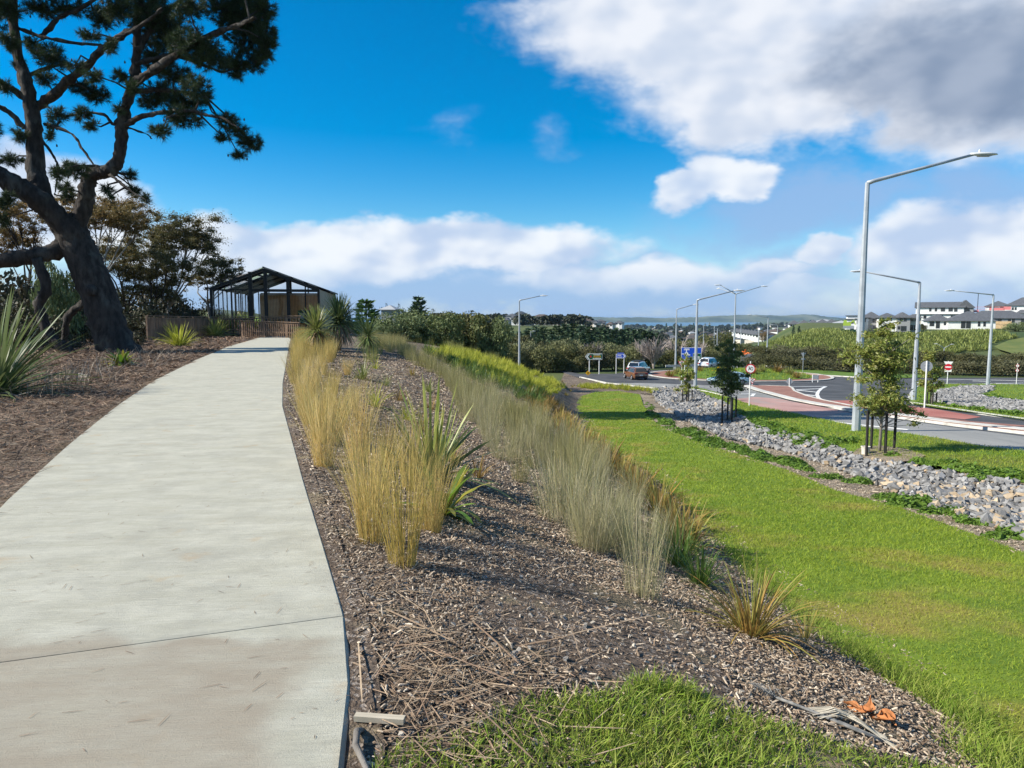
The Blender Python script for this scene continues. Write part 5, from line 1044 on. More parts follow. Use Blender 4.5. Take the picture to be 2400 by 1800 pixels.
# ------------------------------------------------------------------ signs
m_sgreen = plain('sign_green', (.0, .075, .035), .5); m_sblue = plain('sign_blue', (.01, .07, .48), .5); m_swhite = plain('sign_white', (.75, .75, .74), .5); m_sred = plain('sign_red', (.50, .015, .03), .5)
m_syel = plain('sign_yellow', (.75, .40, .01), .5); m_sback = plain('sign_back', (.30, .32, .34), .5, .3); m_sdk = plain('sign_ink', (.015, .015, .015), .6); m_sorange = plain('sign_orange', (.8, .17, .03), .5)
def text_mesh(txt, size):
    c = bpy.data.curves.new('lettering', 'FONT'); c.body = txt; c.size = size; c.align_x = 'CENTER'; c.align_y = 'CENTER'; c.extrude = .002
    o = bpy.data.objects.new('tmp', c); COL.objects.link(o); dg = bpy.context.evaluated_depsgraph_get(); me = bpy.data.meshes.new_from_object(o.evaluated_get(dg)); bpy.data.objects.remove(o); bpy.data.curves.remove(c)
    for v in me.vertices: v.co = (v.co.x, -v.co.z, v.co.y)
    me.materials.clear(); return me
def poly_plate(poly, y, m, o, name, th=.012): return MB().prism(poly, y, y + th).build(name, m, o)
def disc(r, n=28, c=(0, 0)): return [(c[0] + r * math.cos(a), c[1] + r * math.sin(a)) for a in np.arange(n) * 2 * math.pi / n]
def sign(name, ub, vb, D, label, yaw=0.0, cat='road sign'):
    p = hit(ub, vb) if D is None else at(ub, vb, D); z = gz(p[0], p[1]) + (.1 if name.startswith('island') else 0); o = empty(name, (p[0], p[1], z), yaw); tag(o, label, cat); return o, p[1]
def post(o, x, h, r=.04, m=None): return MB().tube([(x, .02 + r, -.3), (x, .02 + r, h)], [r, r], 8).build('post', m or m_white, o)
def words(o, parent, x0, x1, z, h, m, y=-.004, seed=0):
    rg = np.random.default_rng(seed); x = x0; mb = MB()
    while x < x1 - h * .3: w = h * rg.uniform(.35, .6); mb.box((x + w / 2, y, z + rg.uniform(-.05, .08) * h), (w, .006, h * rg.uniform(.7, 1.1))); x += w + h * .18
    return mb.build('lettering', m, parent, kind='stuff')
# green direction sign
o, D = sign('direction_sign', 1393, 876, 96, 'green direction sign with yellow panel, arrow end pointing left', R(-8)); s = D / FPX; zt = (876 - 842) * s; zh = 14.5 * s
P_ = [(-22 * s, zt + zh / 2), (-16 * s, zt), (18 * s, zt), (18 * s, zt + zh), (-16 * s, zt + zh)]
pl = poly_plate(P_, 0, m_swhite, o, 'panel'); poly_plate([(-20.6 * s, zt + zh / 2), (-15.4 * s, zt + .06), (17.3 * s, zt + .06), (17.3 * s, zt + zh - .06), (-15.4 * s, zt + zh - .06)], -.006, m_sgreen, pl, 'face', .006)
poly_plate([(-19 * s, zt + zh / 2), (-14 * s, zt + .1), (-11.5 * s, zt + .1), (-16 * s, zt + zh / 2), (-11.5 * s, zt + zh - .1), (-14 * s, zt + zh - .1)], -.012, m_swhite, pl, 'chevron', .006)
poly_plate(disc(.13, 16, (-9 * s, zt + zh * .52)), -.012, m_sred, pl, 'shield', .006); MB().box((6 * s, -.01, zt + zh * .52), (16 * s, .006, zh * .24)).build('yellow_panel', m_syel, pl)
words(o, pl, -3 * s, 14 * s, zt + zh * .8, .1, m_swhite, -.01, 1); words(o, pl, -4 * s, 15 * s, zt + zh * .2, .15, m_swhite, -.01, 2); words(o, pl, -1 * s, 13 * s, zt + zh * .52, .1, m_sdk, -.016, 3)
post(o, -12 * s, zt + zh, .06); post(o, 11 * s, zt + zh, .06)
# blue direction sign
o, D = sign('direction_sign', 1454, 877, 97, 'small blue direction sign with arrow end pointing right', R(-8)); s = D / FPX; zt = (877 - 841) * s; zh = 10.5 * s
pl = poly_plate([(-10.5 * s, zt), (9 * s, zt), (13 * s, zt + zh / 2), (9 * s, zt + zh), (-10.5 * s, zt + zh)], 0, m_swhite, o, 'panel'); poly_plate([(-10 * s, zt + .05), (8.6 * s, zt + .05), (12 * s, zt + zh / 2), (8.6 * s, zt + zh - .05), (-10 * s, zt + zh - .05)], -.006, m_sblue, pl, 'face', .006)
poly_plate([(5 * s, zt + .08), (7.5 * s, zt + .08), (11 * s, zt + zh / 2), (7.5 * s, zt + zh - .08), (5 * s, zt + zh - .08), (8.5 * s, zt + zh / 2)], -.012, m_swhite, pl, 'chevron', .006)
words(o, pl, -7 * s, 2 * s, zt + zh * .68, .13, m_swhite, -.01, 4); words(o, pl, -8 * s, 4 * s, zt + zh * .28, .13, m_swhite, -.01, 5)
MB().box((0, 0, zt + zh + .1), (15 * s, .012, .16)).build('top_strip', m_sblue, o); post(o, -10 * s, zt + zh, .05); post(o, 8 * s, zt + zh, .05)
# blue roundabout map sign
o, D = sign('map_sign', 1619, 878, 95, 'large blue roundabout map sign with green corner panel', R(-12)); s = D / FPX; zt = (878 - 842) * s; zh = 28 * s; hw = 23 * s
pl = MB().box((0, .006, zt + zh / 2), (2 * hw, .012, zh)).build('panel', m_swhite, o); MB().box((0, -.004, zt + zh / 2), (2 * hw - .1, .008, zh - .1)).build('face', m_sblue, pl)
cx, cz = -11 * s, zt + zh * .45; mp = MB().prism(disc(.26, 20, (cx, cz)), -.014, -.008); mp.box((cx, -.011, cz + .38), (.12, .006, .5)); mp.box((cx - .36, -.011, cz), (.5, .006, .1)); mp.box((cx + .3, -.011, cz - .12), (.4, .006, .12)); mp.build('map_symbol', m_swhite, pl, kind='stuff'); MB().prism(disc(.1, 14, (cx, cz)), -.018, -.015).build('map_centre', m_sdk, pl)
words(o, pl, cx - .3, cx + .35, zt + zh * .88, .12, m_swhite, -.01, 6); words(o, pl, cx - .35, cx + .4, zt + zh * .8, .12, m_swhite, -.01, 7)
MB().box((13 * s, -.012, zt + zh * .28), (18 * s, .006, zh * .48)).build('corner_panel', m_swhite, pl); MB().box((13 * s, -.018, zt + zh * .28), (17 * s, .006, zh * .44)).build('corner_face', m_sgreen, pl); MB().prism(disc(.11, 14, (13 * s, zt + zh * .4)), -.026, -.022).build('shield', m_sred, pl)
words(o, pl, 6 * s, 20 * s, zt + zh * .22, .14, m_swhite, -.025, 8); words(o, pl, 6 * s, 20 * s, zt + zh * .12, .12, m_swhite, -.025, 9); post(o, -14 * s, zt + zh, .06); post(o, 14 * s, zt + zh, .06)
# give-way triangles
def giveway(ub, vb, D, vt, wpx, label, yaw, back=False, plate=False, nm='give_way_sign'):
    o, D = sign(nm, ub, vb, D, label, yaw); s = D / FPX; top = (vb - vt) * s; w = wpx * s / 2; h = w * 1.75
    T = lambda k, dz=0: [(-w * k, top - (1 - k) * h * .33), (0, top - h + (1 - k) * h * .67), (w * k, top - (1 - k) * h * .33)]
    pl = poly_plate(T(1), 0, m_sback if back else m_sred, o, 'panel')
    if not back: poly_plate(T(.78), -.006, m_swhite, pl, 'face', .006); MB().tube([(w * .3 * math.cos(a), -.01, top - h * .33 + w * .3 * math.sin(a)) for a in np.linspace(.4, 5.9, 14)], .03, 5).build('arrow_ring', m_sdk, pl)
    if plate: MB().box((0, -.0, top - h - .25), (w * 1.5, .012, .22)).build('plate', m_sback if back else m_swhite, o)
    post(o, 0, top + .08, .035, m_white if not back else m_galv); 
    if back: o.rotation_euler[2] = yaw + math.pi
    return o
giveway(1597, 904, None, 846, 18, 'give way roundabout triangle sign at the left of the small tree', R(-10))
giveway(1763, 906, None, 887, 15.5, 'low give way roundabout triangle behind the seventy sign', R(-15))
giveway(1881, 877, 100, 831, 12, 'triangle sign seen from behind beside the roundabout hedge', R(-10), back=True, plate=True)
# 70 limit
o, D = sign('speed_limit_sign', 1756, 953, None, 'round speed limit sign reading 70 on a white post', R(-18)); s = D / FPX; top = (953 - 846) * s; cz = (953 - 863.5) * s; r = 11.2 * s
pl = poly_plate(disc(r, 32, (0, cz)), 0, m_sred, o, 'panel'); poly_plate(disc(r * .8, 32, (0, cz)), -.006, m_swhite, pl, 'face', .006)
me = text_mesh('70', r * 1.15); me.materials.append(m_sdk); n7 = obj('lettering', me, None, pl); n7.location = (0, -.009, cz); post(o, 0, top, .035)
# round sign from behind
o, D = sign('round_sign', 2167, 957, None, 'round sign seen from behind on a pale post by the small tree', R(-22)); s = D / FPX; cz = (957 - 858) * s; r = 12.6 * s
poly_plate(disc(r, 32, (0, cz)), .1, m_sback, o, 'panel'); post(o, 0, (957 - 845) * s, .045)
for zz in (.1, -.1): MB().box((0, .09, cz + zz), (.3, .015, .03)).build('bracket', m_galv, o)
# no entry
o, D = sign('no_entry_sign', 2220, 902, None, 'red no entry sign under a white inverted triangle', R(-25)); s = D / FPX; cz = (902 - 860) * s; r = 7.7 * s
pl = poly_plate(disc(r, 28, (0, cz)), -.02, m_sred, o, 'panel'); MB().box((0, -.024, cz), (r * 1.5, .008, r * .38)).build('bar', m_swhite, pl)
poly_plate([(-9.5 * s, cz + 13 * s), (9.5 * s, cz + 13 * s), (4 * s, cz + 4 * s), (-4 * s, cz + 4 * s)], 0, m_swhite, o, 'triangle_panel'); MB().box((0, .0, cz - r - .02), (14 * s, .012, .28)).build('plate', m_swhite, o); post(o, 0, cz + 14 * s, .045)
# twin small discs at far right
o, D = sign('twin_disc_sign', 2382, 903, None, 'pale post with two small round signs at the right edge', R(-25)); s = D / FPX
for vv in (857, 868): pl = poly_plate(disc(3.6 * s, 20, (0, (903 - vv) * s)), 0, m_sred, o, 'panel'); poly_plate(disc(2.9 * s, 20, (0, (903 - vv) * s)), -.006, m_swhite, pl, 'face', .006); MB().box((0, -.009, (903 - vv) * s), (.04, .004, .16)).build('arrow', m_sdk, pl)
post(o, 0, (903 - 851) * s, .035)
# diamond on the splitter island, seen from behind
o, D = sign('island_diamond_sign', 1850, 908, None, 'grey diamond sign seen from behind on the red splitter island', R(-18)); s = D / FPX; cz = 9.5 * s + .1; r = 9 * s
poly_plate([(-r, cz), (0, cz - r), (r, cz), (0, cz + r)], .08, m_sback, o, 'panel'); post(o, 0, cz + r * .9, .04)
# framed panel on the island, back view
o, D = sign('island_panel_sign', 1911, 889, 81, 'low white framed panel sign at the right end of the roundabout', R(-18)); s = D / FPX; MB().box((0, .0, 10.5 * s), (11 * s, .02, 10 * s)).build('panel', m_sback, o); post(o, -6 * s, 16 * s, .05); post(o, 6 * s, 16 * s, .05)
# chevron boards in the roundabout
def chevron(u, v, D, w, label, arrow=True):
    p = at(u, v, D); z = isl_z(p[0], p[1]); o = empty('chevron_board', (p[0], p[1], z), R(-15)); tag(o, label, 'road sign'); h = p[2] - z; W_ = w * D / FPX
    MB().box((0, 0, h), (W_, .015, .55)).build('panel', m_syel, o)
    for k in range(3): x = -W_ / 2 + (k + .5) * W_ / 3; poly_plate([(x - .14, h), (x + .06, h + .26), (x + .2, h + .26), (x, h), (x + .2, h - .26), (x + .06, h - .26)], -.012, m_sdk, o, 'chevron', .004)
    if arrow: poly_plate([(W_ * .3, h + .35), (W_ * .1, h + .6), (W_ * .3, h + .85), (W_ * .5, h + .6)], 0, m_syel, o, 'marker')
    post(o, -W_ * .3, h + .2, .04); post(o, W_ * .3, h + .2, .04); return o
chevron(1678, 873, 92, 21, 'orange chevron board on the roundabout behind the blue car')
o, D = sign('hazard_marker', 1378, 877, 94, 'yellow diamond hazard marker at the foot of the green sign', R(-5)); s = D / FPX; r = 6.2 * s
poly_plate([(-r, 5 * s), (0, 5 * s - r), (r, 5 * s), (0, 5 * s + r)], 0, m_syel, o, 'panel'); MB().box((0, -.005, 5 * s), (.1, .006, .32)).build('arrow', m_sdk, o); post(o, 0, 5 * s, .03)
# road works in the valley
for (u, v, D, w, hgt, mm, lab) in [(1747, 822, 200, 4, 6, m_sorange, 'orange road works sign far down the valley road'), (1771, 818, 190, 5, 7, m_sorange, 'orange and white road works disc sign in the valley'), (1792, 815, 175, 9, 3, m_sorange, 'small orange board above the grey site container'), (1650, 817, 200, 4, 4, m_sorange, 'orange sign behind the blue map sign'), (1680, 819, 190, 8, 6, m_sorange, 'orange sign behind the small tree')]:
    p = at(u, v, D); s = D / FPX; z = gz(p[0], p[1]); o = empty('road_works_sign', (p[0], p[1], z)); tag(o, lab, 'road sign'); MB().box((0, 0, p[2] - z), (w * s, .03, hgt * s)).build('panel', mm, o); MB().tube([(0, .06, -.2), (0, .06, p[2] - z)], .05, 6).build('post', m_white, o)
p = at(1787, 826, 170); s = 170 / FPX; o = empty('site_container', (p[0], p[1], gz(p[0], p[1]))); tag(o, 'grey slatted site container beside the valley road', 'container'); hgt = at(1787, 818, 170)[2] - o.location[2]
MB().box((0, 0, hgt / 2), (15 * s, 2.2, hgt)).build('body', plain('container_grey', (.38, .41, .45), .6), o)
for k in range(6): MB().box((0, -1.13, hgt * (.12 + .15 * k)), (14 * s, .05, .05)).build('slat', m_sback, o)
q0, q1 = at(1738, 826, 205), at(1772, 828, 190); o = empty('barrier_fence', (q0[0], q0[1], gz(q0[0], q0[1]) - 1)); tag(o, 'orange plastic road works barrier across the valley road', 'barrier'); zz = q0[2] - o.location[2]
MB().bar((0, 0, zz), (q1[0] - q0[0], q1[1] - q0[1], zz), .05, .8).build('panel', m_sorange, o); MB().tube([(0, 0, 0), (0, 0, zz)], .06, 6).build('post', m_white, o)

# ------------------------------------------------------------------ guard rails
def guard(px, D, label, h=.75):
    pts = [at(u, v, d) for (u, v), d in zip(px, D)]; o = empty('guard_rail', (pts[0][0], pts[0][1], gz(pts[0][0], pts[0][1]))); tag(o, label, 'guard rail'); O = np.array(o.location)
    P = np.array([(p[0], p[1], p[2]) for p in pts]) - O; mb = MB()
    for a, b in zip(P[:-1], P[1:]): mb.bar(a, b, .08, .32)
    mb.build('rail', m_kerb, o, kind='stuff')
    for a, b in zip(P[:-1], P[1:]):
        n = max(1, int(np.linalg.norm(b - a) / 3.0))
        for k in range(n): q = a + (b - a) * (k + .5) / n; g0 = gz(q[0] + O[0], q[1] + O[1]) - O[2]; MB().box((q[0], q[1] + .1, (q[2] + g0) / 2 - .1), (.14, .14, max(.3, q[2] - g0 + .1))).build('post', m_galv, o)
guard([(1560, 858), (1600, 857), (1650, 855)], [104, 105, 108], 'grey guard rail left behind the map sign')
guard([(1768, 842), (1776, 851), (1800, 858), (1850, 861), (1900, 863), (1935, 865)], [128, 116, 108, 106, 106, 106], 'pale guard rail curving along the back of the roundabout')
guard([(1737, 843), (1734, 852), (1728, 862)], [128, 118, 110], 'short yellowish guard rail left of the valley road')

# ------------------------------------------------------------------ cars
m_tyre = plain('tyre', (.012, .012, .012), .8); m_rim = plain('alloy_rim', (.45, .46, .47), .3, .7); m_cglass = plain('car_glass', (.012, .016, .02), .05, spec=.8); m_tail = plain('tail_light', (.35, .01, .01), .2); m_head = plain('head_light', (.7, .72, .75), .1); m_trim = plain('black_trim', (.015, .015, .016), .6); m_plate = plain('number_plate', (.7, .7, .68), .5)
def car(loc, heading, L, Wd, H, paint, label, kind='suv', rails=False):
    """built facing +x"""
    o = empty('car', loc, heading); tag(o, label, 'car'); hb = H * (.56 if kind == 'suv' else .58); g = .2 if kind == 'suv' else .16
    # stations: x, z bottom, z belt, z roof, half width belt, half width roof
    if kind == 'suv': st_ = [(-.5, .45, .62, .62, .80, .80), (-.49, .34, .97, 1.0, .90, .8), (-.46, .30, 1.0, 1.10, .95, .78), (-.40, .28, 1.0, 1.62, 1, .72), (-.30, .27, 1.0, 1.70, 1, .74), (-.05, .27, 1.0, 1.74, 1, .75), (.08, .27, .99, 1.68, 1, .74), (.22, .27, .97, 1.05, 1, .86), (.36, .28, .92, .95, .99, .85), (.46, .32, .80, .84, .92, .78), (.5, .42, .62, .64, .78, .7)]
    else: st_ = [(-.5, .45, .65, .65, .80, .80), (-.48, .32, 1.0, 1.05, .92, .78), (-.42, .27, 1.02, 1.35, .97, .7), (-.30, .25, 1.02, 1.62, 1, .70), (-.08, .25, 1.0, 1.74, 1, .72), (.08, .25, .97, 1.66, 1, .72), (.28, .25, .92, .98, 1, .84), (.40, .27, .82, .85, .97, .8), (.47, .32, .70, .72, .90, .76), (.5, .42, .58, .6, .74, .7)]
    k = H / 1.74; rows = []
    for (x, zb, zm, zt, wb, wr) in st_:
        w, r = wb * Wd / 2, wr * Wd / 2; zb, zm, zt = zb * k, zm * k, zt * k
        rows.append([(x * L, -w * .9, zb), (x * L, -w, zb + (zm - zb) * .3), (x * L, -w, zb + (zm - zb) * .75), (x * L, -w * .96, zm), (x * L, -r, zt - (zt - zm) * .12), (x * L, -r * .8, zt), (x * L, r * .8, zt), (x * L, r, zt - (zt - zm) * .12), (x * L, w * .96, zm), (x * L, w, zb + (zm - zb) * .75), (x * L, w, zb + (zm - zb) * .3), (x * L, w * .9, zb)])
    n = 12; V = np.array(rows).reshape(-1, 3); f = [(i * n + j, i * n + (j + 1) % n, (i + 1) * n + (j + 1) % n, (i + 1) * n + j) for i in range(len(rows) - 1) for j in range(n)] + [tuple(range(n))[::-1], tuple((len(rows) - 1) * n + j for j in range(n))]
    MB().add(V, [q[::-1] for q in f]).build('body', paint, o, smooth=False)
    A = np.array(rows)
    def pane(i0, i1, f0, f1, side, nm='side_window'):
        j0, j1 = (3, 4) if side < 0 else (8, 7); e = np.array([0, side * .012, .004]); q = lambda i, t: A[i, j0] * (1 - t) + A[i, j1] * t + e
        MB().add([q(i0, .08), q(i1, .08), q(i1, f1), q(i0, f0)], [(0, 1, 2, 3) if side < 0 else (3, 2, 1, 0)]).build(nm, m_cglass, o)
    idx = [(2, 3, .5, .88), (3, 4, .88, .9), (4, 5, .9, .9), (5, 6, .9, .88), (6, 7, .88, .3)]
    for sgn in (-1, 1):
        for (a, b, f0, f1) in idx: pane(a, b, f0, f1, sgn)
    def cross(i0, i1, t0, t1, nm):
        up = np.array([0, 0, .012]); a, b = A[i0], A[i1]; q = lambda r, t: r[5] * (1 - t) + r[6] * t + up
        lo_ = a + (b - a) * t0; hi_ = a + (b - a) * t1; d = np.array([-.012 if nm == 'rear_window' else .012, 0, 0])
        MB().add([q(lo_, -.08) + d, q(lo_, 1.08) + d, q(hi_, 1.0) + d, q(hi_, 0.0) + d], [(0, 1, 2, 3)]).build(nm, m_cglass, o)
    cross(2, 3, .08, .92, 'rear_window'); cross(7, 6, .06, .94, 'windscreen')
    wr_ = .33 * k
    for sx in (-.30, .31):
        for sy in (-1, 1):
            y = sy * (Wd / 2 - .08); prof = [(-.11, wr_ * .8), (-.1, wr_), (.1, wr_), (.11, wr_ * .8)]
            V = np.concatenate([np.c_[sx * L + rr * np.cos(np.arange(18) * .349), np.full(18, y + d), wr_ + rr * np.sin(np.arange(18) * .349)] for d, rr in prof])
            w_ = MB().add(V, [(i * 18 + j, i * 18 + (j + 1) % 18, (i + 1) * 18 + (j + 1) % 18, (i + 1) * 18 + j) for i in range(3) for j in range(18)] + [tuple(range(18))[::-1], tuple(54 + j for j in range(18))]).build('wheel', m_tyre, o)
            rim = MB()
            for a in range(5): t = a * 1.2566; rim.bar((sx * L, y + sy * .125, wr_), (sx * L + wr_ * .62 * math.cos(t), y + sy * .125, wr_ + wr_ * .62 * math.sin(t)), .07, .02, up=(0, 1, 0))
            rim.tube([(sx * L + wr_ * .66 * math.cos(t), y + sy * .12, wr_ + wr_ * .66 * math.sin(t)) for t in np.linspace(0, 6.2832, 17)], .02, 5, cap=False); rim.build('rim', m_rim, w_, kind='stuff')
            MB().tube([(sx * L + wr_ * 1.13 * math.cos(t), sy * (Wd / 2 - .0), wr_ + wr_ * 1.13 * math.sin(t)) for t in np.linspace(-.1, 3.24, 10)], .035, 5).build('wheel_arch', m_trim, o)
    for sy in (-1, 1):
        MB().box((-.488 * L, sy * Wd * .36, .88 * k), (.06, Wd * .22, .16 * k)).build('tail_light', m_tail, o); MB().box((.462 * L, sy * Wd * .34, .68 * k), (.14, Wd * .2, .13 * k)).build('headlight', m_head, o)
        MB().box((.17 * L, sy * (Wd / 2 + .07), 1.02 * k), (.12, .16, .12)).build('mirror', m_trim, o)
    MB().box((-.498 * L, 0, .45 * k), (.06, Wd * .86, .2 * k)).build('rear_bumper', m_trim, o); MB().box((-.502 * L, 0, .68 * k), (.02, .4, .13)).build('number_plate', m_plate, o); MB().box((.498 * L, 0, .42 * k), (.06, Wd * .8, .16 * k)).build('front_bumper', m_trim, o)
    if rails: MB().box((-.1 * L, 0, 1.80 * k), (.45 * L, Wd * .6, .05)).build('roof_rack', m_trim, o)
    return o
def car_px(u, v, D, yaw, *a, **k): p = at(u, v, D); return car((p[0], p[1], gz(p[0], p[1]) + .015), yaw, *a, **k)
def paint(name, c): return mat(name, c, None, rough=.25, metal=.35, spec=.6, coat=.8)
car_px(1489, 886, 87, R(90 + 9), 4.45, 1.86, 1.62, paint('bronze_paint', (.24, .105, .045)), 'bronze brown hatchback SUV seen from behind on the roundabout')
car_px(1497, 880, 95.5, R(90 - 30), 4.8, 1.95, 1.85, paint('silver_paint', (.55, .56, .56)), 'silver off-road wagon with roof rack ahead of the bronze car', rails=True)
car_px(1706, 897, 77.5, R(180 + 3), 4.4, 1.74, 1.46, paint('pale_blue_paint', (.50, .68, .70)), 'pale blue small hatchback driving left behind a small tree', kind='hatch')
car_px(1662, 862, 108, R(90 - 38), 4.7, 1.9, 1.8, paint('white_paint', (.72, .72, .72)), 'white wagon leaving the roundabout beside the guard rail')

# ------------------------------------------------------------------ young staked trees
m_young = leafmat('young_tree_leaf', (.19, .27, .05), (.29, .35, .07), (.31, .29, .08), trans=.45, scale=2.0, coord='World', rough=.45, spec=.4)
m_stake = mat('dark_stake', (.022, .02, .019), (.04, .036, .032), scale=6, rough=.8, coord='World'); m_tie = plain('tree_tie', (.05, .045, .04), .8)
m_ytrunk = mat('young_trunk', (.22, .19, .16), (.33, .29, .25), scale=8, rough=.9, coord='World')
def staked(ub, vb, masses, stakes, label, leaf=.085, per=420, cross=False, mm=None, seed=0, pot=False, sr=.035):
    rg = np.random.default_rng(seed); p = hit(ub, vb); D = p[1]; s = D / FPX; O = np.array([p[0], p[1], gz(p[0], p[1])]); o = empty('young_tree', O); tag(o, label, 'tree')
    top = at(masses[-1][0], masses[-1][1], D) - O; lob = []; br = MB(); tr = MB().tube([(0, 0, -.1), (.02, 0, top[2] * .3), (-.03, .03, top[2] * .65), (top[0] * .8, 0, top[2])], [.05, .04, .028, .01], 7)
    for (u, v, ru, rv) in masses:
        c = at(u, v, D) - O; RU, RV = ru * s, rv * s
        for _ in range(13):
            q = c + np.array([rg.normal(0, RU * .5), rg.normal(0, RU * .45), rg.normal(0, RV * .5)]); k = rg.uniform(.2, .36); lob.append((*q, RU * k, RU * k, RV * k * .8))
            zt = max(.8, q[2] - np.hypot(q[0], q[1]) * .8); br.tube([(top[0] * .6 * zt / top[2], 0, zt), (q + np.array([0, 0, zt])) / 2 * np.array([.9, .9, 1]), q], [.014, .010, .004], 5, cap=False)
    put('crown', leafcloud(lob, per * 8 / (s * 10), leaf, rg, asp=.38, shell=.45, up=.2, gauss=1.0), mm or m_young, o); tr.build('trunk', m_ytrunk, o, smooth=True); br.build('branches', m_ytrunk, o)
    zc = 1.0
    for i, (u, vt, vb2, dd) in enumerate(stakes):
        q = at(u, vt, D + dd) - O; MB().tube([(q[0], q[1], -.25), (q[0] + rg.normal(0, .01), q[1], q[2])], sr, 7).build('stake', m_stake, o); MB().bar((q[0], q[1], q[2] - .12), (0, 0, q[2] - .15), .05, .012).build('tie', m_tie if not cross else m_stake, o)
    return o
staked(2061, 1062, [(2082, 935, 58, 44), (2045, 950, 40, 28), (2105, 950, 36, 34), (2066, 855, 64, 36), (2040, 825, 46, 32), (2100, 845, 44, 36), (2074, 795, 38, 30), (2079, 762, 18, 18)], [(2036, 962, 0, -.4), (2046, 962, 0, .5), (2080, 962, 0, -.35), (2100, 962, 0, .3)], 'leafy young tree with four dark stakes beside the tall lamp', seed=1, per=150, leaf=.105, sr=.042)
m_dryoung = leafmat('dark_young_leaf', (.09, .13, .04), (.15, .18, .055), (.12, .15, .05), trans=.4, scale=2.0, coord='World')
staked(1711, 993, [(1712, 912, 36, 26), (1710, 878, 37, 30), (1707, 845, 32, 26), (1704, 815, 20, 18)], [(1694, 930, 0, -.5), (1706, 932, 0, .5), (1717, 931, 0, -.5), (1726, 930, 0, .4)], 'darker young tree with cross-tied stakes standing in the rocks', seed=2, per=180, cross=True, mm=m_dryoung, leaf=.13, sr=.045)
staked(1611, 948, [(1610, 910, 15, 12), (1611, 880, 15, 18), (1611, 852, 11, 16)], [(1600, 913, 0, -.4), (1609, 913, 0, .4), (1614, 913, 0, -.4), (1622, 913, 0, .3)], 'slim yellow-green young tree at the far end of the rocks', seed=3, per=240, leaf=.17, sr=.045)
staked(2184, 951, [(2182, 900, 18, 22), (2180, 868, 24, 20), (2178, 840, 14, 14)], [(2174, 919, 0, -.4), (2182, 919, 0, .4), (2187, 919, 0, -.4), (2196, 920, 0, .3)], 'green young tree across the road behind the round sign', seed=4, per=240, leaf=.17, sr=.045)
p = hit(2028, 1068); o = empty('plant_pot', (p[0], p[1], gz(p[0], p[1]))); tag(o, 'small pale plastic pot beside the left stake of the nearest young tree', 'pot')
MB().lathe([(.10, 0), (.125, .26), (.14, .27), (.14, .30), (.12, .30), (.11, .05)], n=16).build('pot_body', plain('pot_plastic', (.6, .56, .48), .7), o, smooth=False)
zone('tree_mulch', [(1990, 1072), (2010, 1056), (2060, 1048), (2120, 1056), (2170, 1072), (2150, 1084), (2080, 1090), (2020, 1086)], .07, m_gravelstrip)

# ------------------------------------------------------------------ low weeds along the rocks
m_weed = leafmat('weed_leaf', (.11, .21, .025), (.17, .28, .04), (.14, .23, .04), trans=.4, scale=2.0, coord='World', rough=.5)
def weed_mesh(seed, n=130):
    rg = np.random.default_rng(seed); a = rg.uniform(0, 6.28, n); r = np.sqrt(rg.random(n)); P = np.c_[r * np.cos(a), r * np.sin(a), rg.uniform(.1, .75, n) * (1.1 - r)]; nn = np.c_[P[:, 0] * .5, P[:, 1] * .5, np.ones(n)] + rg.normal(0, .5, (n, 3)); nn /= np.linalg.norm(nn, axis=1)[:, None]
    t = np.cross(nn, rg.normal(0, 1, (n, 3))); t /= np.linalg.norm(t, axis=1)[:, None]; b = np.cross(nn, t); s = rg.uniform(.14, .30, n)[:, None]
    V = np.stack([P - t * s, P + b * s * .55, P + t * s, P - b * s * .55], 1).reshape(-1, 3); return V, np.arange(n * 4).reshape(-1, 4)
WM = [weed_mesh(i) for i in range(4)]
def weeds(name, px, n, size, seed, label, m=None):
    rg = np.random.default_rng(seed); L_ = dense(px, 6, closed=False); pts = np.array([hit(*q)[:2] for q in L_]); out = []
    for i in range(n):
        q = pts[rg.integers(len(pts))] + rg.normal(0, .22, 2); s = size * rg.uniform(.5, 1.3); out.append(xform(WM[i % 4], (q[0], q[1], gz(*q) + .02), rg.uniform(0, 6), s))
    o = put(name, join(out), m or m_weed, kind='stuff'); o['label'] = label
weeds('weed_strip', [(1515, 945), (1545, 985), (1600, 1012), (1680, 1040), (1760, 1062)], 70, .26, 1, 'green weeds along the left edge of the rocks, far stretch')
weeds('weed_strip', [(1690, 1048), (1780, 1072), (1860, 1092), (1900, 1103)], 32, .26, 2, 'green weeds along the left edge of the rocks, middle stretch')
for i, (u, v, s, lab) in enumerate([(1850, 1085, .42, 'leafy weed clump left of the rock mouth'), (1935, 1122, .32, 'low leafy weed at the rock edge, second from the left'), (2005, 1132, .34, 'leafy weed at the near rock edge in the middle'), (2085, 1172, .34, 'leafy weed at the rock edge left of the largest'), (2150, 1185, .5, 'largest leafy weed at the rock edge'), (2215, 1205, .38, 'leafy weed right of the largest at the rock edge'), (2290, 1230, .3, 'low weed near the right edge of the picture'), (2370, 1262, .36, 'weed in the right corner of the rock edge'), (1975, 1038, .6, 'leafy weed patch on the grass behind the rocks'), (2330, 1120, .5, 'weed patch on the grass bank at right'), (2380, 1115, .45, 'rightmost weed patch on the grass bank')]):
    p = hit(u, v); o = empty('weed_clump', (p[0], p[1], gz(p[0], p[1]) + .02)); tag(o, lab, 'weed'); put('leaves', join([xform(WM[(i + k) % 4], (RNG.normal(0, s * .5), RNG.normal(0, s * .4), 0), k, s * .55) for k in range(6)]), m_weed, o)
weeds('verge_weeds', [(1720, 968), (1760, 990), (1830, 1015), (1900, 1035), (1960, 1050)], 80, .3, 4, 'green weeds along the grass side of the rocks')
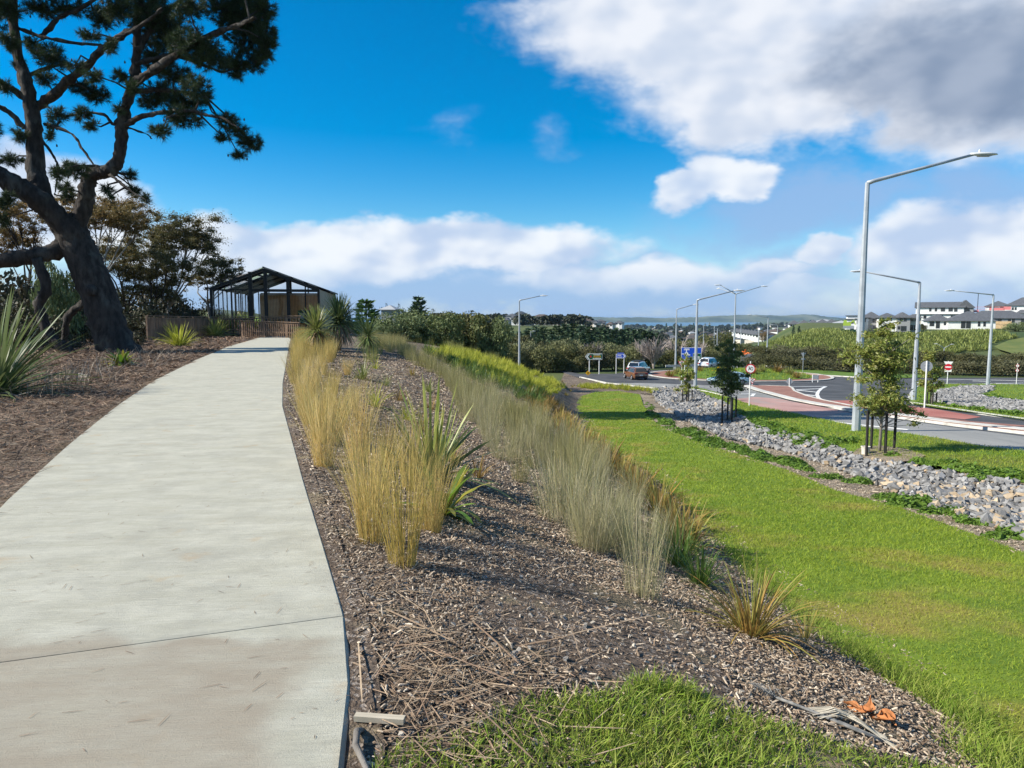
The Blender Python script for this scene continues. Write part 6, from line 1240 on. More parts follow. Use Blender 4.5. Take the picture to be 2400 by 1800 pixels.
weeds('verge_weeds', [(2090, 1075), (2160, 1082), (2250, 1098), (2330, 1112), (2400, 1125)], 26, .28, 5, 'low weeds scattered on the edge of the grass bank')
weeds('far_rock_weeds', [(2150, 945), (2230, 955), (2300, 965), (2400, 978)], 50, .4, 6, 'weeds along the far rock channel')
weeds('far_rock_weeds', [(2300, 925), (2330, 935), (2400, 947)], 40, .4, 7, 'weeds along the inner edge of the far rock channel')
# tussocks on the roundabout
TS = [tri_mesh('leaves', *strap(900 + i, 110, .9, .05, 1.0, .6, 3, .25)) for i in range(2)]
for t in TS: t.materials.append(m_orange if t is TS[0] else m_olive)
for i, (u, v, D, s, lab) in enumerate([(1570, 882, 90, 1.2, 'brown tussock at the left end of the roundabout'), (1588, 880, 92, 1.3, 'broad brown tussock left of the map sign foot'), (1765, 885, 88, 1.2, 'brown tussock behind the seventy sign'), (1785, 882, 90, 1.3, 'brown tussock right of the seventy sign'), (1822, 880, 91, 1.5, 'tall olive tussock on the roundabout'), (1850, 882, 89, 1.3, 'brown tussock right on the roundabout'), (1866, 885, 86, 1.1, 'rightmost brown tussock of the roundabout'), (1700, 878, 92, 1.2, 'tussock hidden behind the dark young tree'), (1640, 878, 93, 1.0, 'olive tussock right of the map sign')]):
    p = at(u, v, D); o = empty('tussock', (p[0], p[1], isl_z(p[0], p[1])), i); o.scale = (s, s, s); tag(o, lab, 'grass clump'); c = bpy.data.objects.new('leaves', TS[i % 2]); COL.objects.link(c); c.parent = o
P = np.array([(RC[0] + (RR - 2.3) * r * math.cos(a), RC[1] + (RR - 2.3) * r * math.sin(a)) for r, a in zip(np.sqrt(RNG.random(2500)), RNG.uniform(0, 6.28, 2500))]); n = len(P)
put('island_grass', blades(np.c_[P, [isl_z(*p) - .02 for p in P]], RNG.uniform(0, 6.28, n), RNG.uniform(.2, .5, n), RNG.uniform(.1, .7, n), RNG.uniform(.2, .9, n), .06, 2), m_blade, kind='stuff')

# ------------------------------------------------------------------ litter in the foreground: dry leaf, cable and rope, offcut
m_dryleaf = mat('dry_leaf', (.36, .13, .04), (.46, .19, .07), scale=9, rough=.7, bump=.5, bscale=30, coord='World')
p = hit(2035, 1682); o = empty('dry_leaf_heap', (p[0], p[1], gz(p[0], p[1]))); tag(o, 'curled orange-brown dead leaf lying on the bark in the right foreground', 'leaf')
def curl(seed, L, w, c, rz):
    rg = np.random.default_rng(seed); t = np.linspace(0, 1, 12); a = np.linspace(-1, 1, 7); V = []
    for i, ti in enumerate(t):
        ww = w * math.sin(math.pi * (.08 + .9 * ti)) ** .6; lift = .022 + .018 * math.sin(ti * 6 + seed) + .012 * ti; cu = .8 + .55 * math.sin(ti * 7 + seed * 2)
        for ai in a: V.append((L * (ti - .5) + .012 * math.sin(ti * 9 + ai), ww * math.sin(ai * cu) + .012 * math.sin(ti * 4 + seed), lift + ww * (1 - math.cos(ai * cu)) * .8 + .006 * math.sin(ai * 5 + ti * 11)))
    V = np.array(V); ca, sa = math.cos(rz), math.sin(rz); V = np.c_[V[:, 0] * ca - V[:, 1] * sa, V[:, 0] * sa + V[:, 1] * ca, V[:, 2]] + np.array(c)
    return V, np.array([(i * 7 + j, i * 7 + j + 1, (i + 1) * 7 + j + 1, (i + 1) * 7 + j) for i in range(11) for j in range(6)])
for i, (sx, L, w, c, rz) in enumerate([(1, .24, .045, (0, 0, 0), -.7), (2, .17, .05, (-.07, .02, .0), -.15), (3, .15, .035, (.02, .05, .02), .9), (5, .13, .03, (.07, -.03, 0), -1.2)]): put('leaf_blade', curl(sx, L, w, c, rz), m_dryleaf, o, smooth=True)
m_cable = mat('grey_cable', (.16, .16, .15), (.27, .26, .24), scale=30, rough=.8, coord='World'); m_rope = mat('frayed_rope', (.40, .36, .28), (.5, .45, .36), scale=20, rough=.9, coord='World', island=.5)
p = hit(1930, 1690); o = empty('cable_scrap', (p[0], p[1], gz(p[0], p[1]))); tag(o, 'frayed rope and grey pipe scraps beside the orange-brown leaf', 'scrap')
def gl(pts): return [(x, y, gz(p[0] + x, p[1] + y) - o.location[2] + z) for x, y, z in pts]
MB().tube(gl([(-.22, .10, .03), (-.12, .04, .035), (-.02, .0, .03), (.10, -.08, .03), (.25, -.14, .02)]), .008, 7).build('pipe', m_cable, o, smooth=True); MB().tube(gl([(-.05, .02, .03), (.06, -.03, .03), (.18, -.10, .03), (.30, -.13, .02)]), .007, 7).build('pipe', m_cable, o, smooth=True)
mbr = MB()
for i in range(46): a = RNG.normal(0, .02); b = RNG.normal(0, .03); mbr.tube(gl([(-.05 + RNG.normal(0, .02), .03 + a, .02), (.06, .03 + a, .05 + RNG.uniform(0, .03)), (.15, .0 + b, .045 + RNG.uniform(0, .03)), (.24, -.06 + b, .03), (.29 + RNG.normal(0, .02), -.10 + b * 1.4, .015)]), .0026, 4, cap=False)
mbr.build('rope_strands', m_rope, o, kind='stuff')
mbr = MB()
for i in range(14): mbr.tube(gl([(-.22, .1, .03), (-.26 + RNG.normal(0, .04), .12 + RNG.normal(0, .04), .06), (-.24 + RNG.normal(0, .06), .15 + RNG.normal(0, .05), .02)]), .002, 4, cap=False)
mbr.build('wire_strands', m_cable, o, kind='stuff')
p = hit(890, 1702); o = empty('timber_offcut', (p[0], p[1], gz(p[0], p[1]) + .02), R(-7)); tag(o, 'pale timber offcut lying by the path edge in front', 'timber'); MB().box((0, 0, .012), (.20, .032, .022)).build('board', mat('pale_timber', (.40, .35, .26), (.5, .44, .34), scale=5, rough=.8, stretch=(1, 12, 1)), o)
p = hit(850, 1770); o = empty('root', (p[0], p[1], gz(p[0], p[1]))); tag(o, 'bent grey root at the bottom beside the path edge', 'root'); MB().tube([(-.03, .16, .0), (-.035, .07, .05), (-.02, -.02, .05), (.04, -.12, .03), (.1, -.2, -.01)], [.008, .014, .013, .011, .008], 7).build('root_body', m_trunk, o, smooth=True)
for i, (u, v, s, lab) in enumerate([(1045, 1690, .022, 'pale tan stone on bare soil by the front grass'), (1200, 1520, .02, 'dark angular stone in the middle of the bark'), (1370, 1470, .026, 'grey stone in the bark left of centre front'), (1205, 1560, .022, 'pair-topping grey stone among the chips'), (1205, 1535, .025, 'grey stone beside its twin among the chips'), (975, 1465, .022, 'grey stone near the path edge on bare soil'), (1790, 1470, .03, 'pale stone at the foot of the spiky sedge')]):
    p = hit(u, v); o = bpy.data.objects.new('stone', None) if False else put('stone', xform(SV[i], (0, 0, 0), i, 1.0), m_stone); o.location = (p[0], p[1], gz(p[0], p[1]) + s * .4); o.scale = (s, s, s); tag(o, lab, 'stone')
p = hit(1085, 1560); 
o = put('fallen_stalks', blades(np.array([hit(u, v) + (0, 0, .03) for u, v in [(905, 1440), (1000, 1530), (1080, 1640), (930, 1560), (840, 1520), (1110, 1470), (1330, 1500)]]), np.array([2.4, 2.3, 2.6, 2.2, 2.9, 2.7, 1.2]), .62, R(86), .05, .008, 6, wmid=.9), m_twig, kind='stuff')
p = hit(195, 885); o = put('pale_stone', xform(SV[2], (0, 0, 0), 0, 1.0), plain('pale_rock', (.55, .5, .42), .9)); o.location = (p[0], p[1], gz(p[0], p[1]) + .05); o.scale = (.16, .12, .12); tag(o, 'pale stone lying in the pine litter at left', 'stone')
# ------------------------------------------------------------------ glass pavilion at the end of the path
m_batten = mat('timber_batten', (.66, .35, .13), (.78, .46, .20), scale=3, rough=.7, coord='World', island=.4); m_clad = mat('tan_cladding', (.36, .27, .18), (.44, .34, .24), scale=2, rough=.8, coord='World', stretch=(1, 1, .3))
m_roof = plain('dark_roof', (.022, .024, .027), .6); m_pane = glass('pavilion_glass', alpha=.12); m_floor = plain('timber_floor', (.16, .12, .08), .8); m_ceil = plain('ceiling_lining', (.10, .09, .08), .8)
PY = R(9); fl = at(497, 738, 62.6); fr_ = at(748, 738, 64.0); Wp = float(np.hypot(fr_[0] - fl[0], fr_[1] - fl[1])); z0 = .45
pav = empty('pavilion', (fl[0], fl[1], z0), math.atan2(fr_[1] - fl[1], fr_[0] - fl[0])); tag(pav, 'black framed glass gable pavilion with timber batten wall behind fence', 'building')
ez, az_ = at(497, 674, 62.6)[2] - z0, at(620, 629, 63.3)[2] - z0; LD = 15.0; xa = Wp * .49
def gabz(x): return ez + (az_ - ez) * (x / xa if x < xa else (Wp - x) / (Wp - xa))
rt = MB(); t_ = .16
GLZ = 6.5
for (x0, x1, za, zb) in ((-.35, xa, ez - .12, az_), (xa, Wp + .35, az_, ez - .12)):
    MB().add([(x0, GLZ, za), (x1, GLZ, zb), (x1, LD, zb), (x0, LD, za), (x0, GLZ, za + t_), (x1, GLZ, zb + t_), (x1, LD, zb + t_), (x0, LD, za + t_)], [(0, 3, 2, 1), (4, 5, 6, 7), (0, 1, 5, 4), (1, 2, 6, 5), (2, 3, 7, 6), (3, 0, 4, 7)]).build('roof', m_roof, pav)
    for k in range(4):   # glazed front bay: strips of glass between dark purlins
        f0, f1 = k / 4, (k + 1) / 4; xa_, xb_ = x0 + (x1 - x0) * f0, x0 + (x1 - x0) * f1; za_, zb_ = za + (zb - za) * f0 + .1, za + (zb - za) * f1 + .1
        MB().add([(xa_, -.3, za_), (xb_, -.3, zb_), (xb_, GLZ, zb_), (xa_, GLZ, za_)], [(0, 1, 2, 3)]).build('roof_pane', m_pane, pav); MB().bar((xa_, -.3, za_ - .02), (xa_, GLZ, za_ - .02), .1, .14).build('purlin', m_black, pav)
for k in range(4):
    y = 1 + k * 4.2
    for (xa0, xa1) in ((0, xa), (xa, Wp)): MB().bar((xa0, y, gabz(xa0) - .2), (xa1, y, gabz(xa1) - .2), .08, .22).build('rafter', m_black, pav)
colx = [(0, .22), (1.72, .09), (3.35, .32), (xa + .12, .30), (6.6, .30), (8.1, .10), (Wp, .22)]
for x, w in colx: MB().box((x, 0, gabz(min(max(x, 0), Wp)) / 2 - .3), (w, .22, gabz(min(max(x, 0), Wp)) + .45)).build('column', m_black, pav)
bz = at(640, 681, 63.5)[2] - z0
MB().box(((3.35 + Wp) / 2, -.02, bz), (Wp - 3.35, .24, .24)).build('beam', m_black, pav); MB().box((1.7, 0, 1.0), (3.4, .1, .08)).build('transom', m_black, pav); MB().box((1.7, 0, bz + .05), (3.4, .1, .1)).build('transom', m_black, pav)
for (a, b) in ((0, xa), (xa, Wp)): MB().bar((a, -.1, gabz(a) - .10), (b, -.1, gabz(b) - .10), .2, .24).build('gable_frame', m_black, pav)
xs = [c[0] for c in colx]
for a, b in zip(xs[:-1], xs[1:]): MB().add([(a + .1, .03, .05), (b - .1, .03, .05), (b - .1, .03, gabz(min(b, Wp)) - .3), (a + .1, .03, gabz(a) - .3)], [(0, 1, 2, 3)]).build('pane', m_pane, pav)
for x in (.55, 1.0, 2.2, 2.7): MB().box((x, LD * .45, 1.9), (.09, .09, 3.9)).build('mullion', m_black, pav)
for k in range(9): MB().box((-.02, .9 + k * 1.6, ez / 2), (.08, .1, ez)).build('side_mullion', m_black, pav)
MB().add([(-.02, .1, .1), (-.02, LD - .1, .1), (-.02, LD - .1, ez - .2), (-.02, .1, ez - .2)], [(0, 1, 2, 3)]).build('side_pane', m_pane, pav)
bw = MB().box(((3.5 + Wp - .1) / 2, 3.2, bz / 2 - .1), (Wp - 3.6, .1, bz - .2)).build('batten_wall', plain('wall_backing', (.36, .19, .08), .9), pav)
bme = MB().box((0, 0, 0), (.07, .06, bz - .35)).mesh('batten'); bme.materials.append(m_batten)
x = 3.6
while x < Wp - .2:
    b = bpy.data.objects.new('batten', bme); COL.objects.link(b); b.parent = bw; b.location = (x, 3.12, bz / 2 - .12); x += .135
MB().box(((3.5 + Wp) / 2, 3.1, bz - .22), (Wp - 3.7, .08, .22)).build('light_band', m_clad, pav)
MB().box((7.8, 3.05, 1.25), (1.7, .04, 1.2)).build('notice_board', plain('notice_green', (.03, .09, .05), .6), pav); MB().box((7.3, 3.02, 1.35), (.5, .02, .5)).build('notice_sheet', plain('notice_pale', (.3, .38, .34), .6), pav)
MB().box((Wp + .02, LD / 2 + .3, ez / 2 - .1), (.1, LD - .6, ez - .05)).build('side_wall', m_clad, pav); MB().box((Wp / 2, LD / 2, -.2), (Wp, LD, .3)).build('floor', m_floor, pav)
for x, w in ((0, .2), (xa, .2), (Wp, .2), (2.2, .12), (4.2, .12), (6.4, .12), (8, .12)): MB().box((x, LD, gabz(min(x, Wp)) / 2), (w, .12, gabz(min(x, Wp)))).build('back_column', m_black, pav)
for (a, b) in ((0, xa), (xa, Wp)): MB().bar((a, LD - .05, gabz(a) - .12), (b, LD - .05, gabz(b) - .12), .12, .3).build('back_gable_frame', m_black, pav)
for y in (2.6, 4.0): MB().box((Wp + .085, y, 1.5), (.03, .8, 1.0)).build('window', plain('pale_window', (.5, .55, .58), .3), pav)

# ------------------------------------------------------------------ paling fence and boardwalk railing
m_paling = mat('weathered_paling', (.16, .10, .065), (.25, .165, .11), scale=3, rough=.85, coord='World', island=.5, stretch=(1, 1, .3)); m_railw = mat('rail_timber', (.20, .13, .085), (.29, .20, .14), scale=3, rough=.85, coord='World')
def fence(a, b, za, zb, g0, gap, label, name='paling_fence', w=.13, rails=(.25,), cap=True):
    a, b = np.array(a[:2]), np.array(b[:2]); d = b - a; L = np.linalg.norm(d); yaw = math.atan2(d[1], d[0]); o = empty(name, (a[0], a[1], g0), yaw); tag(o, label, 'fence'); n = int(L / gap); h0, h1 = za - g0, zb - g0
    mes = {}
    for i in range(n):
        x = (i + .5) * L / n; h = h0 + (h1 - h0) * x / L; me = mes.get(i % 4)
        if me is None: me = MB().box((0, 0, .5), (w * (1 - .03 * (i % 4)), .02, 1.0)).mesh('paling'); me.materials.append(m_paling); mes[i % 4] = me
        p = bpy.data.objects.new('paling', me); COL.objects.link(p); p.parent = o; p.location = (x, RNG.normal(0, .004), -.05); p.scale = (1, 1, h * RNG.uniform(.97, 1.0))
    for k in range(int(L / 2.2) + 1): x = min(k * 2.2, L); MB().box((x, .07, (h0 + (h1 - h0) * x / L) / 2 - .05), (.12, .12, h0 + (h1 - h0) * x / L + .15)).build('post', m_railw, o)
    for rz_ in rails: MB().bar((0, .04, h0 - rz_), (L, .04, h1 - rz_), .05, .1).build('rail', m_railw, o)
    if cap: MB().bar((-.1, .01, h0 + .03), (L + .1, .01, h1 + .03), .17, .05).build('cap', m_railw, o)
    return o
A, B, C_ = at(346, 741, 50), at(508, 744, 60.5), at(704, 741, 58.5)
fence(A, B, A[2], B[2], .05, .15, 'solid brown paling fence left of the pavilion', rails=(.2, 1.0))
fence(B, C_, B[2], C_[2], .3, .26, 'open brown boardwalk railing in front of the pavilion', 'boardwalk_railing', w=.09, rails=(.12, 1.05))
E0, E1 = at(566, 752, 57.5), at(700, 757, 55.5); fence(E0, E1, E0[2], E1[2], .0, .2, 'lower ramp railing in front of the boardwalk', 'ramp_railing', w=.10, rails=(.1, .8))

# ------------------------------------------------------------------ houses
m_hw = mat('white_render', (.70, .70, .68), (.78, .78, .76), scale=.5, rough=.85, coord='World'); m_hg = plain('grey_cladding', (.30, .30, .30), .8); m_hdk = plain('dark_cladding', (.07, .07, .075), .8); m_hcream = plain('cream_render', (.55, .50, .42), .85); m_brick = plain('brown_brick', (.22, .15, .11), .85)
m_rg = mat('grey_roof_tile', (.08, .085, .094), (.115, .12, .13), scale=2, rough=.75, coord='World'); m_rb = plain('brown_roof_tile', (.10, .08, .07), .8); m_rl = plain('light_roof', (.36, .37, .38), .7)
m_win = plain('house_glass', (.03, .035, .042), .08, spec=.7); m_frame = plain('window_frame', (.10, .10, .10), .5); m_timber = mat('raw_timber', (.45, .31, .16), (.55, .40, .23), scale=2, rough=.8, coord='World')
def hip(mb, x0, x1, y0, y1, ze, zr_, ov=.5, gable=False):
    x0, x1, y0, y1 = x0 - ov, x1 + ov, y0 - ov, y1 + ov; w, d = x1 - x0, y1 - y0; ze -= .12
    if w >= d: r = 0 if gable else d / 2; R0, R1 = (x0 + r, (y0 + y1) / 2, zr_), (x1 - r, (y0 + y1) / 2, zr_)
    else: r = 0 if gable else w / 2; R0, R1 = ((x0 + x1) / 2, y0 + r, zr_), ((x0 + x1) / 2, y1 - r, zr_)
    c = [(x0, y0, ze), (x1, y0, ze), (x1, y1, ze), (x0, y1, ze)]; lo = [(a, b, z - .15) for a, b, z in c]; V = c + [R0, R1] + lo
    f = [(0, 1, 5, 4), (1, 2, 5), (2, 3, 4, 5), (3, 0, 4)] if w >= d else [(0, 1, 4), (1, 2, 5, 4), (2, 3, 5), (3, 0, 4, 5)]
    mb.add(V, f + [(6, 7, 1, 0), (7, 8, 2, 1), (8, 9, 3, 2), (9, 6, 0, 3), (9, 8, 7, 6)]); return mb
def house(loc, yaw, blocks, wins, label, wall=None, roof=None, group=None, name='house', detail=True, chim=None):
    """blocks: (x0,x1,y0,y1,z0,z_eave,z_ridge,wall material,gable)   wins: (x,z,w,h,y)"""
    o = empty(name, loc, yaw); tag(o, label, 'house', group)
    for b in blocks:
        x0, x1, y0, y1, zb, ze, zr_ = b[:7]; wm = b[7] if len(b) > 7 and b[7] else (wall or m_hw)
        MB().box(((x0 + x1) / 2, (y0 + y1) / 2, (zb + ze) / 2), (x1 - x0, y1 - y0, ze - zb)).build('wall', wm, o)
        if zr_ - ze < .35: MB().box(((x0 + x1) / 2, (y0 + y1) / 2, ze + .12), (x1 - x0 + .6, y1 - y0 + .6, .24)).build('roof', roof or m_rg, o)
        else: hip(MB(), x0, x1, y0, y1, ze, zr_, gable=len(b) > 8 and b[8]).build('roof', roof or m_rg, o)
    for (x, z, w, h, y) in wins:
        f = MB().box((x, y - .02, z), (w + .16, .05, h + .16)).build('window', m_frame, o); MB().box((x, y - .05, z), (w, .03, h)).build('pane', m_win, f)
        if w > 1.3: MB().box((x, y - .07, z), (.07, .03, h)).build('glazing_bar', m_hw, f)
    return o
def at_ground(u, D, v=None): p = at(u, 760, D); return np.array([p[0], p[1], gz(p[0], p[1]) if v is None else at(u, v, D)[2]])
def facing(u): return -math.atan2((u - 1200) / FPX, 1.0)
k = 220 / FPX; p = at_ground(2172, 220, 769.5)
house(p, facing(2240) + R(8), [(0, 6.4, 0, 9, -1.5, 2.5, 4.6), (5.5, 17.8, -1.4, 10, -1.5, 2.5, 5.3)], [(1.4, 1.4, 1.1, 1.3, 0), (3.0, 1.1, .9, 2.0, 0), (4.9, 1.5, .5, .9, 0), (10.2, 1.25, 2.4, 2.2, -1.4), (13.6, 1.4, .5, 1.3, -1.4), (15.0, 1.4, .5, 1.3, -1.4)], 'white single-storey house with wide grey hip roof above the flax slope')
p = at_ground(2142, 262, 752)
house(p, facing(2200) + R(3), [(0, 17.5, 0, 9, -2, 2.6, 3.1), (.6, 15.5, .6, 8, 2.6, 5.1, 7.0, None, True), (13.6, 18.5, 1.5, 9, -2, 5.0, 7.6, m_hg, True)], [(1.5, 1.4, 1, 1.1, 0), (3.4, 1.4, .8, 1.1, 0), (8.0, 1.3, 2.0, 1.5, 0), (12.4, 1.4, 1.6, 1.1, 0), (5.0, 4.1, .6, 1.1, .6), (6.8, 4.1, .6, 1.1, .6), (9.0, 4.1, 1.2, 1.2, .6), (11.4, 4.1, 1.2, 1.2, .6), (13.0, 4.0, .9, 1.2, .6), (15.0, 3.9, .9, 1.2, 1.5), (16.6, 3.9, 1.2, 1.4, 1.5)], 'long white two-storey house with grey gable, highest behind the hip-roofed house')
p = at_ground(2059, 205, 776)
house(p, facing(2100) + R(6), [(0, 4.8, 0, 8, -1.5, 4.1, 5.3), (4.6, 8.0, -.6, 8, -1.5, 4.1, 5.5, m_hg), (7.8, 11.0, 1.5, 9, -1.5, 4.0, 4.9, m_hcream)], [(.9, 3.3, 1.0, .7, 0), (2.3, 3.4, .25, .7, 0), (3.2, 3.4, .25, .7, 0), (4.0, 1.0, .35, .8, 0), (6.2, 3.3, 1.6, .8, -.6), (5.2, 1.0, .5, .8, -.6), (6.4, .8, 1.3, 1.3, -.6), (9.2, 3.2, 2.0, .5, 1.5), (9.2, 1.0, 1.6, 1.4, 1.5)], 'grey and white two-storey house between the two lamp posts')
p = at_ground(2024, 212, 771)
house(p, facing(2040) + R(6), [(0, 4.6, 0, 8, -1.5, 3.4, 5.2, m_hg), (-.6, 1.2, -.5, 6, -1.5, 3.6, 4.4)], [(2.8, 2.5, .6, .8, 0), (3.4, .6, 1.4, .9, 0), (.2, 2.6, .4, .9, -.5)], 'grey two-storey house just right of the nearest lamp post')
p = at_ground(1984, 208, 772)
house(p, facing(1995) + R(4), [(0, 4.2, 0, 7, -1.5, 2.9, 3.1), (.3, 4.0, 1.5, 7, 2.9, 3.9, 4.1), (2.5, 4.2, -.3, 5, -1.5, 3.0, 3.3)], [(1.2, 2.0, 1.2, .4, 0), (3.1, 2.2, .7, 1.1, -.3), (3.1, .3, .6, .9, -.3), (1.5, .4, .8, .7, 0)], 'white flat-roofed modern house left of the nearest lamp post')
for i, (u, D, w, lab) in enumerate([(1954, 300, 6.5, 'pale house with mono roof next to the flat-roofed one'), (1936, 310, 5.0, 'white narrow townhouse third from the flat-roofed house'), (1913, 315, 5.5, 'white townhouse with dark porch roof in the hill row'), (1895, 330, 4.5, 'small white house left in the hill row'), (1872, 345, 5, 'white house at the left end of the hill row'), (1850, 360, 5, 'low white house where the hill row meets the town')]):
    p = at_ground(u, D, 770); house(p, facing(u) + R(4), [(0, w, 0, 8, -2, 2.4, 4.2 if i else 3.4, [m_hcream, m_hw][i % 2]), (w * .3, w, -1.2, 0, -2, .8, 1.3)], [(w * .2, 1.5, .7, .8, 0), (w * .7, 1.7, 1.2, .7, 0)], lab, roof=[m_rl, m_rg][i > 0])
p = at_ground(2262, 236, 760)
house(p, facing(2320) + R(6), [(0, 18, 0, 10, -2, 2.2, 4.6, m_hdk), (6.5, 17, -.8, 9, -2, 2.2, 4.4, m_hg)], [(8.0, 1.2, .9, 1.4, -.8), (9.4, 1.2, .9, 1.4, -.8), (12.6, 1.3, 1.7, 1.2, -.8), (15.6, 1.1, .8, 1.8, -.8)], 'dark roofed single-storey house with timber deck at the right')
p = at_ground(2334, 226, 771); o = empty('timber_deck', p, facing(2345)); tag(o, 'raw timber deck and stairs below the dark roofed house', 'deck')
MB().box((2, 0, 1.5), (4.2, 2, .15)).build('floor', m_timber, o); MB().box((2, -1, 2.0), (4.2, .06, .9)).build('balustrade', m_timber, o); MB().box((2, -.9, .2), (4.0, .06, 2.4)).build('skirt', m_timber, o); MB().bar((4.2, -.9, 1.5), (6.2, -1, -.6), .8, .12).build('stair', m_timber, o); MB().box((-1.2, .5, .9), (2.2, .06, 2.0)).build('screen', m_timber, o)
p = at_ground(2308, 275, 742)
house(p, facing(2360) + R(2), [(0, 8, 2, 10, -2, 4.2, 6.2), (6.5, 18, 0, 10, -2, 4.4, 7.4), (10, 16, -2, 0, -2, 1.4, 2.6)], [(2.0, 3.3, 1.5, 1.2, 2), (5.4, 3.3, 1.2, 1.2, 2), (8.6, 3.0, .5, .9, 0), (9.5, 3.0, .5, .9, 0), (15.5, 3.1, 1.2, 1.1, 0)], 'white two-storey house with big grey roof at the right edge')
o = empty('scaffold', at_ground(2266, 262, 735), facing(2300)); tag(o, 'pink wrapped scaffolding on a building site among the hill houses', 'scaffold'); m_pinkn = plain('pink_mesh', (.62, .20, .20), .8)
for j in range(8): MB().tube([(j * 1.9, 0, -1), (j * 1.9, 0, 2.6)], .05, 5).build('standard', m_galv, o)
for z in (.6, 1.6, 2.4): MB().box((6.6, 0, z), (13.4, .06, .10)).build('ledger', m_pinkn, o)
for j, (x, z, w, h) in enumerate([(2, .9, 3, .7), (9, 1.6, 4.5, .9), (12, 1.9, 2.2, 1.2)]): MB().box((x, -.05, z), (w, .03, h)).build('wrap', m_pinkn, o)
MB().tube([(3.0, 2, 0), (3.0, 2, 7.5)], .12, 6).build('mast', m_dark, o)
m_limeg = plain('lime_green_paint', (.30, .42, .06), .5); o = empty('green_digger', at_ground(1976, 196, 771), facing(1976)); tag(o, 'lime green digger parked on the hill edge behind a green fence', 'digger')
MB().box((1.4, 0, .5), (2.8, 1.6, .8)).build('track', m_sback, o); MB().box((1.0, 0, 1.4), (2.0, 1.6, 1.0)).build('body', m_limeg, o); MB().bar((1.6, 0, 1.4), (2.6, 0, 2.4), .3, .35).build('boom', m_limeg, o); MB().bar((2.6, 0, 2.4), (3.1, 0, 1.2), .25, .3).build('arm', m_limeg, o); MB().box((.5, 0, 2.1), (.8, 1.2, .7)).build('cab', m_limeg, o)
q0, q1 = at(1958, 774, 184), at(2005, 778, 184); o = empty('mesh_fence', (q0[0], q0[1], q0[2] - 1), math.atan2(q1[1] - q0[1], q1[0] - q0[0])); tag(o, 'low dark green mesh fence below the digger', 'fence'); MB().box((2.7, 0, .7), (5.4, .05, 1.0)).build('mesh_panel', plain('green_mesh', (.02, .10, .06), .8), o)
for x in (0, 1.8, 3.6, 5.4): MB().box((x, .05, .6), (.08, .08, 1.4)).build('post', m_hdk, o)
q0, q1 = at(2016, 778, 187), at(2150, 777, 187); o = empty('retaining_wall', (q0[0], q0[1], q0[2] - 1), math.atan2(q1[1] - q0[1], q1[0] - q0[0])); tag(o, 'dark retaining wall along the top of the flax slope', 'wall'); Lr = float(np.hypot(q1[0] - q0[0], q1[1] - q0[1])); MB().box((Lr / 2, 0, .4), (Lr, .15, 1.3)).build('boards', m_hdk, o)
for x in np.arange(0, Lr, 1.6): MB().box((x, -.1, .5), (.14, .1, 1.5)).build('post', m_hdk, o)
px_bush('hill_bush', 2385, 752, 205, 70, BC[1], 'dark green bush right of the timber deck', None)
px_bush('hill_bush', 2165, 757, 212, 18, BD[1], 'brown bush between the two nearest hill houses', None)
# ridge houses on the left
RH = [(1186, 745, 420, 9, 'house with dark roof at the left end of the ridge', 0), (1200, 748, 400, 10, 'grey roofed house second on the ridge', 0), (1172, 752, 380, 8, 'white house below the ridge by the bushes', 0), (1218, 756, 390, 10, 'grey roofed house below the second ridge house', 0), (1240, 754, 420, 10, 'dark roofed house left of the ridge trees', 0), (1262, 756, 430, 9, 'pale house among the ridge trees', 1), (1280, 757, 410, 9, 'grey house in the middle of the ridge', 0), (1296, 759, 400, 8, 'small white garage-fronted house on the ridge', 0), (1318, 753, 440, 10, 'tall flat-topped house on the ridge', 1), (1334, 757, 420, 7, 'white walled house right of the flat-topped one', 0), (1366, 753, 430, 9, 'brown roofed house left of the gabled one', 1), (1380, 758, 410, 9, 'white gabled house prominent above the pines', 0), (1398, 758, 430, 9, 'dark roofed house right of the gabled one', 0), (1440, 757, 480, 9, 'small dark house at the right end of the ridge', 0), (1420, 760, 470, 8, 'pale roofed house near the right end of the ridge', 1), (1208, 738, 470, 8, 'highest small house on the ridge skyline', 0), (1250, 742, 480, 16, 'long low pale building on the ridge skyline', 1)]
for i, (u, v, D, w, lab, pale) in enumerate(RH):
    D *= 1.25; w *= .8; p = at_ground(u, D, v + 6); house(p, facing(u) + R(RNG.uniform(-20, 20)), [(0, w, 0, 8, -4, 2.4 if i % 3 else 3.6, 4.2 if i % 3 else 5.2, [m_hg, m_hw, m_hcream][i % 3], i % 4 == 3), (w * .55, w * .95, -1.5, 4, -4, 2.3, 3.6)], [(w * .25, 1.4, 1.4, 1.1, 0), (w * .75, 1.2, 1.6, 1.1, -1.5)], lab, roof=[m_rg, m_rb][pale], group='houses on the left ridge')
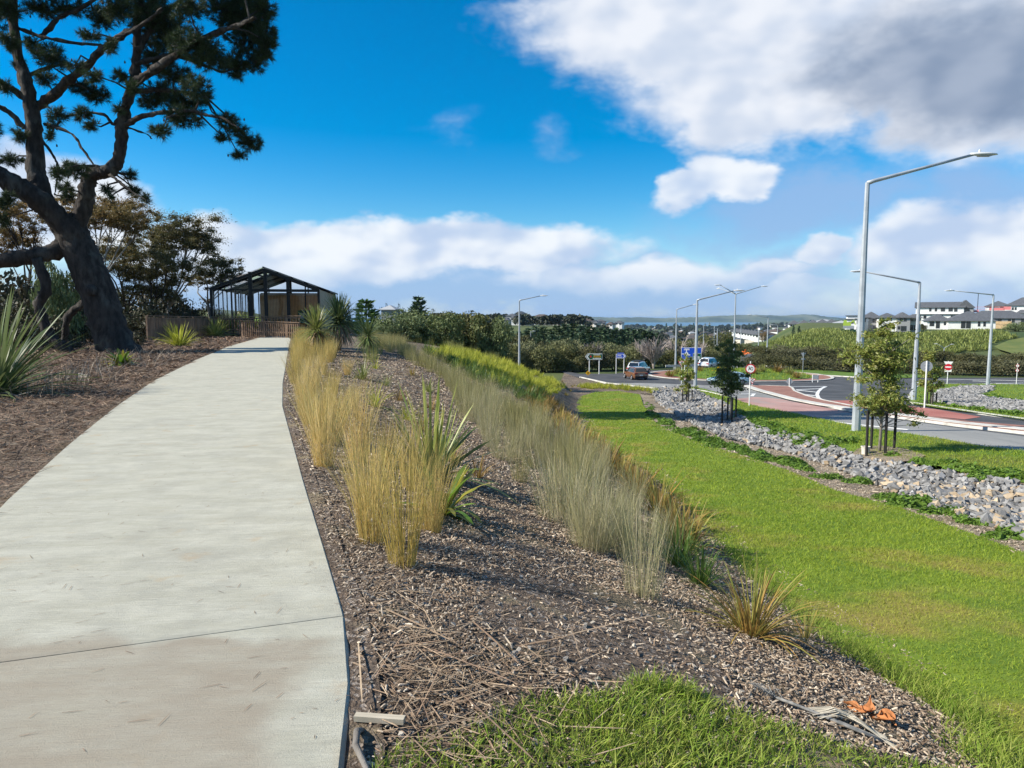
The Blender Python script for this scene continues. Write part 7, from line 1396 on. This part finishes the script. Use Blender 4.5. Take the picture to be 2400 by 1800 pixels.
# townhouse row in the valley and the town beyond
for j in range(9):
    u = 1716 + j * 6.6; D = 430 - j * 12; p = at_ground(u, D, 783 + j * 1.2); house(p, R(-40), [(0, 4.6, 0, 7, -1.5, 1.8, 3.6)], [(1.3, .9, .8, .8, 0), (3.4, .9, 1.0, .8, 0)], 'white townhouse with grey roof in the valley row', group='valley townhouse row')
rg = np.random.default_rng(55); hp = []
for i in range(150):
    D = 520 * (6.5 ** rg.random()); u = rg.uniform(1540, 1960) if D < 1600 else rg.uniform(1450, 2150)
    p = at(u, 760, D); z = gz(p[0], p[1]) + 1.0; v = 745 + (CAM_H - z) / D * FPX
    w, d = rg.uniform(9, 16), rg.uniform(8, 11)
    house((p[0], p[1], z), rg.uniform(-.9, .9), [(0, w, 0, d, -3, 2.8 if rg.random() < .6 else 5.2, 0, None)][:0] + [(0, w, 0, d, -3, (he := 2.8 if rg.random() < .6 else 5.0), he + rg.uniform(1.6, 2.4), [m_hw, m_hcream, m_brick, m_hw][i % 4])], [], 'small distant house in the town before the sea', roof=[m_rg, m_rb, m_rl, m_rg, m_rg][i % 5], group='houses of the distant town')
m_town = leafmat('town_tree_leaf', (.025, .04, .022), (.045, .062, .03), (.05, .05, .03), trans=.05, scale=.01, coord='World')
out = []; rg = np.random.default_rng(66)
for i in range(1500):
    D = 230 * (15 ** rg.random()); r = rg.uniform(-.15, .62); 
    if r < .2 and D < 420: continue
    if r > .28 and D < 900: continue
    x, y = r * D, D; s = rg.uniform(2.0, 4.5) * (1 + D / 2500); V_, F_ = leafcloud([(0, 0, s * .8, s, s, s * .8)], 60 / s, s * .5, rg, asp=.7); out.append((V_ + np.array([x, y, gz(x, y) - .5]), F_))
o = put('far_woodland', join(out), m_town, kind='stuff'); o['label'] = 'dark trees scattered over the valley and the distant town'
for i, (u, vt) in enumerate([(1562, 756), (1583, 755), (1596, 757), (1626, 756), (1653, 757), (1663, 755), (1756, 756), (1783, 754), (1800, 757), (1775, 755)]):
    D = 2300; t = at(u, vt, D); g0 = gz(t[0], t[1]); o = tree_inst('norfolk_pine', u, vt, D, t[2] - g0, CON[0], 'tall norfolk pine silhouette on the distant shore', 'norfolk pines on the shore', wide=.9)
# shed on the hill behind the pavilion
p = at(893, 722, 165); house((p[0], p[1], p[2] - 1.2), R(-10), [(0, 3.2, 0, 4, -2, 1.0, 1.9)], [], 'pale roofed shed on the hill behind the cabbage trees', wall=m_hg, roof=m_rl, name='shed')

# ------------------------------------------------------------------ overhead wires in the valley
m_wire = plain('wire', (.25, .26, .27), .6)
for i, (a, b) in enumerate([((1545, 808, 150), (1672, 770, 240)), ((1545, 825, 140), (1672, 775, 240)), ((1590, 792, 180), (1672, 768, 240))]):
    A_, B_ = at(*a), at(*b); o = empty('power_line', A_); tag(o, ['upper power line crossing before the bare trees', 'lower power line crossing before the bare trees', 'short power line by the power poles'][i], 'cable'); t = np.linspace(0, 1, 9)[:, None]; P = (B_ - A_) * t; P[:, 2] -= 3.0 * (t * (1 - t))[:, 0]; MB().tube(P, .05, 4).build('wire', m_wire, o)

P = scatter(CHIP, 700, 9, ymax=40, seed=26); P = P[~inside(P, ROCK)]; n = len(P); k = np.maximum(1, P[:, 1] / 6)
m_chip2 = mat('pale_chip', (.20, .145, .095), (.34, .27, .19), scale=30, rough=.9, island=.8, islc=(.55, .47, .36), islp=2.5, coord='World')
put('strip_chips', boxes(gpts(P, .02), (RNG.gamma(2.2, .012, n).clip(.015, .09) * k ** .8, RNG.uniform(.005, .012, n) * k ** .8, RNG.uniform(.003, .006, n)), RNG.uniform(0, 6.28, n), RNG.normal(0, .3, n)), m_chip2, kind='stuff')
# ------------------------------------------------------------------ haze
hz = bpy.data.materials.new('haze'); hz.use_nodes = True; t = hz.node_tree; t.nodes.clear(); q = NG(t)
pv = q.n('ShaderNodeVolumePrincipled', {'Color': (.52, .74, 1.0, 1), 'Density': 4.6e-5, 'Anisotropy': .2}); t.links.new(pv.outputs[0], q.n('ShaderNodeOutputMaterial').inputs['Volume'])
hb = MB().box((0, 22000, -8), (62000, 48000, 130)).build('haze', hz, kind='stuff')
